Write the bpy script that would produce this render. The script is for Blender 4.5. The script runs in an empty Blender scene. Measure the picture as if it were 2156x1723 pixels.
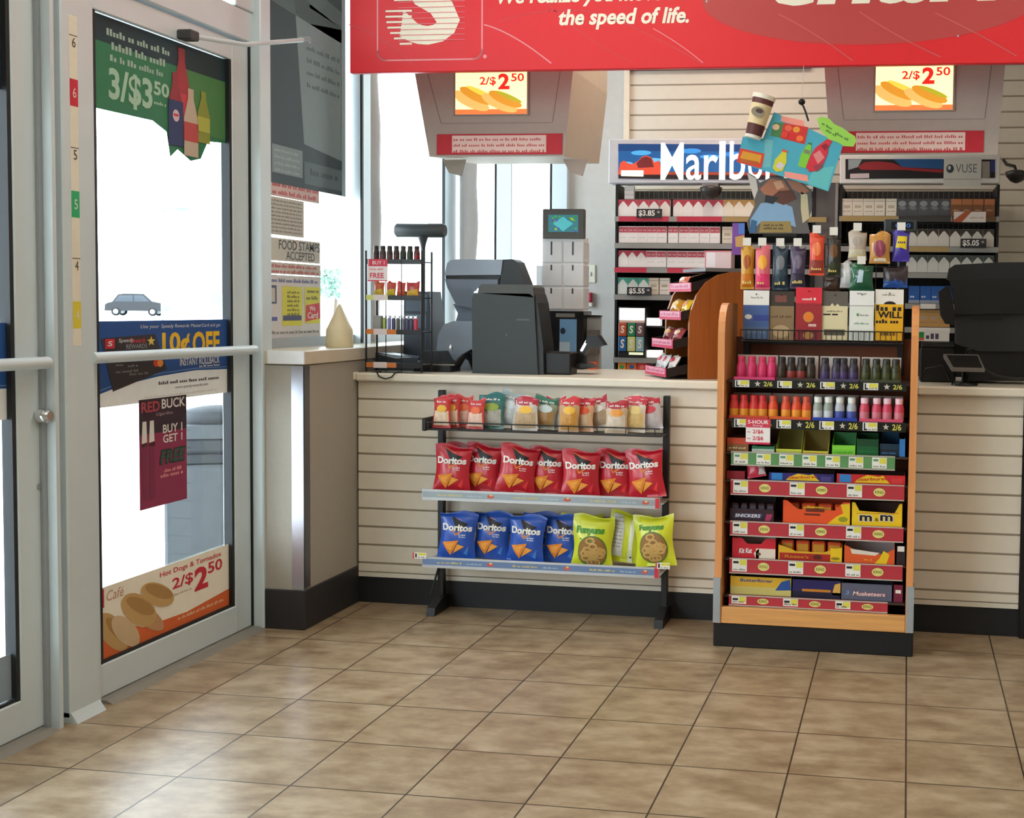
import bpy, math, random
from mathutils import Matrix, Vector
R_ = math.radians
rnd = random.Random(7)
C = bpy.context.scene.collection
scene = bpy.context.scene

# ------------------------------------------------------------------ camera, sky, sun, room lights, exposure
CAM = Vector((2.148, -2.7896, 1.2348))
RIGHT = Vector((0.98907, 0.14674, 0.01457)); DOWN = Vector((0.02219, -0.04995, -0.99850)); FWD = Vector((-0.14653, 0.98780, -0.05246))
FOC, PX, PY = 2518.5, 1535.5, 777.5
FWD.normalize(); RIGHT = (RIGHT - FWD * RIGHT.dot(FWD)).normalized(); DOWN = FWD.cross(RIGHT)
cam = bpy.data.cameras.new('camera'); cam_o = bpy.data.objects.new('camera', cam); C.objects.link(cam_o)
mw = Matrix((RIGHT, -DOWN, -FWD)).transposed().to_4x4(); mw.translation = CAM
cam_o.matrix_world = mw
cam.sensor_fit = 'HORIZONTAL'; cam.sensor_width = 36; cam.lens = FOC * 36 / 2156
cam.shift_x = (1078 - PX) / 2156; cam.shift_y = (PY - 861.5) / 2156
cam.clip_start = 0.05; cam.clip_end = 500
scene.camera = cam_o

w = bpy.data.worlds.new('sky'); scene.world = w; w.use_nodes = True
wn = w.node_tree.nodes; wl = w.node_tree.links; wn.clear()
wo = wn.new('ShaderNodeOutputWorld'); wb = wn.new('ShaderNodeBackground')
tc = wn.new('ShaderNodeTexCoord'); sp = wn.new('ShaderNodeSeparateXYZ'); rp = wn.new('ShaderNodeValToRGB')
rp.color_ramp.elements[0].color = (0.95, 0.98, 1, 1); rp.color_ramp.elements[1].color = (0.62, 0.80, 1, 1)
wl.new(tc.outputs['Generated'], sp.inputs[0]); wl.new(sp.outputs['Z'], rp.inputs[0]); wl.new(rp.outputs[0], wb.inputs[0])
wb.inputs[1].default_value = 9.0
wl.new(wb.outputs[0], wo.inputs[0])

def sun(strength, elev, azim, col, ang=1.0):
    l = bpy.data.lights.new('sun', 'SUN'); l.energy = strength; l.angle = R_(ang); l.color = col
    o = bpy.data.objects.new('sun', l); C.objects.link(o)
    d = Vector((math.cos(R_(elev)) * math.cos(R_(azim)), math.cos(R_(elev)) * math.sin(R_(azim)), math.sin(R_(elev))))
    o.rotation_euler = d.to_track_quat('Z', 'Y').to_euler(); o.location = (-3, 0, 6)
sun(6.0, 70, 205, (1, 0.96, 0.9))

def area(name, loc, sx, sy, energy, col):
    l = bpy.data.lights.new(name, 'AREA'); l.shape = 'RECTANGLE'; l.size = sx; l.size_y = sy; l.energy = energy; l.color = col
    o = bpy.data.objects.new(name, l); C.objects.link(o); o.location = loc
LAMPS = [(0.9, -1.2), (2.9, -1.2), (0.9, 0.7), (2.9, 0.7), (1.28, 2.30), (4.6, 0.7), (4.6, -1.2), (2.9, -3.2), (0.9, -3.2)]
for i, (x, y) in enumerate(LAMPS):
    area('ceiling_lamp_light', (x, y, 2.955), *((.8, .36) if y > 2 else (1.1, .5)), 11 if y > 2 else 5.5 if x < 1 else 2.6, (1, 0.91, 0.8))
vs = scene.view_settings
scene.display_settings.display_device = 'sRGB'
vs.view_transform = 'Standard'; vs.look = 'None'; vs.gamma = 1; vs.exposure = 0.1; vs.use_curve_mapping = False

# ------------------------------------------------------------------ helpers
def at(u, v, x=None, y=None, z=None):
    """point of the surveyed room seen at photo pixel (u, v) on the plane x=, y= or z="""
    d = RIGHT * ((u - PX) / FOC) + DOWN * ((v - PY) / FOC) + FWD
    a, val = (0, x) if x is not None else (1, y) if y is not None else (2, z)
    return CAM + d * ((val - CAM[a]) / d[a])

def lin(c):
    return tuple((x / 255 / 12.92 if x / 255 <= .04045 else ((x / 255 + .055) / 1.055) ** 2.4) for x in c)
MATS = {}
def M(col, rough=.5, metal=0, emit=0, trans=0, noise=.06, scale=25, spec=.4, clear=0):
    """procedural surface: sRGB colour with a faint noise mottling"""
    key = (tuple(col), rough, metal, emit, trans, noise, scale, spec, clear)
    if key in MATS: return MATS[key]
    m = bpy.data.materials.new('surface_%d_%d_%d' % tuple(col)); m.use_nodes = True
    nt = m.node_tree; N = nt.nodes; L = nt.links
    b = N['Principled BSDF']; out = N['Material Output']
    lc = lin(col)
    if emit:
        b.inputs['Base Color'].default_value = (*lc, 1)
        b.inputs['Emission Color'].default_value = (*lc, 1); b.inputs['Emission Strength'].default_value = emit
    else:
        g = N.new('ShaderNodeTexCoord'); n = N.new('ShaderNodeTexNoise'); n.inputs['Scale'].default_value = scale; n.inputs['Detail'].default_value = 2
        r = N.new('ShaderNodeMix'); r.data_type = 'RGBA'
        r.inputs[6].default_value = (*[max(0, x * (1 - noise)) for x in lc], 1); r.inputs[7].default_value = (*[min(1, x * (1 + noise)) for x in lc], 1)
        L.new(g.outputs['Object'], n.inputs['Vector']); L.new(n.outputs['Fac'], r.inputs[0]); L.new(r.outputs[2], b.inputs['Base Color'])
    b.inputs['Roughness'].default_value = rough; b.inputs['Metallic'].default_value = metal
    b.inputs['Specular IOR Level'].default_value = spec
    if clear: b.inputs['Coat Weight'].default_value = clear; b.inputs['Coat Roughness'].default_value = .08
    if trans:
        t = N.new('ShaderNodeBsdfTranslucent'); t.inputs[0].default_value = (*lc, 1)
        mx = N.new('ShaderNodeMixShader'); mx.inputs[0].default_value = trans
        L.new(b.outputs[0], mx.inputs[1]); L.new(t.outputs[0], mx.inputs[2]); L.new(mx.outputs[0], out.inputs[0])
    MATS[key] = m
    return m
def glass(tint, refl=.08, name='clear_glass', rough=0.0):
    m = bpy.data.materials.new(name); m.use_nodes = True; nt = m.node_tree; N = nt.nodes; L = nt.links
    N.remove(N['Principled BSDF']); out = N['Material Output']
    t = N.new('ShaderNodeBsdfTransparent'); t.inputs[0].default_value = (*tint, 1)
    g = N.new('ShaderNodeBsdfGlossy'); g.inputs['Roughness'].default_value = rough
    f = N.new('ShaderNodeLayerWeight'); f.inputs[0].default_value = .15
    mu = N.new('ShaderNodeMath'); mu.operation = 'MULTIPLY_ADD'; mu.inputs[1].default_value = .13; mu.inputs[2].default_value = refl * .4
    nz = N.new('ShaderNodeTexNoise'); nz.inputs['Scale'].default_value = 3
    mx = N.new('ShaderNodeMixShader')
    L.new(f.outputs['Fresnel'], mu.inputs[0]); L.new(mu.outputs[0], mx.inputs[0])
    L.new(t.outputs[0], mx.inputs[1]); L.new(g.outputs[0], mx.inputs[2]); L.new(mx.outputs[0], out.inputs[0])
    return m

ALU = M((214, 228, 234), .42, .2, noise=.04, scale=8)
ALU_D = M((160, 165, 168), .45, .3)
STEEL = M((205, 205, 205), .2, 1)
CHROME = M((225, 225, 225), .12, 1)
BLACK = M((22, 22, 24), .5)
BLACK_G = M((24, 25, 28), .28)
GASKET = M((34, 38, 42), .6)
WHITE = M((232, 230, 224), .55)
PAPER = M((236, 233, 224), .7, trans=.12)
CREAM = M((226, 216, 196), .5)
LAMW = M((228, 222, 206), .3)
GREYW = M((186, 186, 184), .75)
LAMG = M((168, 162, 150), .42, noise=.05, scale=60)
WOOD_F = (222, 150, 92)

def wood(col, dark=.78, axis='Z', rough=.38):
    key = ('wood', col, axis)
    if key in MATS: return MATS[key]
    m = bpy.data.materials.new('wood_laminate'); m.use_nodes = True; nt = m.node_tree; N = nt.nodes; L = nt.links
    b = N['Principled BSDF']; g = N.new('ShaderNodeTexCoord'); mp = N.new('ShaderNodeMapping')
    s = {'Z': (30, 30, 2), 'X': (2, 30, 30)}[axis]; mp.inputs['Scale'].default_value = s
    n = N.new('ShaderNodeTexNoise'); n.inputs['Scale'].default_value = 2.2; n.inputs['Detail'].default_value = 4
    r = N.new('ShaderNodeValToRGB'); lc = lin(col)
    r.color_ramp.elements[0].position = .3; r.color_ramp.elements[1].position = .75
    r.color_ramp.elements[0].color = (*[x * dark for x in lc], 1); r.color_ramp.elements[1].color = (*lc, 1)
    L.new(g.outputs['Object'], mp.inputs[0]); L.new(mp.outputs[0], n.inputs['Vector']); L.new(n.outputs['Fac'], r.inputs[0]); L.new(r.outputs[0], b.inputs['Base Color'])
    b.inputs['Roughness'].default_value = rough
    MATS[key] = m
    return m
WOOD = wood((226, 152, 92)); WOODX = wood((228, 166, 98), axis='X'); WOOD_D = wood((176, 96, 40))

TEXTS = {}
def glyphs(s, shear=0., bold=0., sx=1.):
    key = (s, shear, bold)
    if key in TEXTS: return TEXTS[key]
    cu = bpy.data.curves.new('t', 'FONT'); cu.body = s; cu.shear = shear; cu.offset = bold; cu.resolution_u = 3
    o = bpy.data.objects.new('t', cu); me = o.to_mesh()
    vs = [(v.co.x, v.co.y) for v in me.vertices]; fs = [tuple(p.vertices) for p in me.polygons]
    flip = [p.normal.z < 0 for p in me.polygons]
    fs = [f[::-1] if fl else f for f, fl in zip(fs, flip)]
    o.to_mesh_clear(); bpy.data.objects.remove(o); bpy.data.curves.remove(cu)
    if not vs: vs = [(0, 0), (1, 0), (0, 1)]; fs = []
    x0 = min(v[0] for v in vs); x1 = max(v[0] for v in vs); y0 = min(v[1] for v in vs); y1 = max(v[1] for v in vs)
    r = ([((x - x0) / max(1e-6, x1 - x0), (y - y0) / max(1e-6, y1 - y0)) for x, y in vs], fs, (x1 - x0) / max(1e-6, y1 - y0))
    TEXTS[key] = r
    return r

LAY = .0004
class MB:
    """collects shapes with several materials and links them as ONE mesh. local x right, z up, -y towards the viewer"""
    def __init__(s, T=None): s.v = []; s.f = []; s.m = []; s.sm = []; s.mats = []; s.T = T or Matrix.Identity(4); s.warp = None
    def add(s, vs, fs, mat, smooth=False):
        if mat not in s.mats: s.mats.append(mat)
        k = s.mats.index(mat); o = len(s.v)
        for p in vs:
            p = Vector(p)
            if s.warp: p = s.warp(p)
            s.v.append(s.T @ p)
        for f in fs: s.f.append(tuple(i + o for i in f)); s.m.append(k); s.sm.append(smooth)
        return s
    def box(s, x0, x1, y0, y1, z0, z1, mat, b=0):
        if x0 > x1: x0, x1 = x1, x0
        if y0 > y1: y0, y1 = y1, y0
        if z0 > z1: z0, z1 = z1, z0
        if b > 0:
            b = min(b, .45 * (x1 - x0), .45 * (y1 - y0), .45 * (z1 - z0))
            vs = []; 
            for X, sx in ((x0, 1), (x1, -1)):
                for Y, sy in ((y0, 1), (y1, -1)):
                    for Z, sz in ((z0, 1), (z1, -1)):
                        vs += [(X, Y + sy * b, Z + sz * b), (X + sx * b, Y, Z + sz * b), (X + sx * b, Y + sy * b, Z)]
            def c(i, j, k, a): return ((i * 2 + j) * 2 + k) * 3 + a
            fs = [(c(0,0,0,0), c(0,0,1,0), c(0,1,1,0), c(0,1,0,0)), (c(1,0,0,0), c(1,1,0,0), c(1,1,1,0), c(1,0,1,0)),
                  (c(0,0,0,1), c(1,0,0,1), c(1,0,1,1), c(0,0,1,1)), (c(0,1,0,1), c(0,1,1,1), c(1,1,1,1), c(1,1,0,1)),
                  (c(0,0,0,2), c(0,1,0,2), c(1,1,0,2), c(1,0,0,2)), (c(0,0,1,2), c(1,0,1,2), c(1,1,1,2), c(0,1,1,2))]
            for i in (0, 1):
                for j in (0, 1):
                    fs.append((c(i,j,0,0), c(i,j,1,0), c(i,j,1,1), c(i,j,0,1)) if (i + j) % 2 else (c(i,j,0,0), c(i,j,0,1), c(i,j,1,1), c(i,j,1,0)))
                    fs.append((c(i,0,j,0), c(i,1,j,0), c(i,1,j,2), c(i,0,j,2)) if (i + j) % 2 == 0 else (c(i,0,j,0), c(i,0,j,2), c(i,1,j,2), c(i,1,j,0)))
                    fs.append((c(0,i,j,1), c(1,i,j,1), c(1,i,j,2), c(0,i,j,2)) if (i + j) % 2 else (c(0,i,j,1), c(0,i,j,2), c(1,i,j,2), c(1,i,j,1)))
                    for k in (0, 1):
                        t = (c(i,j,k,0), c(i,j,k,1), c(i,j,k,2)); fs.append(t if (i + j + k) % 2 == 0 else t[::-1])
            return s.add(vs, fs, mat)
        vs = [(x0,y0,z0),(x1,y0,z0),(x1,y1,z0),(x0,y1,z0),(x0,y0,z1),(x1,y0,z1),(x1,y1,z1),(x0,y1,z1)]
        return s.add(vs, [(0,3,2,1),(4,5,6,7),(0,1,5,4),(1,2,6,5),(2,3,7,6),(3,0,4,7)], mat)
    def prism(s, pts, d0, d1, mat, axis='y', smooth=False):
        """polygon extruded from d0 to d1. axis y: pts are (x,z); axis x: pts are (y,z); axis z: pts are (x,y)"""
        n = len(pts)
        a = sum(pts[i][0] * pts[(i + 1) % n][1] - pts[(i + 1) % n][0] * pts[i][1] for i in range(n))
        if a < 0: pts = pts[::-1]
        def P(p, d): return {'y': (p[0], d, p[1]), 'x': (d, p[0], p[1]), 'z': (p[0], p[1], d)}[axis]
        if axis == 'y': lo, hi = min(d0, d1), max(d0, d1)      # lo faces viewer
        else: lo, hi = max(d0, d1), min(d0, d1)
        vs = [P(p, lo) for p in pts] + [P(p, hi) for p in pts]
        s.add(vs, [tuple(range(n)), tuple(range(2 * n - 1, n - 1, -1))], mat)
        o = [(i, n + i, n + (i + 1) % n, (i + 1) % n) for i in range(n)]
        return s.add(vs, o, mat, smooth)
    def flat(s, pts, mat, layer=1, sub=0):
        n = len(pts); a = sum(pts[i][0] * pts[(i + 1) % n][1] - pts[(i + 1) % n][0] * pts[i][1] for i in range(n))
        if a < 0: pts = pts[::-1]
        y = -LAY * layer
        if sub:
            cx = sum(p[0] for p in pts) / n; cz = sum(p[1] for p in pts) / n
            vs = [(cx, y, cz)]; k = sub
            for r in range(1, k + 1):
                for i in range(n):
                    p, q = pts[i], pts[(i + 1) % n]
                    for j in range(k):
                        t = j / k; X = p[0] + (q[0] - p[0]) * t; Z = p[1] + (q[1] - p[1]) * t
                        vs.append((cx + (X - cx) * r / k, y, cz + (Z - cz) * r / k))
            nn = n * k; fs = [(0, 1 + i, 1 + (i + 1) % nn) for i in range(nn)]
            for r in range(1, k):
                for i in range(nn):
                    a0 = 1 + (r - 1) * nn; b0 = 1 + r * nn
                    fs.append((a0 + i, b0 + i, b0 + (i + 1) % nn, a0 + (i + 1) % nn))
            return s.add(vs, fs, mat)
        return s.add([(p[0], y, p[1]) for p in pts], [tuple(range(n))], mat)
    def rect(s, x0, x1, z0, z1, mat, layer=1, sub=0): return s.flat([(x0, z0), (x1, z0), (x1, z1), (x0, z1)], mat, layer, sub)
    def ell(s, cx, cz, rx, rz, mat, layer=1, n=24, rot=0, sub=0):
        c, d = math.cos(rot), math.sin(rot); P = []
        for i in range(n):
            a = 2 * math.pi * i / n; x = rx * math.cos(a); z = rz * math.sin(a); P.append((cx + x * c - z * d, cz + x * d + z * c))
        return s.flat(P, mat, layer, sub)
    def stroke(s, pts, wd, mat, layer=1):
        for (a, b) in zip(pts[:-1], pts[1:]):
            dx, dz = b[0] - a[0], b[1] - a[1]; l = math.hypot(dx, dz) or 1; nx, nz = -dz / l * wd / 2, dx / l * wd / 2
            ex, ez = dx / l * wd * .25, dz / l * wd * .25
            s.flat([(a[0] - ex + nx, a[1] - ez + nz), (a[0] - ex - nx, a[1] - ez - nz), (b[0] + ex - nx, b[1] + ez - nz), (b[0] + ex + nx, b[1] + ez + nz)], mat, layer)
        return s
    def text(s, t, x0, x1, z0, z1, mat, layer=2, shear=0, bold=0, slope=0):
        vs, fs, asp = glyphs(t, shear, bold)
        if x1 is None: x1 = x0 + (z1 - z0) * asp
        W, H = x1 - x0, z1 - z0
        return s.add([(x0 + a * W, -LAY * layer, z0 + b * H + slope * a * W) for a, b in vs], fs, mat)
    def lines(s, x0, x1, z, h, mat, layer=2, seed=0, slope=0):
        """a line of unreadably small print: word-length strokes"""
        r = random.Random(seed * 97 + int(x0 * 1e4)); x = x0
        while x < x1 - h * .8:
            wd = min(h * r.uniform(1.2, 4.2), x1 - x); k = slope * (x - x0)
            n = max(1, int(wd / (h * .62)))
            for i in range(n):
                hh = h * r.choice((.62, .62, .95)); X = x + i * wd / n
                s.rect(X, X + wd / n * .7, z + k, z + k + hh, mat, layer)
            x += wd + h * .55
        return s
    def lathe(s, prof, mat, n=16, c=(0, 0), smooth=True, axis='z'):
        vs = []; fs = []
        for r, z in prof:
            for i in range(n):
                a = 2 * math.pi * i / n; x, y = c[0] + r * math.cos(a), c[1] + r * math.sin(a)
                vs.append((x, y, z) if axis == 'z' else (z, x, y) if axis == 'x' else (x, -z, y))
        for j in range(len(prof) - 1):
            for i in range(n):
                fs.append((j * n + i, j * n + (i + 1) % n, (j + 1) * n + (i + 1) % n, (j + 1) * n + i))
        s.add(vs, fs, mat, smooth)
        k = len(prof) - 1
        s.add(vs, [tuple(range(n))[::-1], tuple(range(k * n, k * n + n))], mat)
        return s
    def tube(s, pts, r, mat, n=8):
        pts = [Vector(p) for p in pts]; vs = []; fs = []
        for i, p in enumerate(pts):
            d = (pts[min(i + 1, len(pts) - 1)] - pts[max(i - 1, 0)]).normalized()
            a = d.cross(Vector((0, 0, 1)) if abs(d.z) < .9 else Vector((1, 0, 0))).normalized(); b = d.cross(a)
            rr = r[i] if isinstance(r, (list, tuple)) else r
            for k in range(n):
                t = 2 * math.pi * k / n; vs.append(p + a * math.cos(t) * rr + b * math.sin(t) * rr)
        for i in range(len(pts) - 1):
            for k in range(n): fs.append((i * n + k, i * n + (k + 1) % n, (i + 1) * n + (k + 1) % n, (i + 1) * n + k))
        s.add(vs, fs, mat, True)
        e = (len(pts) - 1) * n
        return s.add(vs, [tuple(range(n))[::-1], tuple(range(e, e + n))], mat)
    def build(s, name, parent=None, loc=None, rot=None, **kw):
        me = bpy.data.meshes.new(name); me.from_pydata([tuple(v) for v in s.v], [], s.f)
        for m in s.mats: me.materials.append(m)
        me.polygons.foreach_set('material_index', s.m); me.polygons.foreach_set('use_smooth', s.sm)
        me.update()
        o = bpy.data.objects.new(name, me); C.objects.link(o)
        if parent: o.parent = parent
        if loc: o.location = loc
        if rot: o.rotation_euler = rot
        tag(o, **kw)
        return o
def tag(o, label=None, cat=None, group=None, kind=None):
    if label: o['label'] = label
    if cat: o['category'] = cat
    if group: o['group'] = group
    if kind: o['kind'] = kind
    return o
def thing(name, loc, label, cat, group=None, rot=None):
    o = bpy.data.objects.new(name, None); C.objects.link(o); o.location = loc; o.empty_display_size = .05
    if rot: o.rotation_euler = rot
    return tag(o, label, cat, group)
def copy_tree(o, loc, rot=None, **kw):
    c = o.copy(); C.objects.link(c); c.location = loc
    if rot: c.rotation_euler = rot
    for ch in o.children:
        d = ch.copy(); d.parent = c; C.objects.link(d)
        for g in ch.children:
            e = g.copy(); e.parent = d; C.objects.link(e)
    return tag(c, **kw)
def frame(loc, rz=0): return Matrix.Translation(loc) @ Matrix.Rotation(R_(rz), 4, 'Z')
ORD = ['first', 'second', 'third', 'fourth', 'fifth', 'sixth', 'seventh', 'eighth', 'ninth', 'tenth', 'eleventh', 'twelfth', 'thirteenth', 'fourteenth', 'fifteenth', 'sixteenth', 'seventeenth', 'eighteenth', 'nineteenth', 'twentieth']
def S(name, mb, **kw): return mb.build(name, kind='structure', **kw)

# ------------------------------------------------------------------ floor, ceiling, walls
def floor_mat():
    m = bpy.data.materials.new('floor_tile'); m.use_nodes = True; nt = m.node_tree; N = nt.nodes; L = nt.links; b = N['Principled BSDF']
    g = N.new('ShaderNodeTexCoord'); T = .31
    br = N.new('ShaderNodeTexBrick'); br.offset = 0; br.squash = 1
    br.inputs['Scale'].default_value = 1; br.inputs['Mortar Size'].default_value = .0028; br.inputs['Mortar Smooth'].default_value = .3
    br.inputs['Brick Width'].default_value = T; br.inputs['Row Height'].default_value = T; br.inputs['Bias'].default_value = 0
    br.inputs['Color1'].default_value = (0, 0, 0, 1); br.inputs['Color2'].default_value = (1, 1, 1, 1); br.inputs['Mortar'].default_value = (.5, .5, .5, 1)
    L.new(g.outputs['Object'], br.inputs['Vector'])
    # every tile shifts the mottling so that neighbours differ
    add = N.new('ShaderNodeVectorMath'); add.operation = 'MULTIPLY_ADD'; add.inputs[1].default_value = (7, 5, 3)
    L.new(br.outputs['Color'], add.inputs[0]); L.new(g.outputs['Object'], add.inputs[2])
    mp = N.new('ShaderNodeMapping'); mp.inputs['Scale'].default_value = (1, 1.7, 1); L.new(add.outputs[0], mp.inputs[0])
    n1 = N.new('ShaderNodeTexNoise'); n1.inputs['Scale'].default_value = 8; n1.inputs['Detail'].default_value = 6; n1.inputs['Roughness'].default_value = .62
    L.new(mp.outputs[0], n1.inputs['Vector'])
    r = N.new('ShaderNodeValToRGB'); e = r.color_ramp.elements
    e[0].position = .22; e[0].color = (*lin((112, 88, 64)), 1); e[1].position = .86; e[1].color = (*lin((196, 180, 154)), 1)
    k = e.new(.5); k.color = (*lin((156, 135, 107)), 1)
    L.new(n1.outputs['Fac'], r.inputs[0])
    mx = N.new('ShaderNodeMix'); mx.data_type = 'RGBA'; mx.inputs[7].default_value = (*lin((58, 46, 32)), 1)
    L.new(br.outputs['Fac'], mx.inputs[0]); L.new(r.outputs[0], mx.inputs[6]); L.new(mx.outputs[2], b.inputs['Base Color'])
    b.inputs['Roughness'].default_value = .34; b.inputs['Specular IOR Level'].default_value = .5
    rr = N.new('ShaderNodeMapRange'); rr.inputs[3].default_value = .27; rr.inputs[4].default_value = .34
    L.new(n1.outputs['Fac'], rr.inputs[0]); L.new(rr.outputs[0], b.inputs['Roughness'])
    bp = N.new('ShaderNodeBump'); bp.inputs['Strength'].default_value = .25; bp.inputs['Distance'].default_value = .002; bp.invert = True
    L.new(br.outputs['Fac'], bp.inputs['Height']); L.new(bp.outputs[0], b.inputs['Normal'])
    return m
XW = -.274                       # inner face of the storefront
S('floor', MB().box(-.32, 6.2, -5.2, 3.45, -.1, 0, floor_mat()))
CEIL = M((214, 210, 200), .8)
S('ceiling', MB().box(-.45, 6.2, -5.2, 3.55, 3.0, 3.1, CEIL))
PAINT = M((196, 194, 190), .8)
S('wall_right', MB().box(6.0, 6.2, -5.2, 3.45, 0, 3.0, PAINT))
S('wall_front', MB().box(-.32, 6.0, -5.2, -5.0, 0, 3.0, PAINT))
wb_ = MB()
wb_.box(.31, 6.0, 3.4, 3.55, 0, 3.0, PAINT); wb_.box(-.36, .31, 3.4, 3.55, 0, .98, PAINT); wb_.box(-.36, .31, 3.4, 3.55, 2.78, 3.0, PAINT)
S('wall_back', wb_)
# storefront: solid pieces of the left wall
wl_ = MB()
wl_.box(-.36, XW, -5.2, -2.9, 0, 3.0, PAINT); wl_.box(-.36, XW, 1.34, 3.55, 0, .98, PAINT); wl_.box(-.36, XW, -2.9, 3.55, 2.88, 3.0, PAINT)
S('wall_left', wl_)
# aluminium frame: posts, header over the doors, transom head, sills
fr = MB()
fr.box(-.335, -.215, 1.338, 1.41, 0, 2.88, ALU, .004)            # post right of the door
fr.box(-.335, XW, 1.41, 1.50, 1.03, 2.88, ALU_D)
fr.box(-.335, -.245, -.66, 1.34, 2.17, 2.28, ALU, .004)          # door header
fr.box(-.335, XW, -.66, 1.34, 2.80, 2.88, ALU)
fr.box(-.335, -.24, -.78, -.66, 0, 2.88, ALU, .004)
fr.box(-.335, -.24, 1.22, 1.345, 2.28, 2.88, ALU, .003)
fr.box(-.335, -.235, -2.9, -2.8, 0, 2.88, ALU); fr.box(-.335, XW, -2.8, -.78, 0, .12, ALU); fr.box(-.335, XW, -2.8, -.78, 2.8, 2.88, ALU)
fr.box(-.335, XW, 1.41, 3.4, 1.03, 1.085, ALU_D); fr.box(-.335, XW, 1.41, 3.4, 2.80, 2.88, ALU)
fr.box(-.335, -.232, 2.205, 2.285, 1.03, 2.88, ALU, .004); fr.box(-.237, -.229, 2.19, 2.205, 1.05, 2.88, GASKET)
fr.box(-.335, -.245, 3.17, 3.40, 1.03, 2.88, ALU, .004); fr.box(-.25, -.24, 3.155, 3.17, 1.05, 2.88, GASKET)
S('trim_1', fr)
fb = MB()
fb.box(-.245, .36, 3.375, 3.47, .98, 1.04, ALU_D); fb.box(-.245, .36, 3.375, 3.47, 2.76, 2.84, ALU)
fb.box(-.03, .055, 3.36, 3.47, 1.03, 2.80, ALU, .004); fb.box(-.045, -.03, 3.37, 3.41, 1.03, 2.8, GASKET)
fb.box(.275, .36, 3.36, 3.47, 1.03, 2.80, ALU, .004); fb.box(.26, .275, 3.37, 3.41, 1.03, 2.8, GASKET)
S('trim_2', fb)
GLASS = glass((.94, .97, .97))
gl = lambda n, *b: S(n, MB().box(*b, GLASS))
gl('window_1', -.309, -.303, 1.49, 2.21, 1.08, 2.81); gl('window_2', -.309, -.303, 2.28, 3.18, 1.08, 2.81)
S('window_3', MB().box(-.25, -.035, 3.43, 3.436, 1.03, 2.77, GLASS)); S('window_4', MB().box(.05, .28, 3.43, 3.436, 1.03, 2.77, GLASS))
gl('window_5', -.309, -.303, -.66, 1.23, 2.27, 2.81); gl('added_daylight_window', -.309, -.303, -2.81, -.77, .11, 2.81)  # second pane is out of view, added to bring more daylight onto the floor
# centre post between the two doors, with a notched foot
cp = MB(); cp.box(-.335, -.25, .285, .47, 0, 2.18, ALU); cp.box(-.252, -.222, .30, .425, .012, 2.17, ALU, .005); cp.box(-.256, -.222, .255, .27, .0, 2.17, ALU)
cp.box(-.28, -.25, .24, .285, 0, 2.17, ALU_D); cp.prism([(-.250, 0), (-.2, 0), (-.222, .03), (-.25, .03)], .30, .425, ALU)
S('trim_3', cp)

# ------------------------------------------------------------------ doors
def door(name, y0, y1, hand):
    """glazed aluminium leaf in the plane x = -.28, between y0 and y1"""
    d = MB(); st = .105
    d.box(-.31, -.262, y0, y0 + st, .012, 2.165, ALU, .003); d.box(-.31, -.262, y1 - st, y1, .012, 2.165, ALU, .003)
    d.box(-.31, -.262, y0 + st, y1 - st, .012, .112, ALU, .003); d.box(-.31, -.262, y0 + st, y1 - st, 2.09, 2.165, ALU, .003)
    for a, b in ((y0 + st, y0 + st + .014), (y1 - st - .014, y1 - st)): d.box(-.298, -.266, a, b, .112, 2.09, GASKET)
    d.box(-.298, -.268, y0 + st, y1 - st, .112, .12, GASKET)
    o = S(name, d)
    MB().box(-.289, -.283, y0 + st, y1 - st, .112, 2.09, GLASS).build('pane', o)
    b = MB(); yc0, yc1 = y0 + .03, y1 - .03
    b.tube([(-.225, yc0, 1.055), (-.225, yc1, 1.05)], .017, ALU, 12)
    for y in (yc0 + .01, yc1 - .01): b.tube([(-.262, y, 1.053), (-.225, y, 1.053)], .013, ALU, 8)
    b.build('push_bar', o)
    return o
d1 = door('door_1', .385, 1.334, 1)
MB().box(-.31, -.255, 1.334, 1.338, .012, 2.165, GASKET).build('hinge_strip', d1)
d2 = door('door_2', -.67, .262, -1)
k = MB(); k.lathe([(.014, 0), (.02, .01), (.02, .03), (.012, .042)], STEEL, 12, (.235, .895), axis='x')
k.T = Matrix.Identity(4)
kk = MB(Matrix.Translation((-.262, 0, 0))); kk.lathe([(.016, 0), (.021, .008), (.021, .03), (.014, .04)], STEEL, 14, (.235, .90), axis='x'); kk.build('lock_cylinder', d2)
kk = MB(Matrix.Translation((-.262, 0, 0))); kk.lathe([(.008, 0), (.008, .004)], ALU_D, 10, (.235, .70), axis='x'); kk.build('screw', d2)
# door closer: track block on the leaf, arm across to the frame
a0 = at(392, 74, x=-.24); a1 = at(640, 84, y=1.50)
cl = thing('door_closer', (a0.x, a0.y, a0.z), 'grey door closer arm across the top of the right glass door', 'door closer')
MB().box(-.022, .03, -.02, .03, -.016, .016, M((70, 70, 72), .5), .004).build('pivot_block', cl)
MB().tube([(0, 0, 0), (.08, .22, .015), tuple(a1 - a0)], .0085, ALU, 8).build('arm', cl)
e = a1 - a0; MB().box(e.x - .02, e.x + .025, e.y - .01, e.y + .012, e.z - .012, e.z + .012, ALU_D, .003).build('bracket', cl)
# threshold
th = MB(); th.T = Matrix(((1, 0, 0, 0), (0, 1, 0, 0), (0, 0, 1, 0), (0, 0, 0, 1)))
th.prism([(-.33, 0), (-.21, 0), (-.235, .011), (-.33, .011)], -.66, .235, M((150, 146, 138), .45, .4), 'y'); th.prism([(-.33, 0), (-.21, 0), (-.235, .011), (-.33, .011)], .47, 1.335, M((150, 146, 138), .45, .4), 'y')
S('trim_4', th)
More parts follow.
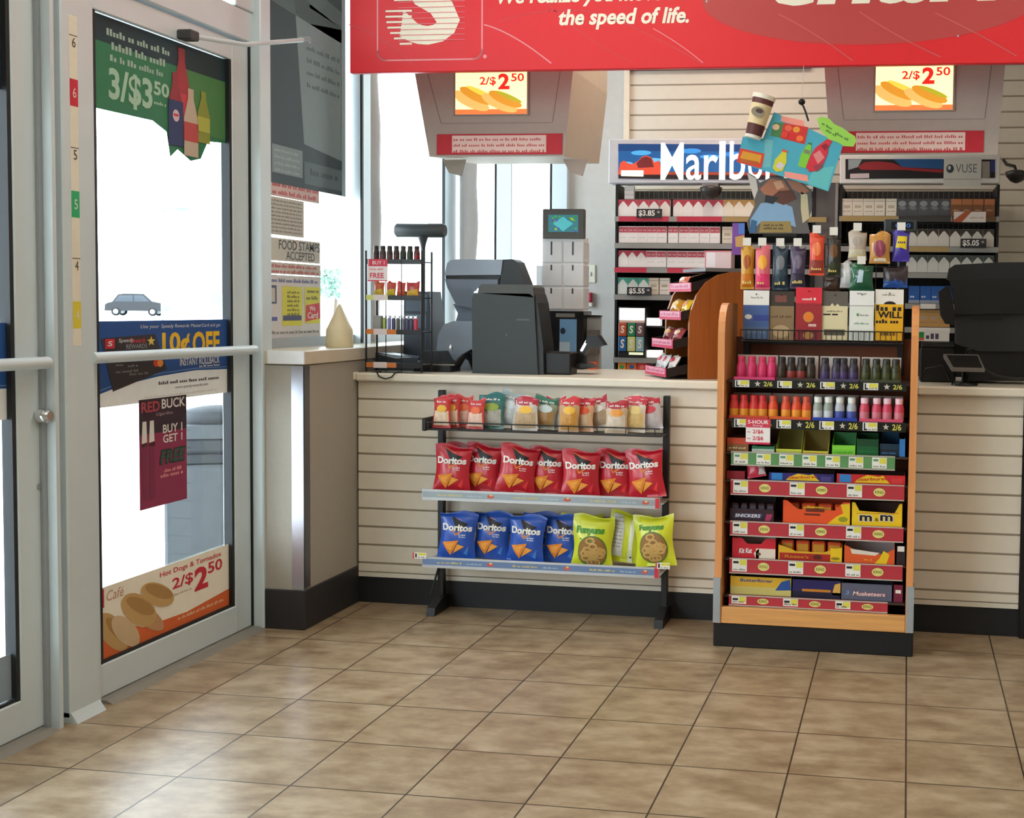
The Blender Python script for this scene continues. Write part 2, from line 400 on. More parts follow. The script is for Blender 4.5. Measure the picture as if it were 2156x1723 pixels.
# ceiling lights
for i, (x, y) in enumerate(LAMPS):
    t = thing('ceiling_light', (x, y, 3.0), '%s recessed ceiling light panel above the shop floor' % ORD[i], 'light', 'recessed ceiling light panels')
    hx, hy = (.43, .22) if y > 2 else (.6, .3)
    MB().box(-hx, hx, -hy, hy, -.03, 0, WHITE).build('frame', t)
    MB().box(-hx + .03, hx - .03, -hy + .03, hy - .03, -.034, -.03, M((255, 240, 215), .5, emit=2.5)).build('diffuser', t)

# ------------------------------------------------------------------ half wall with ledge, counter
hw = MB(); hw.box(XW, -.063, 1.354, 3.39, .148, .992, LAMG)
HW = hw.build('half_wall', label='grey laminate half wall under the window beside the glass door', cat='half wall')
KICK = M((44, 43, 45), .6)
MB().box(XW, -.056, 1.347, 1.80, 0, .150, KICK, .004).build('kick_board', HW)
cg = MB(); cg.box(-.108, -.0605, 1.3505, 1.356, .156, .99, M((190, 190, 200), .3, .9)); cg.box(-.064, -.0605, 1.351, 1.40, .156, .99, M((120, 120, 126), .35, .8)); cg.build('corner_guard', HW, label='bright metal corner guard')
ld = MB(); ld.box(-.20, -.055, 1.346, 1.352, .998, 1.046, M((238, 238, 240), .35), 0); ld.box(XW, -.055, 1.352, 3.36, .995, 1.046, M((214, 204, 182), .3), .003)
ld.build('window_ledge', label='cream ledge running along the window on top of the half wall', cat='ledge')

SLAT = M((228, 220, 204), .5, noise=.04); GROOVE = M((150, 140, 122), .7)
def slats(mb, x0, x1, y, z0, z1, pitch, top=None):
    """slatwall: boards with an undercut groove between each"""
    z = z1
    mb.box(x0, x1, y + .004, y + .02, z0, z1, GROOVE)
    while z > z0 + .006:
        b = max(z0, z - pitch + .0065)
        mb.prism([(y, b + .003), (y + .004, b), (y + .004, z), (y, z)], x0, x1, SLAT, 'x')
        z -= pitch
ct = thing('service_counter', (1.27, 1.80, 0), 'long service counter faced with cream slatted panels', 'counter')
ctT = Matrix.Translation((-1.27, -1.80, 0))
m = MB(ctT); slats(m, -.0555, 2.585, 1.790, .128, .908, .0747); m.box(-.0555, 2.585, 1.789, 1.80, .108, .126, M((226, 220, 206), .4)); m.build('slat_panel', ct)
MB(ctT).box(-.0555, 2.60, 1.796, 1.82, 0, .108, M((30, 31, 34), .5)).build('kick_board', ct)
m = MB(ctT); m.box(-.055, 2.62, 1.812, 2.40, 0, .905, M((150, 140, 126), .6)); m.build('body', ct)
MB(ctT).box(2.588, 2.64, 1.77, 1.835, 0, .908, M((20, 20, 22), .4), .004).build('end_post', ct)
m = MB(); m.box(-.0535, 1.474, 1.76, 2.44, .911, .945, LAMW, .006); m.box(2.19, 3.2, 1.76, 2.44, .911, .945, LAMW, .006); m.box(1.474, 2.19, 1.79, 2.44, .911, .945, LAMW)
m.box(-.125, -.054, 1.76, 1.80, .914, .947, LAMW, .005)
m.build('countertop', label='cream laminate countertop on the service counter', cat='countertop')
bc = MB(); bc.box(.62, 4.2, 2.93, 3.38, 0, .86, M((120, 112, 104), .6)); bc.box(.60, 4.2, 2.90, 3.39, .86, .89, LAMW)
bc.build('back_counter', label='low cabinet behind the counter carrying the cigarette racks', cat='cabinet')
# slatwall on the back wall
sw = MB(); slats(sw, .69, 4.4, 3.37, 1.0, 2.452, .0775)
sw.box(.66, .69, 3.355, 3.40, 1.0, 2.47, M((236, 222, 202), .5)); sw.box(.69, 1.63, 3.33, 3.40, 2.452, 2.475, BLACK); sw.box(1.25, 1.42, 3.33, 3.40, 2.475, 2.485, PAPER)
S('trim_5', sw)

# ------------------------------------------------------------------ outside
CONC = M((205, 203, 196), .85, noise=.12, scale=3); ASPH = M((190, 190, 188), .9, noise=.1, scale=.6)
S('ground', MB().box(-400, -.32, -200, 500, -.35, -.2, ASPH))
pv = MB(); pv.box(-2.6, -.335, -8, 12, -.2, -.015, CONC); S('sidewalk', pv)
S('kerb', MB().box(-2.8, -2.62, -8, 12, -.2, -.02, M((190, 186, 176), .85)))
S('added_sun_canopy', MB().box(-2.5, -.3, -8, 5, 3.05, 3.2, M((215, 215, 215), .7)))  # overhang added to stop the sun leaking into the room
# square litter bin just outside the right door
tbT = frame(Vector((0, 0, 0)), 0)
tb = thing('trash_can', (-.77, 1.95, -.015), 'square grey litter bin standing outside behind the right glass door', 'trash can', rot=(0, 0, R_(26)))
BIN = M((84, 88, 92), .75, noise=.1); BIN_D = M((58, 61, 66), .7)
m = MB(); m.box(-.19, .19, -.19, .19, 0, .56, BIN, .012); m.build('body', tb)
m = MB(); m.box(-.175, .175, -.175, .175, .56, .61, BIN_D, .008); m.box(-.19, .19, -.19, .19, .61, .67, BIN_D, .01); m.build('collar', tb)
m = MB()
m.prism([(-.19, .67), (-.13, .725), (.13, .725), (.19, .67)], -.19, .19, BIN, 'y')
m.lathe([(.15, .725), (.16, .75), (.14, .775), (.07, .79), (.01, .795)], BIN_D, 20); m.build('lid', tb)
# parked car far across the lot, a second behind the left door, pale building and trees
def car(name, loc, rz, L_, H, col, label):
    c = thing(name, loc, label, 'car', rot=(0, 0, rz))
    P = [(-.5, .22), (-.49, .50), (-.44, .58), (-.37, .62), (-.27, .96), (-.18, 1.0), (.16, 1.0), (.30, .66), (.46, .58), (.5, .45), (.5, .22)]
    pm = M(col, .35); gm = M((60, 66, 72), .15); tm = M((24, 24, 24), .8)
    b = MB(); b.prism([(x * L_, z * H) for x, z in P], -.9, .9, pm); b.build('body', c)
    for y in (-.91, .905):
      for k_ in (0, 1):
        g = MB(); g.prism([(-.33 * L_, .64 * H), (-.25 * L_, .92 * H), (-.02 * L_, .93 * H), (-.02 * L_, .64 * H)] if k_ else [(.0, .64 * H), (.0, .93 * H), (.15 * L_, .93 * H), (.26 * L_, .66 * H)], y, y + .01, gm); g.build('side_window', c)
    for x in (-.31, .31):
        for y in (-.93, .70):
            q = MB(Matrix.Translation((x * L_, y, .33)) @ Matrix.Rotation(0, 4, 'X')); q.lathe([(.2, 0), (.33, .0), (.33, -.22), (.2, -.22)], tm, 16, axis='y'); q.lathe([(.17, .012), (.19, .0)], ALU, 12, axis='y'); q.build('wheel', c)
    return c
pc = at(290, 646, y=85); car('parked_car', (pc.x, pc.y, -.2), R_(18), 4.4, 1.75, (28, 29, 33), 'dark parked car far outside through the right glass door')
pc = at(8, 645, y=70); car('parked_car', (pc.x, pc.y, -.2), R_(18), 4.4, 1.6, (120, 124, 130), 'pale parked car far outside at the left photo edge')
pb = at(450, 640, y=150); b = thing('distant_building', (pb.x, pb.y, -.2), 'pale low building far outside beyond the parked dark car', 'building', rot=(0, 0, R_(22)))
m = MB(); m.box(-9, 9, 0, 8, 0, 3.4, M((215, 212, 206), .8)); m.build('wall', b)
for i in range(6):
    MB().box(-7.5 + i * 2.4, -6 + i * 2.4, -.08, .02, .6, 2.6, M((120, 130, 140), .3)).build('window', b)
MB().box(-9.2, 9.2, -.2, 8.2, 3.4, 3.75, M((180, 178, 174), .8)).build('roof', b)
def tree(loc, r, label):
    t = thing('tree', loc, label, 'tree'); q = random.Random(int(loc[0] * 10)); lm = M((128, 158, 140), .9, noise=.3, scale=2)
    MB().tube([(0, 0, 0), (.1, 0, r * .8), (0, .1, r * 1.5)], [r * .09, r * .07, r * .04], M((96, 78, 62), .9), 8).build('trunk', t)
    m = MB()
    for i in range(420):
        a, bb, rr = q.uniform(0, 6.28), q.uniform(-1, 1), r * q.random() ** .33
        c = Vector((rr * math.cos(a) * math.sqrt(1 - bb * bb), rr * math.sin(a) * math.sqrt(1 - bb * bb), r * 1.6 + rr * bb * .75)); s = r * .14
        u = Vector((q.gauss(0, 1), q.gauss(0, 1), q.gauss(0, 1))).normalized(); v = u.cross(Vector((q.gauss(0, 1), q.gauss(0, 1), q.gauss(0, 1)))).normalized()
        m.add([c - u * s, c + v * s * .6, c + u * s, c - v * s * .6], [(0, 1, 2, 3)], lm)
    m.build('crown', t)
p = at(705, 620, y=90); tree((p.x, p.y, -.2), 1.75, 'pale tree far outside, seen right of the food stamps sign')
p = at(1000, 620, y=120); tree((p.x, p.y, -.2), 2.2, 'pale tree far outside, seen through the corner window behind the left register')
fp = at(342, 640, y=45); m = MB(); m.tube([(0, 0, 0), (0, 0, 5.2)], .07, M((120, 124, 126), .5, .4), 10); m.tube([(0, 0, 5.2), (1.0, 0, 5.3)], .04, M((120, 124, 126), .5, .4), 8); m.box(.8, 1.3, -.1, .1, 5.22, 5.34, M((100, 104, 106), .5))
m.build('lamp_post', loc=(fp.x, fp.y, -.2), label='thin lamp post outside, between the parked car and the low building', cat='lamp post')

# ------------------------------------------------------------------ hanging banner
RED = M((222, 34, 44), .38, noise=.02); RED_L = M((214, 60, 68), .38, noise=.02); RED_M = M((186, 66, 66), .4, noise=.02)
IVORY = M((240, 234, 216), .45); PINK = M((236, 150, 156), .4)
bn = thing('hanging_banner', (-.045, 1.70, 2.13), 'large red sign board with white lettering hanging over the counter', 'sign')
BT = Matrix.Identity(4)
def bx(u): return at(u, 100, y=1.70).x + .045
def bz(v): return at(1078, v, y=1.70).z - 2.13
def bp(u, v): q = at(u, v, y=1.70); return (q.x + .045, q.z - 2.13)
m = MB(); m.box(0, 3.3, 0, .03, 0, .80, RED, .003)
# lighter sweeping lines
def arc(p, q, r, w_, mat, lay=1):
    a, b, c = bp(*p), bp(*q), bp(*r); pts = []
    for i in range(13):
        t = i / 12; pts.append(tuple((1 - t) ** 2 * a[k] + 2 * t * (1 - t) * b[k] + t * t * c[k] for k in (0, 1)))
    m.stroke(pts, w_, mat, lay)
arc((736, 52), (800, 72), (868, 134), .0045, RED_L); arc((1020, 52), (1080, 68), (1160, 133), .005, PINK); arc((1150, 5), (1210, 70), (1330, 132), .004, RED_L)
arc((1050, 45), (1120, 20), (1220, 22), .005, RED_L); arc((1220, 22), (1300, 30), (1478, 133), .005, RED_L); arc((1375, 60), (1430, 90), (1480, 132), .003, PINK)
pts = []
for i in range(49):
    a = math.pi + math.pi * i / 48; q = bp(1478 + 342 * (1 + math.cos(a)), 14 - 90 * math.sin(a) * -1) if False else None
    pts.append((bx(1478) + (bx(2190) - bx(1478)) * (1 + math.cos(a)) / 2, bz(12) + (bz(12) - bz(107)) * math.sin(a)))
pts += [(bx(2190), bz(12) + .3), (bx(1478), bz(12) + .3)]
m.flat(pts, RED_M, 2)
for p, q, r in (((1640, 30), (1720, 70), (1795, 128)), ((1810, 25), (1890, 80), (1980, 120)), ((1970, 28), (2060, 70), (2140, 118))): arc(p, q, r, .004, M((206, 96, 96), .4), 3)
# rounded frame and striped letter mark
x0, x1, zb = bx(795), bx(1015), bz(123); r = .035; P = [(x0, zb + .4), (x0, zb + r)]
P += [(x0 + r - r * math.cos(a), zb + r - r * math.sin(a)) for a in [math.pi / 2 * i / 8 for i in range(9)]]
P += [(x1 - r + r * math.sin(a), zb + r - r * math.cos(a)) for a in [math.pi / 2 * i / 8 for i in range(9)]]
P += [(x1, zb + .4)]
m.stroke(P, .006, PINK, 2); q = bp(1021, 119); m.ell(q[0], q[1], .0075, .0075, PINK, 2)
X0, X1, Z0, Z1 = bx(842), bx(976), bz(91), bz(-85)
m.text('S', X0, X1, Z0, Z1, IVORY, 3, .12, .045)
for i in range(15):
    z = Z0 + (Z1 - Z0) * (i + .75) / 15; m.rect(X0 - .005, X1 + .006, z, z + .0026, M((226, 120, 128), .4), 7)
for i in range(7):
    z = Z0 + (Z1 - Z0) * (i + .06) / 15; xo = bx(812 + (0, 18, 10, 4, 2, 0, 0)[i % 7] + (30 if i == 0 else 0)); m.rect(xo, X0 + .05, z, z + .0075, IVORY, 5)
for i in range(8, 11):
    z = Z0 + (Z1 - Z0) * (i + .06) / 15; m.rect(bx(824 + 3 * (10 - i)), X0 + .07, z, z + .0075, IVORY, 5)
m.text('We realize you move at', bx(1046), bx(1440), bz(17), bz(-22), IVORY, 4, .2, .03); m.text('the speed of life.', bx(1176), bx(1450), bz(66), bz(22), IVORY, 4, .2, .03)
m.text('charm', bx(1618), bx(2260), bz(26), bz(-118), IVORY, 5, .22, .03)
q = bp(1488, 3); m.ell(q[0], q[1], .004, .004, ALU_D, 5); q = bp(2017, 76); m.ell(q[0], q[1], .004, .004, ALU_D, 5)
m.build('sign_board', bn)
for x in (.35, 1.6, 2.9): MB().tube([(x, .015, .80), (x, .015, .87)], .004, STEEL, 6).build('hanger', bn)

# ------------------------------------------------------------------ overhead kiosks with lit screens
KIO = M((176, 166, 156), .55); KIO_S = M((190, 176, 156), .55)
YEL_E = M((255, 238, 176), .5, emit=1.15); RED_E = M((214, 36, 30), .5, emit=.9); BRN_E = M((206, 142, 40), .5, emit=.9); YE2 = M((238, 196, 70), .5, emit=1.0); BUN_E = M((232, 176, 96), .5, emit=.9); GRN_E = M((170, 166, 40), .5, emit=.9)
def kiosk(name, x0t, x1t, x0b, x1b, s0, s1, b0, b1, label):
    xc = (x0b + x1b) / 2; zb = 1.84; yf, yb = 2.0, 2.566
    t = thing(name, (xc, yf, zb), label, 'kiosk', 'overhead screen kiosks')
    m = MB(); z1 = 2.985 - zb; k = (2.985 - zb) / .35
    o0 = (x0t - x0b) * 1.5; o1 = (x1t - x1b) * 1.5
    A = [(x0b - xc, 0, 0), (x1b - xc, 0, 0), (x1t - xc, 0, .35), (x1t - xc, 0, z1), (x0t - xc, 0, z1), (x0t - xc, 0, .35)]
    bk = .036 if xc < 1 else .078
    B = [(x0b - xc, .56, bk), (x1b - xc, .56, bk), (x1t - xc, .56, .35), (x1t - xc, .56, z1), (x0t - xc, .56, z1), (x0t - xc, .56, .35)]
    m.add(A + B, [(0, 1, 2, 3, 4, 5), (11, 10, 9, 8, 7, 6)], KIO)
    m.add(A + B, [(i, 6 + i, 6 + (i + 1) % 6, (i + 1) % 6) for i in range(6)], KIO_S)
    for a, b_ in ((x0b, x0t), (x1b, x1t)):
        sg = 1 if a == x0b else -1
        m.stroke([(a - xc + sg * .05, .14), (b_ - xc + sg * .05, .37), (b_ - xc + sg * .05, z1)], .003, M((120, 112, 106), .6), 1)
    m.rect(x0b - xc + .05, x1b - xc - .05, .135, .139, M((150, 142, 132), .6))
    m.build('housing', t)
    z0, z2 = 2.013 - zb, 2.235 - zb; W = s1 - s0; s0 -= xc; s1 -= xc
    fr_ = MB(); fr_.box(s0 - .008, s1 + .008, -.006, 0, z0 - .006, z2 + .006, M((150, 140, 130), .5)); fr_.build('screen_frame', t)
    sc = MB(Matrix.Translation((0, -.0065, 0))); sc.rect(s0, s1, z0, z2, YEL_E, 0)
    sc.text('Hot Dogs & Tornados', s0 + W * .06, s1 - W * .05, z0 + .175, z0 + .195, RED_E, 1, 0, .01)
    sc.text('2/$', s0 + W * .34, s0 + W * .57, z0 + .115, z0 + .152, RED_E, 1, 0, .02); sc.text('2', s0 + W * .60, s0 + W * .76, z0 + .10, z0 + .165, RED_E, 1, 0, .04); sc.text('50', s0 + W * .78, s0 + W * .96, z0 + .132, z0 + .165, RED_E, 1, 0, .02)
    sc.rect(s0, s1, z0, z0 + .02, M((240, 120, 60), .5, emit=.8), 1)
    for cx, cz, rx, rz, ro, mm in ((.22, .055, .28, .028, -.42, BUN_E), (.30, .075, .26, .022, -.42, BRN_E), (.36, .088, .22, .010, -.42, YE2), (.62, .045, .27, .026, -.40, BUN_E), (.70, .06, .25, .022, -.40, BRN_E), (.75, .07, .20, .009, -.4, GRN_E)):
        pts = []
        for i in range(20):
            a = 2 * math.pi * i / 20; X = rx * W * math.cos(a); Z = rz * math.sin(a); c, s = math.cos(ro), math.sin(ro)
            pts.append((min(s1, max(s0, s0 + cx * W + X * c - Z * s)), max(z0 + .004, z0 + cz + X * s + Z * c)))
        sc.flat(pts, mm, 2 + cx)
    sc.build('screen', t)
    tb_ = MB(Matrix.Translation((0, -.004, 0))); b0 -= xc; b1 -= xc; h0, h1 = .008, .092
    tb_.box(b0, b1, 0, .004, h0, h1, M((190, 34, 50), .5)); d = (b1 - b0) * .125; tb_.rect(b0 + d, b1 - d, h0 + .008, h1 - .006, M((232, 205, 196), .5))
    for i in range(3): tb_.lines(b0 + d + .006, b1 - d - .006, h1 - .028 - i * .024, .012, M((200, 96, 96), .5), 2, i + 3)
    tb_.build('notice_strip', t)
    for a in ((x0b + .03, x1b - .02) if xc < 1 else ()):
        q = MB(); q.prism([(a - xc - .015, 0), (a - xc + .09, 0), (a - xc + .07, -.07), (a - xc + .015, -.055)], .10, .106, KIO); q.build('bracket', t)
kiosk('overhead_kiosk', .094, .775, .16, .74, .275, .582, .193, .732, 'grey overhead kiosk with lit food screen above the left register')
kiosk('overhead_kiosk', 1.80, 2.50, 1.83, 2.478, 2.003, 2.303, 1.80 + .06, 2.425, 'grey overhead kiosk with lit food screen above the right cigarette rack')

# ------------------------------------------------------------------ signs on the door and window glass (seen from inside, facing +x)
def glass_sign(name, u0, u1, vtop, vbot, label, x=-.2815, cat='sign'):
    """flat printed sheet on the left wall's glass; returns builder with local 0..W, 0..H"""
    a = at(u0, vbot, x=x); b = at(u1, vbot, x=x); c = at(u0, vtop, x=x)
    return MB(), a.y, b.y - a.y, a.z, c.z - a.z, x, label, cat
def place(g, name):
    mb, y, W, z, H, x, label, cat = g
    return mb.build(name, loc=(x, y, z), rot=(0, 0, math.pi / 2), label=label, cat=cat)
NAVY = M((44, 88, 158), .5, trans=.16); WHT = M((236, 236, 232), .6, trans=.12)
GOLD = M((240, 190, 30), .5); DK = M((52, 46, 48), .5)
def offers():                                       # blue card offer across both doors
    for (yA, yB, lab) in ((.487, 1.226, 'blue and white card offer poster on the right glass door behind the push bar'), (-.562, .156, 'blue and white card offer poster on the left glass door')):
        m = MB(); W = yB - yA; a_ = at(190, 862, x=-.2815); z0 = a_.z; H = at(190, 677, x=-.2815).z - z0; zk = H / .375
        T0 = lambda x: x * W
        m.box(0, W, 0, .0006, 0, H, WHT); m.T = Matrix.Diagonal((1, 1, zk, 1)); H = .375
        m.flat([(0, H), (0, .05), (T0(.2), .09), (T0(.45), .115), (T0(.72), .128), (W, .12), (W, H)], NAVY, 1)
        m.stroke([(0, .065), (T0(.2), .105), (T0(.45), .128), (T0(.72), .138), (W, .132)], .003, M((130, 165, 210), .5), 2)
        m.text('Use your', T0(.32), T0(.45), .335, .356, WHT, 2, .15); m.text('Speedy Rewards', T0(.465), T0(.675), .335, .356, WHT, 2, .15); m.text('MasterCard and get', T0(.69), T0(.93), .335, .356, WHT, 2, .0)
        m.text('10¢', T0(.47), T0(.68), .20, .318, GOLD, 2, 0, .03); m.text('OFF', T0(.70), T0(.92), .20, .318, GOLD, 2, 0, .03)
        m.text('INSTANT ROLLBACK', T0(.60), T0(.92), .202 - .012, .226 - .012, WHT, 3, 0, .012) if False else None
        m.text('INSTANT ROLLBACK', T0(.60), T0(.92), .155, .192, WHT, 3, 0, .012)
        m.lines(T0(.75), T0(.92), .142, .010, WHT, 3, 4)
        m.flat([(T0(.06), .30), (T0(.42), .312), (T0(.50), .145), (T0(.13), .065)], DK, 4)
        m.rect(T0(.085), T0(.145), .255, .297, M((206, 30, 50), .5), 5); m.text('S', T0(.1), T0(.13), .265, .288, WHT, 6, .1, .02)
        m.text('Speedy', T0(.17), T0(.27), .275, .297, WHT, 5, .15); m.text('Rewards', T0(.25), T0(.35), .275, .297, M((220, 70, 80), .5), 5, .15); m.text('REWARDS', T0(.22), T0(.36), .25, .27, M((170, 170, 170), .5), 5)
        s5 = [(T0(.39) + .022 * (1 if i % 2 == 0 else .42) * math.sin(math.pi * i / 5), .28 + .024 * (1 if i % 2 == 0 else .42) * math.cos(math.pi * i / 5)) for i in range(10)]
        m.flat(s5, M((226, 200, 90), .5), 5)
        GR = M((130, 128, 128), .5)
        for i, (a, b_, z) in enumerate(((.13, .37, .192), (.15, .2, .176), (.23, .3, .168), (.15, .3, .145), (.24, .37, .13))): m.lines(T0(a), T0(b_), z, .012, GR, 5, i + 9)
        m.ell(T0(.425), .178, .016, .018, M((216, 60, 40), .5), 5); m.ell(T0(.452), .176, .016, .018, M((236, 150, 60), .5), 6)
        m.lines(T0(.44), T0(.92), .075, .016, M((90, 84, 84), .6), 4, 21); m.text('www.speedyrewards.com', T0(.56), T0(.82), .045, .062, M((80, 74, 74), .6), 4, 0, 0)
        m.lines(T0(.34), T0(.9), .02, .006, M((200, 196, 190), .6), 4, 22)
        m.build('poster', loc=(-.2815, yA, z0), rot=(0, 0, math.pi / 2), label=lab, cat='poster')
offers()
# green drinks offer along the top of the right door, cut-out bottom edge
def green(yA, yB, lab, ht):
    m = MB(); W = yB - yA; H = ht; G1 = M((56, 132, 96), .55, trans=.16); G2 = M((84, 146, 90), .55, trans=.16)
    TOPD = M((30, 62, 70), .55, trans=.06)
    pts = [(0, H), (0, 0.0), (W * .42, 0.005), (W * .52, -.02), (W * .545, -.10), (W * .60, -.07), (W * .70, -.10), (W * .78, -.085), (W * .84, -.02), (W, -.01), (W, H)]
    n = len(pts); m.prism(pts, 0, .0006, G1, 'y')
    m.rect(0, W, H * .72, H, TOPD, 1); m.rect(W * .62, W, 0, H * .72, G2, 1)
    for i, (a, b_, z, h) in enumerate(((.12, .55, H - .055, .022), (.15, .52, H - .095, .024), (.14, .5, H - .13, .02))): m.lines(W * a, W * b_, z, h, M((168, 196, 184), .6, trans=.1), 2, i + 31)
    LG = M((176, 214, 190), .6, trans=.12)
    m.text('3/$3', W * .13, W * .42, .025, H - .15, LG, 2, 0, .03); m.text('50', W * .43, W * .54, .09, H - .15, LG, 2, 0, .03); m.lines(W * .43, W * .52, .06, .012, LG, 2, 36)
    def bot(cx, w_, h, z, c1, c2, lay):
        m.flat([(cx - w_, z), (cx + w_, z), (cx + w_, z + h * .55), (cx + w_ * .4, z + h * .85), (cx + w_ * .4, z + h), (cx - w_ * .4, z + h), (cx - w_ * .4, z + h * .85), (cx - w_, z + h * .55)], c1, lay); m.rect(cx - w_, cx + w_, z + h * .22, z + h * .5, c2, lay + 1)
    t_ = .1
    bot(W * .635, W * .062, H * 1.05, -.03, M((176, 60, 70), .5, trans=t_), M((205, 70, 80), .5, trans=t_), 3); bot(W * .585, W * .055, H * .85, -.06, M((160, 50, 62), .5, trans=t_), M((40, 58, 110), .5, trans=t_), 5)
    m.rect(W * .53, W * .64, -.06, .09, M((44, 60, 112), .5, trans=t_), 7); m.ell(W * .585, .04, .018, .02, M((215, 190, 200), .5), 8); m.rect(W * .567, W * .603, .038, .046, M((200, 50, 60), .5), 9)
    bot(W * .70, W * .055, H * .8, -.085, M((206, 190, 168), .5, trans=t_), M((200, 80, 80), .5, trans=t_), 7); bot(W * .80, W * .05, H * .62, -.03, M((150, 160, 70), .5, trans=t_), M((190, 196, 90), .5, trans=t_), 7)
    m.build('poster', loc=(-.2817, yA, 2.088 - H), rot=(0, 0, math.pi / 2), label=lab, cat='poster')
green(.487, 1.226, 'green drinks offer poster along the top of the right glass door', .285)
# top strip on the left door (dark poster edge) and cigar poster, hot dog poster
m = MB(); m.box(0, .72, 0, .0006, 0, .30, M((40, 58, 76), .55, trans=.06)); m.rect(.02, .72, .18, .28, M((54, 92, 82), .55, trans=.06)); m.lines(.1, .6, .1, .03, M((120, 140, 150), .6), 2, 41)
m.build('poster', loc=(-.2815, -.562, 1.79), rot=(0, 0, math.pi / 2), label='dark blue-green poster across the top of the left glass door', cat='poster')
a = at(295, 1076, x=-.281); b = at(394, 1058, x=-.281); c = at(293, 843, x=-.281)
W, H = b.y - a.y, c.z - a.z; m = MB(); MAG = M((152, 58, 92), .55, trans=.14); DKP = M((60, 44, 56), .55, trans=.05)
m.box(0, W, 0, .0008, 0, H, MAG); m.rect(0, W, H * .68, H, DKP, 1)
m.text('RED', W * .04, W * .42, H * .88, H * .975, M((176, 70, 84), .5), 3, 0, .03); m.text('BUCK', W * .46, W * .97, H * .895, H * .985, WHT, 3, 0, .02); m.text('Cigarillos', W * .34, W * .7, H * .83, H * .865, M((190, 160, 170), .5), 3, .2)
for x in (.04, .19): m.flat([(W * x, H * .60), (W * (x + .11), H * .61), (W * (x + .10), H * .80), (W * (x + .02), H * .80)], WHT, 3); m.flat([(W * (x + .01), H * .08), (W * (x + .11), H * .08), (W * (x + .11), H * .60), (W * x, H * .59)], M((128, 48, 78), .5), 2); m.rect(W * x, W * (x + .12), H * .57, H * .60, M((80, 40, 50), .5), 4)
m.text('BUY 1', W * .48, W * .9, H * .665, H * .745, WHT, 3, 0, .02); m.text('GET 1', W * .48, W * .9, H * .575, H * .65, WHT, 3, 0, .02)
m.text('FREE', W * .40, W * .97, H * .375, H * .515, M((40, 60, 56), .5), 4, .2, .06); m.text('FREE', W * .42, W * .95, H * .39, H * .50, M((60, 90, 84), .5), 5, .2, .02)
m.lines(W * .5, W * .88, H * .30, .012, PINK, 3, 51); m.lines(W * .42, W * .92, H * .255, .014, PINK, 3, 52)
m.build('poster', loc=(-.281, a.y, a.z), rot=(0, 0, math.pi / 2), label='magenta and black cigarillo poster in the lower half of the right glass door', cat='poster')
a = at(205, 1393, x=-.281); c = at(203, 1240, x=-.281); W, H = .742, c.z - a.z
m = MB(); ORG = M((226, 112, 62), .55, trans=.12); TAN = M((206, 170, 112), .6, trans=.08); TAN2 = M((178, 140, 84), .6, trans=.05); SAUS = M((196, 150, 110), .5)
m.box(0, W, 0, .0008, 0, H, M((232, 224, 208), .6, trans=.14)); m.flat([(0, 0), (W, 0), (W, H * .28), (W * .62, H * .18), (W * .3, H * .22), (0, H * .62)], ORG, 1)
m.lines(W * .55, W * .92, H * .11, .011, M((238, 200, 160), .5), 2, 61)
m.ell(W * .10, H * .33, .095, .042, TAN, 3, rot=-.75); m.ell(W * .125, H * .34, .07, .02, TAN2, 4, rot=-.75); m.ell(W * .18, H * .27, .085, .036, M((216, 190, 150), .6, trans=.1), 5, rot=-.7)
m.ell(W * .27, H * .50, .10, .046, TAN, 6, rot=-.55); m.ell(W * .28, H * .55, .08, .022, TAN2, 7, rot=-.5); m.ell(W * .40, H * .62, .095, .036, TAN, 8, rot=-.42); m.ell(W * .41, H * .66, .08, .02, TAN2, 9, rot=-.42); m.ell(W * .33, H * .34, .10, .03, SAUS, 5, rot=-.6)
RD = M((206, 50, 66), .5, trans=.05)
m.text('Hot Dogs & Tornados', W * .42, W * .90, H * .83, H * .93, RD, 3, 0, .012); m.text('2/$', W * .51, W * .67, H * .58, H * .77, RD, 3, 0, .02); m.text('2', W * .68, W * .79, H * .44, H * .80, RD, 3, 0, .04); m.text('50', W * .79, W * .91, H * .64, H * .82, RD, 3, 0, .02)
m.lines(W * .52, W * .66, H * .50, .008, M((190, 160, 150), .5), 3, 62); m.text('Café', W * .06, W * .17, H * .79, H * .93, M((200, 150, 130), .6), 3, .2); m.rect(0, W * .045, H * .72, H * .98, RD, 3)
m.build('poster', loc=(-.281, a.y, .118), rot=(0, 0, math.pi / 2), label='white and orange hot dog poster along the bottom of the right glass door', cat='poster')
m = MB(); m.box(0, .72, 0, .0006, 0, .125, M((150, 166, 178), .55, trans=.1)); m.ell(.60, .07, .05, .032, M((206, 212, 214), .6), 1); m.ell(.60, .07, .04, .024, M((150, 166, 178), .55, trans=.1), 2)
m.build('poster', loc=(-.2815, -.562, .122), rot=(0, 0, math.pi / 2), label='low grey-blue sticker along the bottom of the left glass door', cat='poster')
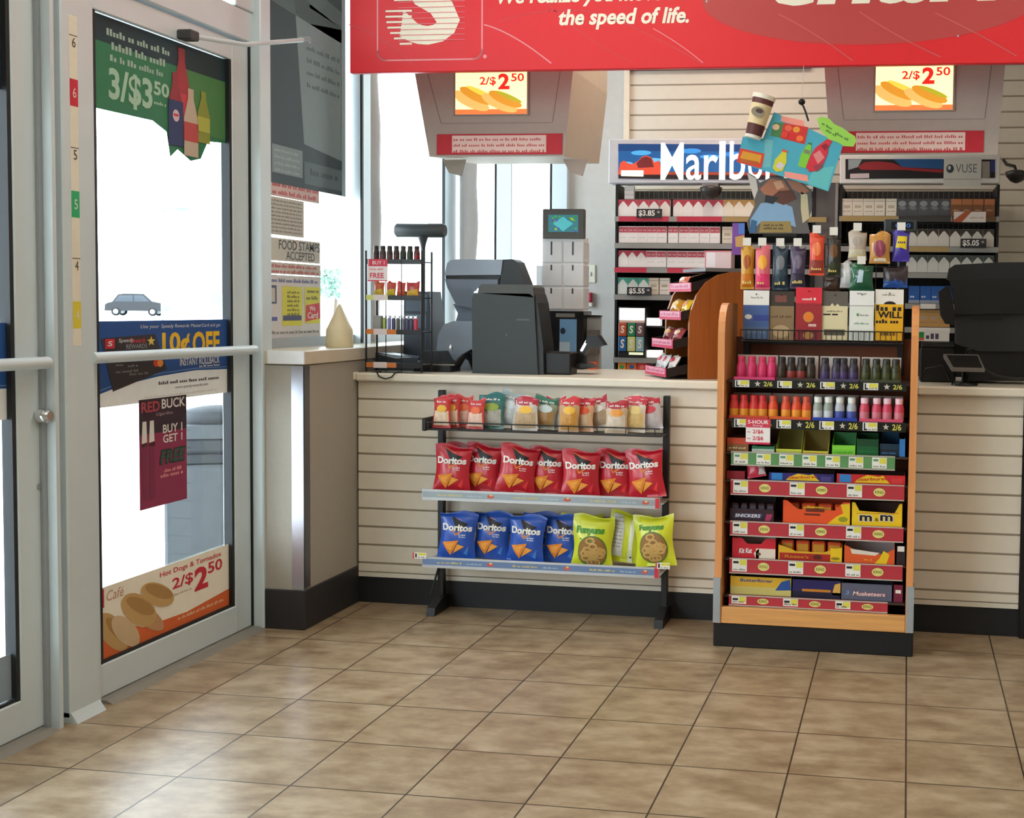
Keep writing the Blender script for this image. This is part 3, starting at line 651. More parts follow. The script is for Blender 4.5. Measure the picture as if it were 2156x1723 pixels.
# height strip on the centre post
m = MB(); z0 = at(160, 728, x=-.221).z; z1 = at(152, 32, x=-.221).z; y0 = at(157, 600, x=-.221).y - .008
m.box(0, .034, 0, .0006, 0, z1 - z0, M((232, 228, 210), .5))
def mk(v0, v1, col, t):
    a, b = at(157, v1, x=-.221).z - z0, at(157, v0, x=-.221).z - z0
    if col: m.rect(0, .034, a, b, M(col, .5), 1)
    if t: m.text(t, .012, .026, (a + b) / 2 - .014, (a + b) / 2 + .014, WHT if col else M((60, 60, 60), .5), 2)
mk(167, 224, (206, 40, 62), '6'); mk(402, 458, (44, 176, 112), '5'); mk(635, 692, (222, 208, 60), '4')
for v, t in ((78, '6'), (314, '5'), (547, '4')): mk(v, v + 24, None, t); m.rect(0, .034, at(155, v - 2, x=-.221).z - z0, at(155, v - 4, x=-.221).z - z0, M((90, 90, 90), .5), 1)
m.build('height_strip', loc=(-.2215, y0, z0), rot=(0, 0, math.pi / 2), label='vertical height marking strip on the aluminium post between the doors', cat='height strip')
# window notices beside the door
def notice(name, u0, u1, v0, v1, lab, fn, base=WHT, x=-.300):
    x = -.299
    a = at(u0, v1, x=x); b = at(u1, v1, x=x); c = at(u0, v0, x=x); W, H = b.y - a.y, c.z - a.z
    m = MB(); m.box(0, W, 0, .0006, 0, H, base); fn(m, W, H)
    m.build(name, loc=(x, a.y, a.z), rot=(0, 0, math.pi / 2), label=lab, cat='notice')
GRY = M((120, 112, 104), .6); RDT = M((200, 80, 84), .6); BLT = M((90, 96, 150), .6)
PAP = M((206, 200, 188), .7, trans=.10); YEL = M((226, 220, 70), .6, trans=.12)
def f1(m, W, H):
    for i in range(2): m.lines(W * .04, W * .98, H * (.55 - .42 * i), H * .26, RDT, 2, 71 + i)
notice('window_notice', 569, 672, 372, 411, 'narrow pink printed notice under the dark window poster', f1, M((220, 196, 190), .7, trans=.1))
def f2(m, W, H):
    for i in range(9): m.lines(W * .03, W * .95, H * (.9 - .1 * i) - H * .02, H * .05, GRY, 2, 81 + i)
notice('window_notice', 569, 640, 412, 493, 'grey page of small print on the window left of the clear pane', f2, PAP)
def f3(m, W, H): m.text('FOOD STAMPS', W * .16, W * .99, H * .52, H * .93, M((70, 72, 74), .6), 2, 0, .01); m.text('ACCEPTED', W * .30, W * .88, H * .08, H * .46, M((70, 72, 74), .6), 2, 0, .01)
notice('window_notice', 569, 674, 499, 548, 'white food stamps accepted notice on the window by the door', f3, PAP)
def f4(m, W, H):
    for i in range(2): m.lines(W * .02, W * .96, H * (.56 - .46 * i), H * .3, RDT, 2, 91 + i)
notice('window_notice', 569, 675, 551, 576, 'red printed strip notice below the food stamps notice', f4, PAP)
def f5(m, W, H):
    m.lines(W * .02, W * .95, H * .89, H * .06, BLT, 2, 95); m.rect(-0, W * .12, H * .56, H * .84, M((80, 84, 110), .6), 2); m.rect(0, W * .09, H * .59, H * .80, PAP, 3); m.rect(0, W * .13, H * .3, H * .36, M((80, 90, 150), .6), 2)
    m.rect(W * .22, W * .62, H * .22, H * .83, YEL, 2); m.rect(W * .67, W * .98, H * .25, H * .83, YEL, 2)
    for i in range(6): m.lines(W * .32, W * .56, H * (.72 - .068 * i), H * .045, M((110, 104, 40), .6), 3, 96 + i)
    m.rect(W * .235, W * .60, H * .30, H * .38, M((70, 74, 110), .6), 3); m.lines(W * .72, W * .96, H * .74, H * .06, M((90, 84, 40), .6), 3, 103); m.lines(W * .70, W * .96, H * .63, H * .06, M((90, 84, 40), .6), 3, 104)
    m.flat([(W * .68, H * .28), (W * .99, H * .33), (W * .97, H * .58), (W * .69, H * .54)], M((206, 60, 60), .6), 4); m.text('We', W * .76, W * .88, H * .45, H * .53, WHT, 5, .1, .02); m.text('Card', W * .72, W * .94, H * .33, H * .43, WHT, 5, .1, .02)
    m.lines(W * .03, W * .96, H * .10, H * .05, GRY, 2, 105)
notice('window_notice', 569, 675, 578, 718, 'white notice with two yellow panels just above the window ledge', f5, M((214, 208, 204), .7, trans=.12))
a = at(569, 372, x=-.298); b = at(727, 402, x=-.298); m = MB(); W = b.y - a.y; H = 2.80 - a.z
TE = M((58, 72, 78), .6, trans=.05); TE2 = M((136, 154, 158), .6, trans=.10); TE3 = M((96, 112, 118), .6, trans=.07)
m.box(0, W, 0, .0008, -.02, H, TE); m.flat([(W * .42, .16), (W * .95, .13), (W * .95, H * .64), (W * .30, H * .69)], TE2, 1); m.rect(W * .02, W * .40, .02, .13, TE2, 2); m.rect(W * .42, W * .95, .0, .09, TE3, 2)
m.flat([(0, H * .62), (W, H * .58), (W, H * .70), (0, H * .78)], TE3, 1)
for i in range(4): m.lines(W * .05, W * .36, .105 - .026 * i, .012, M((170, 186, 184), .6), 3, 111 + i)
for i in range(4): m.lines(W * .46, W * .92, H * .5 - i * .05, .02, TE3, 3, 116 + i)
m.lines(W * .5, W * .9, .04, .03, TE, 3, 120); m.rect(W * .945, W, -.02, H, M((190, 206, 208), .5, trans=.3), 4)
m.text('SALE', W * .06, W * .38, H * .55, H * .60, TE3, 3) if False else None
m.build('window_poster', loc=(-.298, a.y, a.z), rot=(0, 0, math.pi / 2), label='big dark grey-green poster filling the upper window next to the door', cat='poster')
# pale curled sheets hanging at the window posts
def curl(loc, ztop, pts, lab):
    m = MB(); PC = M((196, 192, 190), .7, trans=.25); n = 14; vs = []; fs = []
    for j in range(n + 1):
        t = j / n; z = ztop * t
        for i, (x, y) in enumerate(pts):
            k = 1 + .25 * math.sin(t * 3.1) + .06 * math.sin(t * 19); vs.append((x * k, y * k, z)); 
        for i, (x, y) in enumerate(reversed(pts)):
            k = 1 + .25 * math.sin(t * 3.1) + .06 * math.sin(t * 19); vs.append((x * k, y * k + .004, z))
    q = len(pts) * 2
    for j in range(n):
        for i in range(q): fs.append((j * q + i, j * q + (i + 1) % q, (j + 1) * q + (i + 1) % q, (j + 1) * q + i))
    m.add(vs, fs, PC, True); m.add([vs[i] for i in range(q)], [tuple(range(q))], PC)
    m.build('curled_sheet', loc=loc, label=lab, cat='hanging sheet')
curl((-.27, 2.30, 1.05), 1.30, [(0, 0), (.02, .02), (.03, .05), (.02, .09), (0, .12)], 'pale curled paper sheet hanging by the middle window post')
curl((-.235, 3.36, 1.06), 1.4, [(0, 0), (.02, -.02), (.04, -.03), (.065, -.02), (.08, 0)], 'pale curled paper sheet hanging in the window corner')

# ------------------------------------------------------------------ snack rack in front of the counter
RK = M((34, 34, 36), .45)
x0, x1 = .318, 1.232
rk = thing('snack_rack', ((x0 + x1) / 2, 1.72, 0), 'black metal snack rack with three shelves standing against the counter front', 'rack')
XC = (x0 + x1) / 2; T0 = Matrix.Translation((-XC, -1.72, 0))
for x in (x0, x1):
    m = MB(T0); m.box(x - .012, x + .012, 1.735, 1.765, .03, .885, RK, .002); m.build('post', rk)
    m = MB(T0); m.prism([(1.785, 0), (1.785, .055), (1.75, .060), (1.735, .06), (1.64, .032), (1.632, 0)], x - .017, x + .017, RK, 'x'); m.build('foot', rk)
LIP = M((150, 160, 166), .35, .3); LIPB = M((104, 128, 168), .45)
def rshelf(z, col, seed):
    m = MB(T0); m.box(.300, 1.25, 1.605, 1.735, z - .004, z, M((196, 196, 192), .4, .4)); m.build('shelf', rk)
    q = MB(T0 @ Matrix.Translation((0, 1.6, 0))); q.box(.297, 1.24, 0, .004, z - .02, z + .022, M((190, 192, 194), .3, .4)); q.rect(.30, 1.232, z - .009, z + .014, col, 1)
    for k in range(3):
        b = .33 + k * .305; q.lines(b + .03, b + .13, z - .002, .008, M((206, 190, 110), .5), 2, seed + k); q.lines(b + .15, b + .21, z - .002, .006, M((176, 196, 206), .5), 2, seed + k + 5); q.ell(b + .245, z + .002, .014, .007, M((196, 90, 80), .5), 2); q.ell(b + .247, z + .007, .006, .004, M((226, 190, 120), .5), 3)
    q.rect(1.222, 1.238, z - .018, z + .02, M((206, 50, 60), .5), 3); q.build('price_rail', rk)
rshelf(.487, LIP, 131); rshelf(.222, LIPB, 141)
m = MB(T0)
for z in (.742, .770): m.tube([(.302, 1.605, z), (1.236, 1.605, z)], .003, RK, 6)
for i in range(9): X = .32 + i * .112; m.tube([(X, 1.605, .742), (X, 1.605, .770)], .002, RK, 5)
m.box(.300, 1.24, 1.608, 1.735, .738, .742, RK); m.box(.296, .312, 1.60, 1.735, .735, .785, RK, .003); m.build('wire_shelf', rk)
m = MB(T0); m.tube([(.316, 1.74, .20), (.292, 1.70, .066)], .004, RK, 6); m.build('strut', rk)
def tagcard(u, v, y, label):
    p = at(u, v, y=y); m = MB(); m.box(0, .055, 0, .001, 0, .024, M((232, 230, 224), .5)); m.rect(.022, .053, .013, .022, M((222, 210, 70), .5), 1); m.rect(.010, .017, .004, .02, M((50, 50, 54), .5), 1); m.rect(0, .006, 0, .024, M((214, 70, 80), .5), 1); m.lines(.022, .05, .003, .006, GRY, 1, int(u))
    m.build('price_tag', loc=tuple(p), label=label, cat='price tag')
tagcard(869, 1176, 1.596, 'small price tag sticking out left of the lowest snack shelf'); tagcard(1380, 1198, 1.594, 'small price tag at the right end of the lowest snack shelf')

# ------------------------------------------------------------------ crisp bags
def bagwarp(w, h, d, seed, back=False):
    r = random.Random(seed); a, b, c = r.uniform(0, 6), r.uniform(0, 6), r.uniform(.02, .05)
    def f(p):
        u = max(-1, min(1, 2 * p.x / w)); t = max(0, min(1, p.z / h))
        e = max(0, min(1, (t - .055) / .89)); k = max(0, 1 - abs(u) ** 2.2) ** .75 * max(0, math.sin(math.pi * e)) ** .6
        k += .07 * math.sin(9 * u + a + 5 * t) * math.sin(math.pi * t) * (1 - abs(u)) + .05 * math.sin(13 * t + b + 3 * u) * (1 - u * u) * (1 if .05 < t < .95 else 0)
        X = p.x * (1 - .07 * math.sin(math.pi * t) + c * math.sin(7 * t + a)); Z = p.z + (.008 * (math.sin(3 * u + b) - 1) * (t > .9))
        return Vector((X, (p.y + d / 2 * k) if back else p.y - d / 2 * k, Z))
    return f
def bag(name, w, h, d, col, seed, fn, foil=.32, T=None):
    m = MB(T); mt = M(col, foil, noise=.1, scale=18, spec=.5, clear=.25); nx, nz = 12, 18
    for back in (False, True):
        m.warp = bagwarp(w, h, d, seed, back)
        vs = [(-w / 2 + w * i / nx, 0, h * j / nz) for j in range(nz + 1) for i in range(nx + 1)]
        fs = []
        for j in range(nz):
            for i in range(nx):
                q = j * (nx + 1) + i; f = (q, q + 1, q + nx + 2, q + nx + 1); fs.append(f[::-1] if back else f)
        m.add(vs, fs, mt, True)
    m.warp = bagwarp(w, h, d, seed)
    if fn: fn(m, w, h)
    m.warp = None
    return m
CHIP = M((226, 136, 40), .6, noise=.2, scale=90); CHIP2 = M((236, 160, 64), .6, noise=.2, scale=90); INK = M((26, 22, 26), .4)
def doritos(red):
    def fn(m, w, h):
        hi = M((226, 60, 60), .35) if red else M((70, 130, 210), .35)
        m.flat([(-.20 * w, .90 * h), (.02 * w, .80 * h), (.30 * w, .74 * h), (.02 * w, .56 * h)], INK, 4, 4)
        m.stroke([(-.22 * w, .92 * h), (.02 * w, .83 * h), (.12 * w, .80 * h)], .010 * w, CHIP2, 5)
        m.stroke([(-.10 * w, .60 * h), (-.02 * w, .505 * h), (.16 * w, .60 * h)], .03 * w, CHIP, 5)
        m.text('Doritos', -.42 * w, .42 * w, .585 * h, .725 * h, WHITE, 7, 0, .04)
        m.lines(.06 * w, .3 * w, .50 * h, .03 * h, WHITE, 5, 150); m.lines(.08 * w, .3 * w, .46 * h, .025 * h, WHITE, 5, 151)
        m.flat([(-.40 * w, .34 * h), (.08 * w, .40 * h), (-.14 * w, .08 * h)], CHIP, 6, 3); m.flat([(-.08 * w, .12 * h), (.24 * w, .28 * h), (.04 * w, .32 * h)], CHIP2, 8, 3)
        m.flat([(-.30 * w, .30 * h), (-.02 * w, .35 * h), (-.15 * w, .18 * h)], CHIP2, 8, 2)
        m.flat([(.20 * w, .14 * h), (.36 * w, .30 * h), (.30 * w, .10 * h)], hi, 4, 2)
    return fn
BW, BH = .150, .192
redm = bag('crisp_bag', BW, BH, .048, (188, 26, 44), 3, doritos(True)); bluem = bag('crisp_bag', BW, BH, .048, (34, 80, 176), 4, doritos(False))
def shelfx(u, v, y): return at(u, v, y=y).x
RB = [(950, 0.03, 0, 1.655), (1012, .06, -1, 1.638), (1083, .12, 2, 1.650), (1150, .02, 0, 1.640), (1222, .0, 1, 1.652), (1293, .01, 0, 1.640), (1364, -.14, -2, 1.64)]
first = None
desc = ['leftmost red chip bag on the middle shelf of the snack rack', 'red chip bag second from the left on the middle rack shelf', 'leaning red chip bag third from the left on the middle rack shelf', 'red chip bag in the centre of the middle rack shelf', 'red chip bag third from the right on the middle rack shelf', 'red chip bag second from the right on the middle rack shelf', 'tilted red chip bag at the right end of the middle rack shelf']
proto = redm.build('chip_bag')
for i, (u, ry, rz, y) in enumerate(RB):
    o = proto if i == 0 else proto.copy()
    if i: C.objects.link(o)
    y = 1.638 if i % 2 == 0 else 1.676; o.location = (shelfx(u, 1018, y), y, .490 + abs(ry) * .09); o.rotation_euler = (R_(-6), ry, R_(rz * 4)); tag(o, desc[i], 'chip bag', 'red chip bags')
o = proto.copy(); C.objects.link(o); o.location = (shelfx(982, 1018, 1.717), 1.717, .495); o.scale = (1, .28, 1); o.rotation_euler = (0, -.04, 0); tag(o, 'red chip bag tucked behind the two leftmost red bags on the middle shelf', 'chip bag', 'red chip bags')
proto = bluem.build('chip_bag')
BB = [(960, .05, 1, 1.655, 'leftmost blue chip bag on the bottom shelf of the snack rack'), (1032, .05, 0, 1.645, 'second blue chip bag from the left on the bottom rack shelf'), (1105, .04, -1, 1.652, 'third blue chip bag from the left on the bottom rack shelf'), (1180, .03, 0, 1.665, 'blue chip bag partly hidden by the yellow ring snack bags')]
for i, (u, ry, rz, y, lab) in enumerate(BB):
    o = proto if i == 0 else proto.copy()
    if i: C.objects.link(o)
    y = 1.638 if i % 2 == 0 else 1.676; o.location = (shelfx(u, 1165, y), y, .226 + abs(ry) * .09); o.rotation_euler = (R_(-6), ry, R_(rz * 4)); tag(o, lab, 'chip bag', 'blue chip bags')
o = proto.copy(); C.objects.link(o); o.location = (shelfx(1136, 1165, 1.713), 1.713, .232); o.scale = (1, .28, 1); o.rotation_euler = (0, .06, 0); tag(o, 'blue chip bag behind the third and fourth blue bags', 'chip bag', 'blue chip bags')
YB = (206, 212, 44); GRN = M((66, 140, 40), .45); RING = M((196, 158, 90), .6, noise=.15, scale=80); RING_D = M((146, 104, 52), .6)
def rings(m, cx, cz, r, w):
    m.ell(cx, cz, r * 1.08, r * 1.02, M((84, 120, 50), .5), 4, 22, sub=4); m.ell(cx, cz, r, r * .94, RING_D, 6, 22, sub=4); q = random.Random(5)
    for i in range(15):
        a = q.uniform(0, 6.28); rr = r * .72 * math.sqrt(q.random()); X, Z = cx + rr * math.cos(a), cz + rr * math.sin(a); s = r * .26
        pts = [(X + s * math.cos(t * .7854) * 1.1, Z + s * .7 * math.sin(t * .7854)) for t in range(9)]
        m.stroke(pts, r * .13, RING, 7 + i * .3)
def fun(m, w, h):
    m.text('Funyuns', -.40 * w, .30 * w, .58 * h, .76 * h, GRN, 5, .1, .05); m.stroke([(-.3 * w, .52 * h), (-.05 * w, .47 * h), (.1 * w, .50 * h)], .035 * w, GRN, 5); rings(m, .02 * w, .28 * h, .36 * w, w)
def funb(m, w, h):
    m.flat([(-.42 * w, .12 * h), (-.12 * w, .12 * h), (-.12 * w, .93 * h), (-.42 * w, .93 * h)], M((206, 206, 196), .4), 5, 4); m.flat([(.02 * w, .0 * h), (.14 * w, .0 * h), (.14 * w, 1 * h), (.02 * w, 1 * h)], M((220, 224, 190), .35), 5, 6)
    for i in range(9): m.lines(-.39 * w, -.15 * w, (.85 - .07 * i) * h, .022 * h, GRY, 7, 160 + i)
    m.rect(.08 * w, .12 * w, .1 * h, .13 * h, INK, 7); m.flat([(.22 * w, .68 * h), (.45 * w, .70 * h), (.44 * w, .80 * h), (.2 * w, .78 * h)], GRN, 5, 2)
def funs(m, w, h): rings(m, .0, .36 * h, .36 * w, w); m.text('Funyuns', -.35 * w, .3 * w, .66 * h, .8 * h, GRN, 5, .1, .05)
for fn, u, y, ry, rz, lab, sd in ((fun, 1246, 1.641, .02, 0, 'yellow onion ring snack bag facing front beside the blue bags', 11), (funb, 1318, 1.684, .10, 4, 'yellow snack bag turned to show its white panel', 12), (funs, 1382, 1.636, -.12, -10, 'tilted yellow ring snack bag at the right end of the bottom shelf', 13)):
    o = bag('snack_bag', .165, .20, .055, YB, sd, fn).build('snack_bag', loc=(shelfx(u, 1175, y), y, .228 + abs(ry) * .11), rot=(R_(-6), ry, R_(rz)), label=lab, cat='snack bag', group='yellow ring snack bags')
o = bag('snack_bag', .165, .19, .012, YB, 14, None).build('snack_bag', loc=(shelfx(1228, 1170, 1.716), 1.716, .231), rot=(0, -.03, 0), label='yellow snack bag half hidden between the blue and yellow bags', cat='snack bag', group='yellow ring snack bags')
# top wire shelf: small packs of nuts, seeds and sweets
def pack(col, top, accent, win, u, hgt, wd, tilt, y, lab, seed):
    def fn(m, w, h):
        m.flat([(-.5 * w, .70 * h), (.5 * w, .70 * h), (.5 * w, .99 * h), (-.5 * w, .99 * h)], M(top, .35), 2, 3)
        if win: m.flat([(-.42 * w, .08 * h), (.42 * w, .08 * h), (.42 * w, .52 * h), (-.42 * w, .52 * h)], M(win, .3, noise=.3, scale=60), 2, 3)
        m.ell(.02 * w, .58 * h, .3 * w, .11 * h, M(accent, .4), 4, 16, sub=2)
        m.lines(-.3 * w, .35 * w, .76 * h, .06 * h, WHITE, 4, seed)
    bag('snack_pack', wd * 1.5, hgt * 1.1, .022, col, seed, fn).build('snack_pack', loc=(shelfx(u, 890, y), y, .745 + abs(tilt) * .06), rot=(R_(-8), tilt, R_(rnd.uniform(-8, 8))), label=lab, cat='snack pack', group='small snack packs on the top wire shelf')
G1 = (196, 60, 56); YE = (232, 180, 60); W3 = (226, 214, 196)
PK = [((200, 56, 56), (196, 40, 50), YE, (230, 200, 170), 929, .118, .05, 0, 'narrow red and yellow seed pack at the left end of the wire shelf'), ((200, 56, 56), (196, 40, 50), YE, (230, 196, 166), 948, .122, .05, 0, 'narrow red and yellow seed pack second on the wire shelf'),
      ((214, 80, 66), (206, 60, 56), (236, 120, 80), (232, 190, 170), 974, .118, .05, .02, 'coral red seed pack third on the wire shelf'), ((206, 70, 60), (196, 50, 54), (232, 110, 60), (230, 190, 170), 1000, .112, .05, .0, 'coral red seed pack fourth on the wire shelf'),
      ((60, 116, 108), (40, 104, 104), (150, 170, 70), (176, 172, 160), 1033, .132, .07, 0, 'teal nut pack left of the silver pack'), ((176, 186, 190), (150, 166, 172), (210, 220, 224), (196, 200, 200), 1064, .128, .06, .22, 'leaning silver snack pack on the wire shelf'),
      ((200, 190, 180), (176, 40, 60), YE, (180, 150, 110), 1105, .125, .07, 0, 'red topped clear nut pack right of the silver pack'), ((150, 150, 130), (50, 110, 90), (210, 226, 226), (170, 130, 80), 1142, .12, .065, .12, 'green topped nut pack in the middle of the wire shelf'),
      (W3, (206, 50, 80), (240, 236, 230), (226, 222, 216), 1170, .12, .055, -.05, 'white nut pack with pink top on the wire shelf'), ((190, 150, 110), (200, 50, 60), YE, (196, 140, 60), 1197, .128, .055, 0, 'red topped pretzel pack just right of the white pack'),
      ((214, 160, 120), (190, 40, 56), (226, 90, 50), (206, 170, 130), 1226, .125, .06, 0, 'red topped orange nut pack on the wire shelf'), ((206, 196, 186), (176, 40, 60), (240, 236, 230), (176, 150, 120), 1262, .118, .065, -.2, 'red topped pack leaning left over the orange nut pack'),
      ((196, 170, 140), (170, 40, 56), (226, 150, 60), (206, 190, 170), 1297, .12, .06, 0, 'red topped cashew pack third from the right'), ((232, 226, 216), (206, 70, 90), (240, 220, 150), (226, 196, 130), 1333, .132, .06, .06, 'pale pack with cream window second from the right on the wire shelf'), ((190, 180, 180), (186, 36, 56), (206, 60, 70), (190, 180, 180), 1372, .122, .065, -.18, 'red topped pack at the right end of the wire shelf')]
for i, p in enumerate(PK): pack(p[0], p[1], p[2], p[3], p[4], p[5], p[6], p[7], 1.636 + (i % 3) * .03, p[8], 200 + i)

# ------------------------------------------------------------------ orange wooden candy display
ds = thing('candy_display', (1.83, 1.60, 0), 'orange wooden candy display stand with stepped shelves in front of the counter', 'display stand')
DT = Matrix.Translation((-1.83, -1.60, 0)); DARK = M((46, 26, 18), .6)
prof = [(1.44, .088), (1.44, 1.14), (1.447, 1.18), (1.468, 1.215), (1.50, 1.238), (1.54, 1.247), (1.757, 1.247), (1.757, .088)]
for a, b in ((1.478, 1.503), (2.163, 2.188)): m = MB(DT); m.prism(prof, a, b, WOOD, 'x'); m.build('side_panel', ds)
m = MB(DT); m.box(1.503, 2.163, 1.735, 1.755, .088, 1.12, M((118, 66, 42), .5)); m.build('back_panel', ds)
MB(DT).box(1.474, 2.192, 1.448, 1.757, 0, .088, M((20, 20, 22), .5), .004).build('plinth', ds)
m = MB(DT); m.box(1.503, 2.163, 1.441, 1.465, .088, .147, WOODX, .002); m.ell(0, 0, 0, 0, WOODX) if False else None; m.build('front_rail', ds)
for a, b in ((1.474, 1.478), (2.188, 2.192)): m = MB(DT); m.box(a, b, 1.436, 1.50, .09, .255, ALU_D, 0); sx = (1.478, 1.500) if a < 1.6 else (2.166, 2.188); m.box(sx[0], sx[1], 1.436, 1.4395, .09, .255, ALU_D); m.build('corner_guard', ds, label='silver metal corner guard')
def dshelf(z, lipz0, lipz1, yf, col, seed, xr=2.150, kind='red'):
    z = lipz1 - .004; m = MB(DT); m.box(1.506, 2.160, yf + .004, 1.735, z - .006, z, M((60, 44, 38), .5)); sh = m.build('shelf', ds)
    q = MB(DT @ Matrix.Translation((0, yf, 0))); q.box(1.527, xr, 0, .004, lipz0, lipz1, M(col, .4)); H = lipz1 - lipz0
    TW = M((226, 224, 216), .5); TY = M((214, 206, 80), .5); TK = M((214, 206, 120), .5)
    n = {'black': 4, 'green': 7, 'red': 3}[kind]; st = (xr - 1.535) / n
    for i in range(n):
        X = 1.537 + i * st
        if kind == 'black':
            q.rect(X, X + .052, lipz0 + .002, lipz1 - .002, TW, 1); q.rect(X + .02, X + .05, lipz1 - .018, lipz1 - .004, TY, 2); q.rect(X + .004, X + .009, lipz0 + .004, lipz1 - .004, INK, 2); q.rect(X + .004, X + .016, lipz0 + .004, lipz0 + .009, INK, 2); q.lines(X + .02, X + .05, lipz0 + .005, .006, GRY, 2, seed + i)
            cx, cz = X + .082, (lipz0 + lipz1) / 2; q.flat([(cx + .012 * (1 if k % 2 == 0 else .4) * math.sin(math.pi * k / 5), cz + .012 * (1 if k % 2 == 0 else .4) * math.cos(math.pi * k / 5)) for k in range(10)], M((196, 190, 176), .5), 1)
            q.text('2/6', X + .104, X + .136, lipz0 + .006, lipz1 - .006, M((206, 200, 90), .5), 1, 0, .02)
        elif kind == 'green':
            q.rect(X, X + .052, lipz0 + .006, lipz1 - .006, TW, 1); q.rect(X + .026, X + .05, lipz1 - .028, lipz1 - .008, TY, 2); q.rect(X + .004, X + .022, lipz1 - .02, lipz1 - .012, M((90, 140, 110), .5), 2); q.lines(X + .004, X + .048, lipz0 + .01, .007, GRY, 2, seed + i)
        else:
            q.rect(X, X + .054, lipz0 + .008, lipz1 - .004, TW, 1); q.rect(X + .028, X + .052, lipz1 - .026, lipz1 - .006, TY, 2); q.rect(X + .004, X + .024, lipz1 - .02, lipz1 - .012, INK, 2); q.lines(X + .004, X + .05, lipz0 + .012, .007, GRY, 2, seed + i)
            q.ell(X + .115, (lipz0 + lipz1) / 2, .021, H * .27, TK, 1, 12); q.text('KING', X + .1, X + .13, (lipz0 + lipz1) / 2 - .005, (lipz0 + lipz1) / 2 + .006, M((120, 110, 40), .5), 2, 0, .02)
    if kind != 'black': q.box(1.527, xr, -.002, 0, lipz1 - .004, lipz1, M((180, 170, 160), .4)); q.box(1.527, xr, -.002, 0, lipz0, lipz0 + .004, M((180, 170, 160), .4))
    q.build('price_rail', ds)
BK = (18, 20, 18); RR = (176, 52, 62)
dshelf(.947, .943, .972, 1.475, BK, 300, kind='black'); dshelf(.802, .798, .832, 1.470, BK, 310, kind='black'); dshelf(.665, .661, .712, 1.470, (92, 140, 88), 320, 2.115, 'green')
dshelf(.557, .553, .610, 1.470, RR, 330); dshelf(.408, .404, .459, 1.470, RR, 340); dshelf(.270, .266, .323, 1.470, RR, 350); dshelf(.150, .148, .188, 1.468, RR, 360, 2.10)
# small promotion card hanging from the second rail
p = at(1570, 935, y=1.463); q_ = at(1622, 883, y=1.463); W, H = q_.x - p.x, q_.z - p.z
m = MB(); m.box(0, W, 0, .001, 0, H, M((232, 226, 222), .5)); RP = M((206, 50, 78), .5); m.rect(0, W, H * .66, H, RP, 1); m.rect(0, W, 0, H * .08, RP, 1); m.text('5-HOUR', W * .08, W * .92, H * .80, H * .95, WHITE, 2, 0, .02); m.text('Energy', W * .3, W * .7, H * .69, H * .77, WHITE, 2)
for z in (.40, .14): m.text('2/$6', W * .28, W * .72, H * z, H * (z + .18), RP, 2, 0, .02); m.lines(W * .06, W * .2, H * (z + .06), .005, RP, 2, 370)
m.build('promotion_card', loc=tuple(p), label='red and white price card hanging over the green price rail', cat='price card')

def bottle(lower, mid, cap, h=.082, r=.0178):
    o = MB(); o.lathe([(r * .9, 0), (r, .004), (r, h * .40)], M(lower, .35), 14); o.lathe([(r, h * .40), (r * 1.0, h * .55), (r * .92, h * .62), (r * .80, h * .70), (r * .74, h * .76)], M(mid, .35), 14)
    b = o.build('shot_bottle')
    MB().lathe([(r * .76, h * .755), (r * .80, h * .95), (r * .66, h)], M(cap, .35), 14).build('cap', b)
    return b
DG = (52, 56, 34); DB = (50, 38, 32); DP = (54, 46, 62); PKB = (206, 52, 104)
def brow(names, us, y, z, protos, labs, v, grp):
    for i, u in enumerate(us):
        pr = protos[i % len(protos)]; new = not pr.get('used')
        o = pr['o'] if new else copy_tree(pr['o'], (0, 0, 0)); pr['used'] = True
        o.location = (at(u, v, y=y).x, y, z); o.rotation_euler = (0, 0, rnd.uniform(-.3, .3)); tag(o, labs[i], 'shot bottle', grp)
def BP(*a): return {'o': bottle(*a)}
def lab4(desc, where): return ['%s energy shot bottle %s in %s' % (desc, k, where) for k in ('leftmost', 'second from left', 'third from left', 'rightmost')]
gT = 'energy shot bottles on the display'
brow('', (1561, 1583, 1605, 1625), 1.515, .973, [BP(PKB, PKB, (200, 50, 90))], lab4('pink', 'the top shelf pink tray'), 790, gT)
bA, bB = BP((60, 48, 36), DB, (34, 28, 28)), BP((140, 56, 50), DB, (34, 28, 28)); brow('', (1646, 1666, 1687, 1707), 1.515, .973, [bA, bB, bB, bA], lab4('dark brown', 'the brown tray'), 790, gT)
brow('', (1737, 1761, 1776, 1797), 1.515, .973, [BP((74, 60, 100), DP, (40, 36, 44))], lab4('dark purple', 'the purple tray'), 790, gT)
brow('', (1823, 1845, 1866, 1886), 1.515, .973, [BP((70, 76, 44), DG, (36, 40, 32))], lab4('dark green', 'the top shelf green tray'), 790, gT)
brow('', (1546, 1567, 1588, 1606), 1.505, .833, [BP((226, 150, 50), (206, 56, 50), (206, 44, 48))], lab4('red over yellow', 'the left tray'), 860, gT)
brow('', (1628, 1655, 1677, 1698), 1.505, .833, [BP((232, 150, 50), (220, 78, 46), (206, 80, 60))], lab4('orange', 'the orange tray'), 860, gT)
wb1, wb2 = BP((196, 200, 206), (150, 160, 150), (232, 232, 226)), BP((70, 84, 160), (176, 180, 190), (232, 232, 226)); brow('', (1722, 1744, 1768, 1793), 1.505, .833, [wb1, wb1, wb2, wb2], lab4('white capped blue', 'the blue tray'), 860, gT)
pk1 = BP((206, 120, 136), (206, 70, 96), (240, 196, 206)); brow('', (1820, 1846, 1868, 1893), 1.505, .833, [pk1], lab4('pale pink', 'the right tray of the second shelf'), 860, gT)
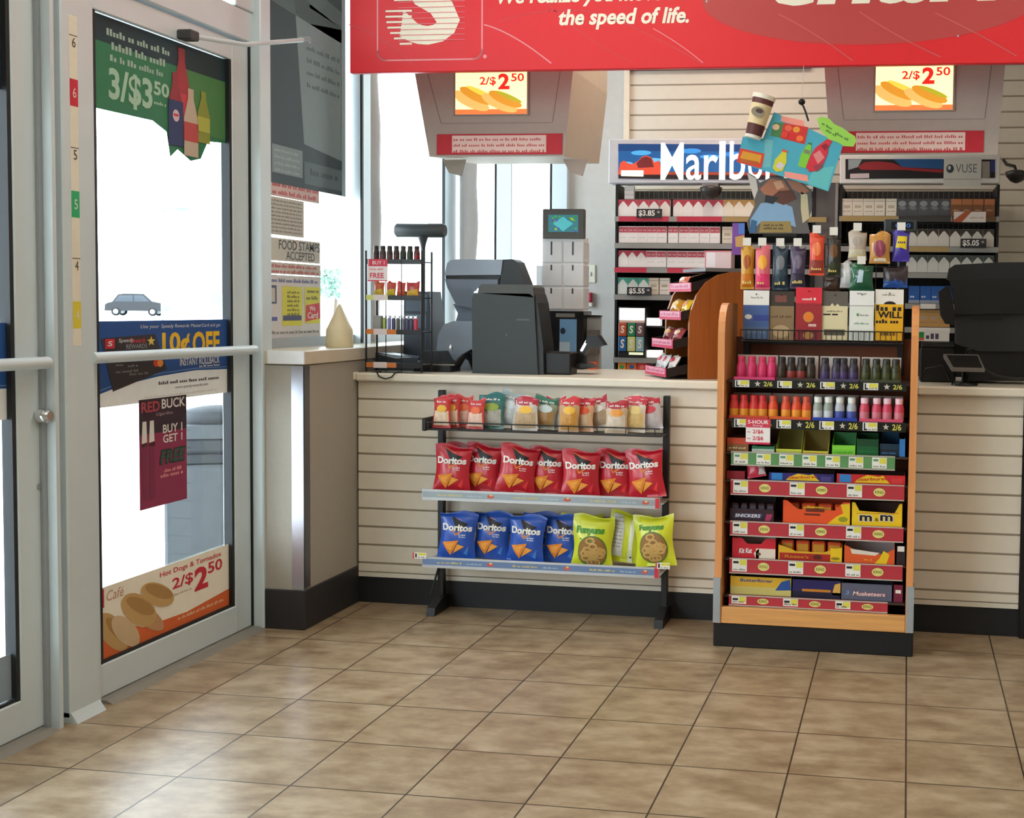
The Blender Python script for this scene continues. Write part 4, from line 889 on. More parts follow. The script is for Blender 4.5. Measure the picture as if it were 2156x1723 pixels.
brow('', (1722, 1747, 1770, 1794), 1.548, .833, [wb1], ['white capped energy shot bottle behind the %s bottle of the blue tray' % k for k in ('leftmost', 'second', 'third', 'rightmost')], 860, gT)
brow('', (1822, 1847, 1869, 1893), 1.548, .833, [pk1], ['pale pink energy shot bottle behind the %s bottle of the right tray' % k for k in ('leftmost', 'second', 'third', 'rightmost')], 860, gT)
def tray(u0, u1, z, back, lip, lab, yb=1.60):
    a = at(u0, 800, y=1.49).x; b = at(u1, 800, y=1.49).x
    t = thing('bottle_tray', ((a + b) / 2, 1.53, z), lab, 'tray', 'cardboard trays of energy shots'); w2 = (b - a) / 2 - .001
    MB().box(-w2, w2, .055, .058, 0, .088, M(back, .6)).build('back_card', t)
    q = MB(); q.box(-w2, w2, -.045, .058, 0, .002, M(lip, .5)); q.box(-w2, w2, -.047, -.045, 0, .012, M(lip, .5)); q.build('tray_base', t)
TW_ = (196, 190, 186)
for u0, u1, lip, lab in ((1545, 1632, (206, 60, 110), 'cardboard tray of pink energy shots'), (1634, 1719, (60, 44, 40), 'cardboard tray of brown energy shots'), (1722, 1808, (70, 60, 90), 'cardboard tray of purple energy shots'), (1811, 1897, (60, 62, 40), 'cardboard tray of dark green energy shots')): tray(u0, u1, .9695, TW_, lip, lab)
for u0, u1, lip, lab in ((1536, 1619, (206, 70, 40), 'cardboard tray of red and yellow energy shots'), (1621, 1709, (216, 90, 40), 'cardboard tray of orange energy shots'), (1711, 1807, (40, 66, 170), 'blue cardboard tray of white capped energy shots'), (1810, 1903, (216, 80, 110), 'pink cardboard tray at the right end of the second shelf')): tray(u0, u1, .8295, (170, 160, 150), lip, lab)

def carton(u0, u1, v1, zb, col, lab, fn=None, cut=None, dep=.11, y=1.492, side=None, inner=(60, 40, 34), backup=None, fill=None, cat='candy carton'):
    """open-topped counter carton: printed front (cut), sides, back, floor and the packs inside"""
    a, b = at(u0, v1, y=y).x, at(u1, v1, y=y).x; H = at((u0 + u1) / 2, v1, y=y).z - zb; W = b - a
    t = thing('candy_carton', ((a + b) / 2, y, zb), lab, cat); c = M(col, .45); sc = M(side or col, .45)
    hb = backup or H
    P = [(-W / 2, 0), (W / 2, 0)] + [(W * (x - .5), H * z) for x, z in (cut or [(1, 1), (0, 1)])]
    m = MB(); m.prism(P, 0, .002, c, 'y')
    if fn: fn(m, W, H)
    m.build('front_panel', t)
    m = MB(); e0 = (cut or [(1, 1)])[0][1] * H; e1 = (cut or [(1, 1), (0, 1)])[-1][1] * H
    m.prism([(.002, 0), (dep, 0), (dep, hb), (.002, e1)], -W / 2, -W / 2 + .002, sc, 'x'); m.prism([(.002, 0), (dep, 0), (dep, hb), (.002, e0)], W / 2 - .002, W / 2, sc, 'x')
    m.box(-W / 2, W / 2, dep, dep + .002, 0, hb, M(inner, .6)); m.box(-W / 2 + .002, W / 2 - .002, .002, dep, 0, .002, M(inner, .6)); m.build('box_body', t)
    return t, W, H
def fillbars(t, W, zb, n, col, lab, acc, h=.06, y0=.02, text=None, dz=0):
    """upright wrapped bars standing in a carton"""
    for i in range(n):
        w = W / n * .86; m = MB(); c = M(col, .3, clear=.3); x = -W / 2 + W * (i + .5) / n
        m.box(-w / 2, w / 2, 0, .018, 0, h, c, .005); m.rect(-w / 2 * .8, w / 2 * .8, h * .35, h * .8, M(acc, .4), 1)
        o = m.build('candy_bar', loc=(t.location.x + x, t.location.y + y0, zb + .004), rot=(R_(-8), 0, 0), label=lab % ORD[i], cat='candy bar', group='wrapped bars in cartons')
Y_ = (236, 196, 30); OR_ = (232, 84, 36)
# gum row
def fG(c2, c3=None):
    def fn(m, W, H): m.rect(-W / 2, W / 2, H * .55, H, M(c2, .45), 1); m.lines(-W * .4, W * .4, H * .2, H * .14, M(c3 or (220, 226, 180), .5), 2, int(W * 1e4))
    return fn
carton(1531, 1576, 922, .709, (150, 96, 56), 'orange and tan gum carton at the left end of the gum shelf', fG((206, 80, 50)), cat='gum carton', inner=(150, 70, 40))
carton(1583, 1630, 940, .709, (206, 216, 206), 'low white and green gum carton under the price card', fG((46, 130, 84)), cat='gum carton')
carton(1634, 1688, 946, .709, (176, 190, 60), 'left yellow-green gum carton with raised lid', fG((206, 212, 70)), cut=[(1, .9), (.5, 1), (0, .95)], backup=.075, inner=(132, 120, 56), cat='gum carton')
carton(1690, 1744, 950, .709, (200, 170, 60), 'right yellow-green gum carton beside the bright green one', fG((206, 200, 70), (200, 90, 50)), cut=[(1, .9), (.5, 1), (0, .95)], backup=.075, inner=(132, 112, 50), cat='gum carton')
carton(1752, 1801, 938, .709, (112, 196, 50), 'bright green gum carton in the middle right of the gum shelf', fG((130, 206, 60), (70, 150, 40)), backup=.07, inner=(70, 140, 90), cat='gum carton')
carton(1804, 1850, 925, .709, (22, 90, 46), 'dark green gum carton right of the bright green one', fG((20, 70, 40), (30, 110, 60)), backup=.07, inner=(20, 96, 50), cat='gum carton')
carton(1853, 1893, 935, .709, (22, 34, 46), 'dark carton with blue back near the right gum shelf end', fG((26, 50, 70), (60, 120, 180)), backup=.075, inner=(34, 84, 120), cat='gum carton')
carton(1894, 1906, 925, .709, (50, 120, 190), 'slim bright blue gum carton against the right display side', None, cat='gum carton')
# sweets rows
def fStar(c1, tag_):
    def fn(m, W, H):
        m.flat([(-W * .24, H * .12), (-W * .18, H * .55), (-W * .05, H * .95), (W * .12, H * .8), (W * .18, H * .95), (W * .24, H * .4), (W * .28, H * .12)], M((240, 196, 30), .45), 1)
        m.text('Starburst', -W * .20, W * .24, H * .28, H * .62, M((206, 70, 40), .5), 2, .1, .03, slope=.06); m.rect(-W * .46, -W * .29, H * .1, H * .95, M((50, 130, 200), .45), 1); m.rect(W * .30, W * .46, H * .1, H * .7, M(c1, .45), 1)
    return fn
carton(1619, 1756, 997, .607, (50, 40, 110), 'purple fruit chew carton with yellow splash on the sweets shelf', fStar((80, 70, 130), 0)); carton(1762, 1906, 1000, .607, (206, 40, 44), 'red fruit chew carton with yellow splash on the sweets shelf', fStar((216, 60, 60), 1))
carton(1530, 1568, 992, .607, (150, 30, 44), 'dark red carton at the left end of the sweets shelf', None)
p = at(1592, 1020, y=1.482); bag('sweet_bag', .07, .075, .03, (214, 60, 84), 31, lambda m, w, h: (m.ell(-.1 * w, .6 * h, .3 * w, .2 * h, M((236, 110, 120), .4), 3, 14, sub=2), m.flat([(.12 * w, .1 * h), (.48 * w, .1 * h), (.48 * w, .9 * h), (.2 * w, .9 * h)], M((220, 214, 214), .35), 3, 2))).build('sweet_bag', loc=(p.x, 1.505, .615), rot=(R_(-20), -.2, 0), label='pink and white sweet bag lying over the upper red price rail', cat='sweet bag')
def fSn(m, W, H): m.flat([(-W * .42, H * .25), (W * .20, H * .25), (W * .26, H * .62), (-W * .36, H * .62)], M((60, 66, 110), .5), 1); m.text('SNICKERS', -W * .38, W * .20, H * .30, H * .57, WHITE, 2, .15, .02); m.flat([(W * .30, H * .05), (W * .42, H * .05), (W * .48, H * .62), (W * .34, H * .62)], M((170, 50, 90), .5), 1)
t, W, H = carton(1537, 1629, 1072, .456, (52, 30, 40), 'dark brown bar carton with white lettering left on the bar shelf', fSn, backup=.08, inner=(44, 30, 34)); fillbars(t, W, .456, 5, (56, 34, 36), '%s dark bar from left in the dark brown carton', (70, 60, 80), .060)
def fRe(m, W, H): m.flat([(W * .16, H * .0), (W * .5, 0), (W * .5, H * .95), (W * .36, H * .9), (W * .40, H * .5), (W * .30, H * .35)], M(Y_, .45), 1); m.ell(W * .40, H * .24, W * .07, H * .12, M((150, 150, 30), .5), 2); m.rect(-W * .16, W * .12, H * .52, H * .68, M((110, 40, 20), .5), 2); m.rect(-W * .18, W * .06, H * .36, H * .45, M((110, 40, 20), .5), 2); m.text("Reese's", -W * .14, W * .1, H * .70, H * .80, M(Y_, .5), 2, .1, .02)
t, W, H = carton(1649, 1790, 1056, .456, OR_, 'large orange peanut cup carton in the centre of the bar shelf', fRe, cut=[(1, 1), (.9, 1), (.78, .62), (.22, .62), (.06, 1), (0, 1)], backup=.085, inner=(196, 60, 30)); fillbars(t, W, .456, 4, (222, 74, 34), '%s orange pack from left in the large orange carton', (236, 170, 40), .066)
def fMM(m, W, H): m.text('m', -W * .36, -W * .08, H * .18, H * .48, WHITE, 2, 0, .06); m.text('m', -W * .345, -W * .095, H * .20, H * .46, INK, 3, 0, .03); m.text('&', -W * .04, W * .03, H * .22, H * .36, INK, 3); m.text('m', W * .05, W * .33, H * .22, H * .52, WHITE, 2, 0, .06); m.text('m', W * .065, W * .315, H * .24, H * .50, INK, 3, 0, .03); m.stroke([(-W * .4, H * .52), (-W * .2, H * .56), (W * .2, H * .54), (W * .42, H * .6)], .004, M((206, 150, 40), .5), 1)
t, W, H = carton(1794, 1900, 1060, .456, Y_, 'yellow candy carton with dark lettering right on the bar shelf', fMM, cut=[(1, 1), (.95, 1), (.85, .58), (.15, .64), (.06, 1), (0, 1)], backup=.07, inner=(70, 44, 40)); fillbars(t, W, .456, 5, (70, 40, 34), '%s dark pack from left in the yellow carton', (110, 70, 40), .04)
def fKK(m, W, H): m.rect(W * .05, W * .5, 0, H * .5, M((232, 216, 196), .5), 1); m.flat([(W * .0, H * .25), (W * .12, H * .5), (W * .12, 0), (W * .05, 0)], M((232, 216, 196), .5), 1); m.text('Kit Kat', -W * .34, -W * .04, H * .22, H * .48, WHITE, 2, .15, .03, slope=.05); m.ell(W * .12, H * .22, W * .05, H * .07, M((110, 70, 50), .5), 2)
carton(1542, 1633, 1134, .320, (206, 34, 50), 'red and white wafer carton left on the lower shelf', fKK, cut=[(1, 1), (.78, 1), (.66, .72), (.35, .72), (.22, 1), (0, 1)], backup=.085, inner=(216, 206, 196))
def fR2(m, W, H): m.rect(-W * .48, W * .5, 0, H * .48, M((170, 40, 30), .45), 1); m.rect(W * .32, W * .5, 0, H * .9, M(Y_, .45), 2); m.ell(W * .40, H * .22, W * .07, H * .1, M((150, 120, 30), .5), 3); m.text("Reese's", -W * .40, -W * .02, H * .14, H * .36, M((206, 130, 30), .5), 3, .1, .02); m.ell(W * .12, H * .26, W * .07, H * .16, M((90, 30, 24), .5), 3)
t, W, H = carton(1639, 1773, 1150, .320, (222, 170, 40), 'low orange and yellow carton holding four upright orange packs', fR2, cut=[(1, 1), (.86, .85), (.72, .6), (.28, .6), (.14, .85), (0, 1)], backup=.07, inner=(90, 30, 20)); fillbars(t, W, .320, 4, (228, 84, 36), '%s orange pack from left in the low orange carton', (214, 150, 40), .064, .022)
def fR3(m, W, H): m.flat([(W * .10, 0), (W * .34, 0), (W * .40, H * .55), (W * .28, H * .75), (W * .2, H * .3)], M(Y_, .45), 1); m.flat([(-W * .35, H * .52), (W * .12, H * .46), (W * .2, H * .62), (-W * .38, H * .8)], M((226, 214, 196), .5), 1); m.lines(-W * .1, W * .1, H * .16, H * .1, M((236, 170, 60), .5), 2, 401)
carton(1778, 1884, 1150, .320, (226, 92, 40), 'nearly empty orange carton with white inside at the right of the lower shelf', fR3, cut=[(1, .9), (.8, .55), (.3, .55), (.1, .9), (0, 1)], backup=.07, inner=(196, 190, 190))
carton(1888, 1906, 1150, .320, (40, 32, 36), 'narrow black carton with white flap at the right end of the lower shelf', lambda m, W, H: m.rect(-W * .4, W * .4, H * .7, H * .98, WHITE, 1))
def fBf(m, W, H): m.rect(-W * .5, W * .5, 0, H * .45, M((206, 190, 110), .5), 1); m.flat([(W * .24, H * .3), (W * .5, H * .35), (W * .48, H * .95), (W * .34, H * .8)], M((40, 80, 150), .5), 2); m.text('Butterfinger', -W * .34, W * .2, H * .66, H * .9, M((60, 70, 130), .5), 2, .1, .02)
carton(1538, 1666, 1216, .185, (222, 176, 50), 'yellow and blue bar carton left on the lowest shelf', fBf)
def fBl(m, W, H): m.rect(-W * .5, W * .5, 0, H * .34, M((30, 26, 50), .5), 2); m.rect(-W * .3, W * .3, H * .34, H * .48, M((206, 130, 40), .5), 1); m.flat([(W * .32, H * .2), (W * .5, H * .2), (W * .5, H * .9), (W * .38, H * .8)], M((220, 170, 80), .5), 2)
carton(1669, 1770, 1222, .185, (42, 36, 92), 'dark blue and gold bar carton in the centre of the lowest shelf', fBl)
def f3m(m, W, H): m.text('3', -W * .42, -W * .34, H * .3, H * .55, M((110, 150, 196), .5), 2, .1, .03); m.text('Musketeers', -W * .28, W * .38, H * .26, H * .54, M((196, 70, 80), .5), 3, .15, .06); m.text('Musketeers', -W * .27, W * .37, H * .28, H * .52, WHITE, 4, .15, .01)
carton(1772, 1878, 1230, .185, (96, 98, 116), 'grey bar carton with red and white lettering on the lowest shelf', f3m, backup=.075, inner=(60, 62, 74))
carton(1882, 1901, 1232, .185, (120, 34, 60), 'narrow dark red carton at the right end of the lowest shelf', lambda m, W, H: m.rect(-W * .3, W * .3, H * .5, H * .7, WHITE, 1))

# ------------------------------------------------------------------ hook rack on top of the display, with hanging packs
WIRE = M((40, 40, 42), .4, .3)
hr = thing('hook_rack', (1.83, 1.72, 1.08), 'black wire hook rack rising from the top of the candy display', 'rack')
HT = Matrix.Translation((-1.83, -1.72, -1.08))
for x in (1.545, 2.125): m = MB(HT); m.box(x - .012, x + .012, 1.712, 1.734, .985, 1.475, BLACK, .002); m.build('post', hr)
m = MB(HT)
for k in range(5): m.tube([(1.545, 1.706, 1.14 + k * .083), (2.125, 1.706, 1.14 + k * .083)], .0025, WIRE, 5)
for k in range(13): m.tube([(1.545 + k * .0483, 1.702, 1.12), (1.545 + k * .0483, 1.702, 1.475)], .002, WIRE, 5)
m.build('wire_grid', hr)
m = MB(HT); m.box(1.55, 2.12, 1.708, 1.73, 1.094, 1.112, BLACK); m.build('lower_bar', hr)
def hook(x, z, y, tag_=True, w=.034):
    m = MB(HT); m.tube([(x, 1.706, z + .004), (x, y - .012, z)], .0022, WIRE, 5)
    if tag_: m.box(x - w / 2, x + w / 2, y - .014, y - .0125, z - .013, z + .016, M((226, 222, 216), .5))
    m.build('hook', hr)
def hpack(u0, u1, v0, v1, y, col, lab, fn=None, tag_=True, d=.014, foil=.35, soft=True, seed=1, rot=0):
    a, b = at(u0, v1, y=y), at(u1, v0, y=y); W, H = b.x - a.x, b.z - a.z; xc = (a.x + b.x) / 2; z = a.z
    if soft: m = bag('hanging_pack', W, H, d * 2, col, seed, fn, foil)
    else:
        m = MB(); m.box(-W / 2, W / 2, 0, .004, 0, H, M(col, .45), .001)
        if fn: fn(m, W, H)
    o = m.build('hanging_pack', loc=(xc, y, z), rot=(0, rot, 0), label=lab, cat='hanging pack', group='packs hanging on the wire hooks')
    hook(xc, z + H + (.0055 if soft else -.014), y - (d if soft else 0), tag_, min(.030, W * .74))
def lower(c1, c2, h0=.0, h1=.35):
    def fn(m, w, h): m.flat([(-.46 * w, h0 * h + .05 * h), (.46 * w, h0 * h + .05 * h), (.46 * w, h1 * h), (-.46 * w, h1 * h)], M(c1, .4), 3, 3); m.ell(0, .6 * h, .3 * w, .16 * h, M(c2, .4), 3, 14, sub=2); m.lines(-.35 * w, .35 * w, .12 * h, .07 * h, M((230, 206, 120), .5), 5, int(w * 1e4))
    return fn
hpack(1559, 1589, 514, 609, 1.640, (206, 150, 40), 'golden yellow hanging candy pack, leftmost of the middle hook row', lower((206, 120, 30), (170, 90, 30)), seed=41)
hpack(1589, 1623, 514, 610, 1.625, (226, 110, 120), 'orange and pink hanging candy pack beside the golden one', lower((226, 60, 110), (240, 170, 50)), seed=42)
hpack(1626, 1661, 515, 611, 1.640, (50, 70, 86), 'dark teal hanging candy pack in the middle hook row', lower((40, 56, 72), (120, 124, 130)), seed=43)
hpack(1663, 1697, 515, 608, 1.625, (70, 56, 86), 'dark purple hanging candy pack in the middle hook row', lower((50, 44, 66), (110, 100, 120)), seed=44)
hpack(1703, 1737, 488, 580, 1.630, (226, 76, 44), 'orange-red hanging pack on the upper hook row', lower((150, 60, 50), (240, 130, 80)), seed=45)
hpack(1739, 1772, 492, 584, 1.640, (40, 36, 28), 'near-black hanging pack with brown print right of the orange-red one', lower((46, 52, 30), (110, 70, 36)), seed=46)
hpack(1785, 1826, 483, 548, 1.640, (190, 176, 160), 'pale grey hanging pack on the upper hook row', lower((206, 196, 170), (170, 160, 150)), seed=47)
hpack(1829, 1876, 486, 555, 1.615, (196, 140, 70), 'shiny gold foil pack with pink picture on the upper hook row', lambda m, w, h: (m.ell(0, .45 * h, .3 * w, .26 * h, M((150, 70, 90), .3), 3, 16, sub=3), m.flat([(-.3 * w, .06 * h), (.35 * w, .06 * h), (.3 * w, .16 * h), (-.25 * w, .16 * h)], M((240, 226, 200), .25), 3, 2)), False, .02, .15, seed=48)  # pale patch near the bottom is a highlight painted onto the foil
hpack(1878, 1916, 482, 551, 1.635, (66, 50, 160), 'purple hanging pack with yellow burst at the right end of the hooks', lambda m, w, h: (m.flat([(-.34 * w, .42 * h), (-.2 * w, .78 * h), (.38 * w, .76 * h), (.34 * w, .36 * h), (.05 * w, .42 * h)], M((236, 210, 40), .4), 3, 3), m.lines(-.2 * w, .3 * w, .55 * h, .1 * h, M((90, 50, 110), .5), 5, 7)), seed=49)
hpack(1768, 1802, 548, 606, 1.66, (206, 206, 208), 'crumpled silver foil pack hanging below the grey one', None, False, .02, .12, seed=50)
hpack(1788, 1840, 553, 613, 1.645, (40, 96, 66), 'shiny dark green foil pack below the grey pack', lambda m, w, h: m.flat([(-.2 * w, .3 * h), (.05 * w, .3 * h), (.1 * w, .7 * h), (-.1 * w, .75 * h)], M((190, 214, 230), .2), 3, 3), True, .02, .14, seed=51)
hpack(1735, 1768, 584, 614, 1.67, (70, 50, 40), 'small dark brown pack hanging under the near-black one', None, False, seed=52)
hpack(1858, 1913, 560, 606, 1.68, (60, 46, 50), 'dark pack with blue base hanging below the purple one', lambda m, w, h: m.flat([(-.5 * w, 0), (.5 * w, 0), (.5 * w, .4 * h), (-.5 * w, .4 * h)], M((44, 90, 170), .4), 3, 2), False, seed=53)
def card(hd, body, fn):
    def f(m, W, H): m.rect(-W / 2, W / 2, H * .70, H, M(hd, .5), 1); fn(m, W, H)
    return f
Bf = M((60, 90, 150), .45)
hpack(1564, 1620, 612, 714, 1.598, (70, 98, 156), 'white topped blue card pack, leftmost of the bottom hook row', card((232, 230, 226), 0, lambda m, W, H: (m.rect(-W / 2, W / 2, 0, H * .26, M((84, 110, 150), .45), 1), m.rect(-W * .1, W / 2, H * .38, H * .50, M((52, 70, 150), .45), 1), m.ell(-W * .3, H * .46, W * .14, H * .05, WHT, 2), m.lines(-W * .2, W * .3, H * .84, H * .03, GRY, 2, 421), m.lines(-W * .4, W * .4, H * .12, H * .08, M((110, 140, 170), .5), 2, 422))), False, soft=False)
hpack(1617, 1673, 614, 716, 1.606, (140, 116, 84), 'brown jerky style card pack second in the bottom hook row', card((60, 52, 44), 0, lambda m, W, H: (m.rect(-W * .25, W * .2, H * .78, H * .92, M((120, 70, 60), .5), 2), m.ell(0, H * .18, W * .34, H * .13, M((186, 160, 120), .5), 2), m.lines(-W * .4, W * .4, H * .46, H * .05, M((90, 70, 46), .5), 2, 423))), False, soft=False)
hpack(1674, 1731, 606, 716, 1.594, (156, 40, 48), 'red card pack with orange picture third in the bottom hook row', card((214, 44, 60), 0, lambda m, W, H: (m.lines(-W * .25, W * .3, H * .76, H * .05, WHT, 2, 424), m.ell(0, H * .44, W * .2, H * .1, M((206, 140, 50), .5), 2), m.ell(0, H * .44, W * .12, H * .06, M((236, 120, 40), .5), 3), m.rect(0, W * .3, H * .26, H * .31, M((216, 180, 170), .5), 2), m.rect(-W * .4, W * .4, 0, H * .18, M((120, 40, 50), .5), 1), m.ell(0, H * .09, W * .2, H * .07, M((176, 130, 70), .5), 2))), False, soft=False)
hpack(1729, 1786, 614, 716, 1.604, (218, 206, 166), 'cream card pack with grey top fourth in the bottom hook row', card((96, 90, 84), 0, lambda m, W, H: (m.rect(-W * .44, -W * .16, H * .51, H * .54, INK, 2), m.rect(-W * .10, W * .12, H * .51, H * .54, INK, 2), m.rect(-W * .4, W * .4, H * .10, H * .22, M((90, 84, 70), .5), 2), m.lines(-W * .3, W * .3, H * .58, H * .03, GRY, 2, 425), m.flat([(-W * .2, H * .69), (-W * .1, H * .76), (0, H * .69), (W * .1, H * .75), (W * .2, H * .69)], M((218, 206, 166), .5), 2))), False, soft=False)
hpack(1787, 1841, 613, 717, 1.594, (222, 226, 218), 'white card pack with barred base fifth in the bottom hook row', card((230, 230, 228), 0, lambda m, W, H: (m.rect(-W / 2, W / 2, H * .695, H * .705, GRY, 2), [m.rect(-W * .42 + k * W * .17, -W * .28 + k * W * .17, H * .02, H * .2, M((190, 196, 190), .5), 2) for k in range(5)], m.ell(-W * .15, H * .52, W * .06, H * .03, M((90, 150, 110), .5), 2), m.lines(-W * .05, W * .3, H * .5, H * .03, GRY, 2, 426), m.lines(-W * .3, W * .3, H * .33, H * .03, M((90, 140, 110), .5), 2, 427), m.lines(-W * .2, W * .2, H * .93, H * .03, GRY, 2, 428))), False, soft=False)
hpack(1841, 1903, 610, 717, 1.602, (222, 170, 30), 'yellow card pack with bold black lettering, rightmost of the bottom hook row', card((228, 224, 216), 0, lambda m, W, H: (m.ell(W * .02, H * .70, W * .22, H * .07, INK, 2), m.rect(-W / 2, W / 2, H * .55, H * .71, M((222, 170, 30), .5), 3), m.lines(-W * .46, W * .48, H * .58, H * .12, INK, 4, 429), m.text('WILL', -W * .40, W * .46, H * .44, H * .57, INK, 4, 0, .03), m.lines(-W * .46, W * .44, H * .34, H * .08, INK, 4, 430), m.lines(-W * .3, W * .4, H * .1, H * .09, M((110, 80, 20), .5), 4, 431), m.lines(-W * .25, W * .2, H * .88, H * .03, GRY, 2, 432))), False, soft=False)
m = MB(HT)
for z in (1.108, 1.150): m.tube([(1.54, 1.584, z), (2.13, 1.584, z)], .0022, WIRE, 5)
for k in range(31): m.tube([(1.54 + k * .01967, 1.584, 1.106), (1.54 + k * .01967, 1.584, 1.151)], .0014, WIRE, 4)
for x in (1.54, 2.13): m.tube([(x, 1.584, 1.108), (x, 1.712, 1.108)], .003, WIRE, 5)
m.build('wire_basket', hr)
p = at(1541, 520, y=1.66); q_ = at(1568, 470, y=1.66)
m = MB(); W, H = q_.x - p.x, q_.z - p.z; m.box(0, W, 0, .004, -.03, H, M((120, 70, 150), .5), .001); m.rect(W * .5, W, H * .55, H, M((80, 120, 196), .5), 1); m.flat([(W * .25, H * .42), (W, H * .5), (W, 0), (W * .3, 0)], M((196, 150, 90), .5), 1); m.build('side_card', loc=tuple(p), label='purple and tan card clipped to the left post of the hook rack', cat='card'); m = MB(HT); m.tube([(1.545, 1.715, 1.462), (p.x + .02, 1.664, 1.462)], .003, WIRE, 5); m.build('hook', hr)
# cut-out picture board standing on the rack top
def poly(pts, y, o): return [(at(u, v, y=y).x - o.x, at(u, v, y=y).z - o.z) for u, v in pts]
y = 1.66; o0 = at(1640, 490, y=y); m = MB()
out = [(1578, 492), (1572, 470), (1590, 430), (1578, 385), (1573, 362), (1590, 372), (1600, 385), (1625, 372), (1680, 378), (1708, 400), (1710, 440), (1700, 470), (1706, 492)]
m.prism(poly(out, y, o0), 0, .004, M((96, 92, 92), .55), 'y')
L_ = lambda pts, c, lay, sub=0: m.flat(poly(pts, y, o0), M(c, .55), lay, sub)
L_([(1578, 490), (1580, 462), (1602, 428), (1640, 424), (1668, 436), (1676, 478), (1640, 468), (1600, 470)], (130, 166, 200), 1)
L_([(1573, 364), (1580, 392), (1588, 420), (1596, 400), (1592, 376)], (206, 196, 190), 2); L_([(1600, 398), (1622, 376), (1650, 380), (1664, 404), (1650, 420), (1615, 416)], (176, 112, 84), 2)
L_([(1618, 420), (1640, 402), (1668, 400), (1676, 420), (1650, 432)], (96, 56, 46), 3); L_([(1655, 378), (1684, 384), (1704, 402), (1690, 410), (1668, 398)], (172, 116, 92), 3); L_([(1612, 410), (1640, 416), (1628, 430), (1610, 426)], (40, 44, 50), 4)
L_([(1686, 404), (1700, 410), (1704, 460), (1690, 470), (1686, 440)], (196, 184, 150), 3); L_([(1628, 384), (1644, 380), (1652, 394), (1636, 400)], (214, 160, 130), 4)
L_([(1577, 490), (1582, 462), (1594, 466), (1590, 491)], (50, 96, 136), 3); L_([(1598, 490), (1602, 466), (1664, 466), (1668, 490)], (150, 128, 76), 4); a_, b_ = at(1608, 484, y=y), at(1650, 472, y=y); m.lines(a_.x - o0.x, b_.x - o0.x, a_.z - o0.z + .002, .008, M((70, 60, 40), .5), 6, 441); m.lines(a_.x - o0.x, b_.x - o0.x, a_.z - o0.z + .014, .008, M((70, 60, 40), .5), 6, 442)
m.build('picture_board', loc=tuple(o0), label='cut-out picture board with blue shape and tan label on top of the hook rack', cat='picture board')
m = MB(HT); m.box(o0.x - .06, o0.x + .06, 1.664, 1.71, o0.z - .012, o0.z - .002, BLACK); m.build('top_bar', hr)

# ------------------------------------------------------------------ tilted blue sign hanging on a string
y = 1.60; o0 = at(1665, 320, y=y); mob = thing('hanging_mobile', tuple(o0), 'tilted bright blue hanging cardboard sign with drink pictures', 'hanging sign')
BL = M((72, 166, 190), .5); m = MB(); P = lambda pts: poly(pts, y, o0)
m.prism(P([(1551, 341), (1564, 288), (1606, 292), (1630, 236), (1775, 305), (1744, 403)]), 0, .004, BL, 'y')
F = lambda pts, c, lay, r=.5: m.flat(P(pts), M(c, r), lay)
F([(1611, 293), (1628, 296), (1622, 352), (1607, 352)], (110, 180, 190), 1); F([(1742, 402), (1700, 386), (1712, 356), (1756, 350)], (96, 186, 190), 1)
F([(1646, 244), (1692, 254), (1694, 266), (1690, 268), (1644, 255)], (236, 150, 136), 2); F([(1652, 361), (1700, 369), (1702, 383), (1652, 373)], (236, 150, 136), 2)
F([(1629, 258), (1650, 259), (1644, 290), (1622, 286)], (70, 130, 76), 2); F([(1650, 259), (1702, 268), (1694, 304), (1643, 291)], (206, 50, 44), 3)
for i, (u, v, c) in enumerate(((1660, 270, (226, 100, 70)), (1677, 273, (226, 150, 50)), (1668, 288, (216, 40, 36)), (1684, 292, (236, 110, 50)), (1634, 268, (226, 190, 150)), (1652, 284, (226, 60, 50)))): q = at(u, v, y=y); m.ell(q.x - o0.x, q.z - o0.z, .013, .011, M(c, .5), 4 + i)
F([(1559, 312), (1610, 324), (1603, 355), (1551, 341)], (216, 60, 40), 2); F([(1564, 318), (1604, 327), (1600, 344), (1558, 333)], (214, 150, 40), 3); F([(1560, 334), (1598, 341), (1596, 348), (1558, 340)], (180, 90, 30), 4)
# bottle shapes: yellow, green, red
F([(1634, 362), (1627, 354), (1632, 336), (1645, 322), (1648, 314), (1658, 318), (1656, 328), (1656, 342), (1648, 360)], (206, 200, 50), 4); F([(1648, 314), (1659, 318), (1657, 322), (1646, 319)], (216, 90, 60), 5); F([(1633, 350), (1642, 340), (1652, 348), (1644, 358)], (206, 196, 206), 5)
F([(1680, 350), (1686, 326), (1695, 311), (1702, 303), (1708, 306), (1708, 322), (1696, 355)], (126, 196, 60), 4); F([(1700, 303), (1708, 306), (1710, 302), (1703, 300)], (40, 120, 80), 5); F([(1694, 314), (1707, 318), (1704, 326), (1692, 322)], (120, 130, 90), 5)
F([(1697, 352), (1706, 330), (1716, 312), (1740, 294), (1747, 292), (1752, 298), (1744, 312), (1742, 326), (1734, 344), (1722, 360), (1704, 362)], (206, 44, 64), 6); F([(1712, 326), (1726, 316), (1736, 332), (1722, 346)], (216, 130, 130), 7); F([(1728, 308), (1738, 302), (1746, 308), (1738, 318)], (140, 30, 40), 7); F([(1712, 350), (1730, 344), (1732, 352), (1720, 362)], (150, 60, 76), 8)
m.build('sign_board', mob)
m = MB(); F([(1721, 250), (1745, 247), (1772, 268), (1795, 280), (1803, 296), (1796, 308), (1775, 308), (1750, 296), (1728, 278)], (150, 206, 90), 0) if False else None
m.prism(P([(1720, 250), (1730, 246), (1746, 250), (1757, 262), (1775, 270), (1788, 280), (1800, 287), (1803, 297), (1797, 309), (1776, 308), (1764, 300), (1745, 294), (1728, 276)]), -.004, -.002, M((150, 206, 84), .5), 'y')
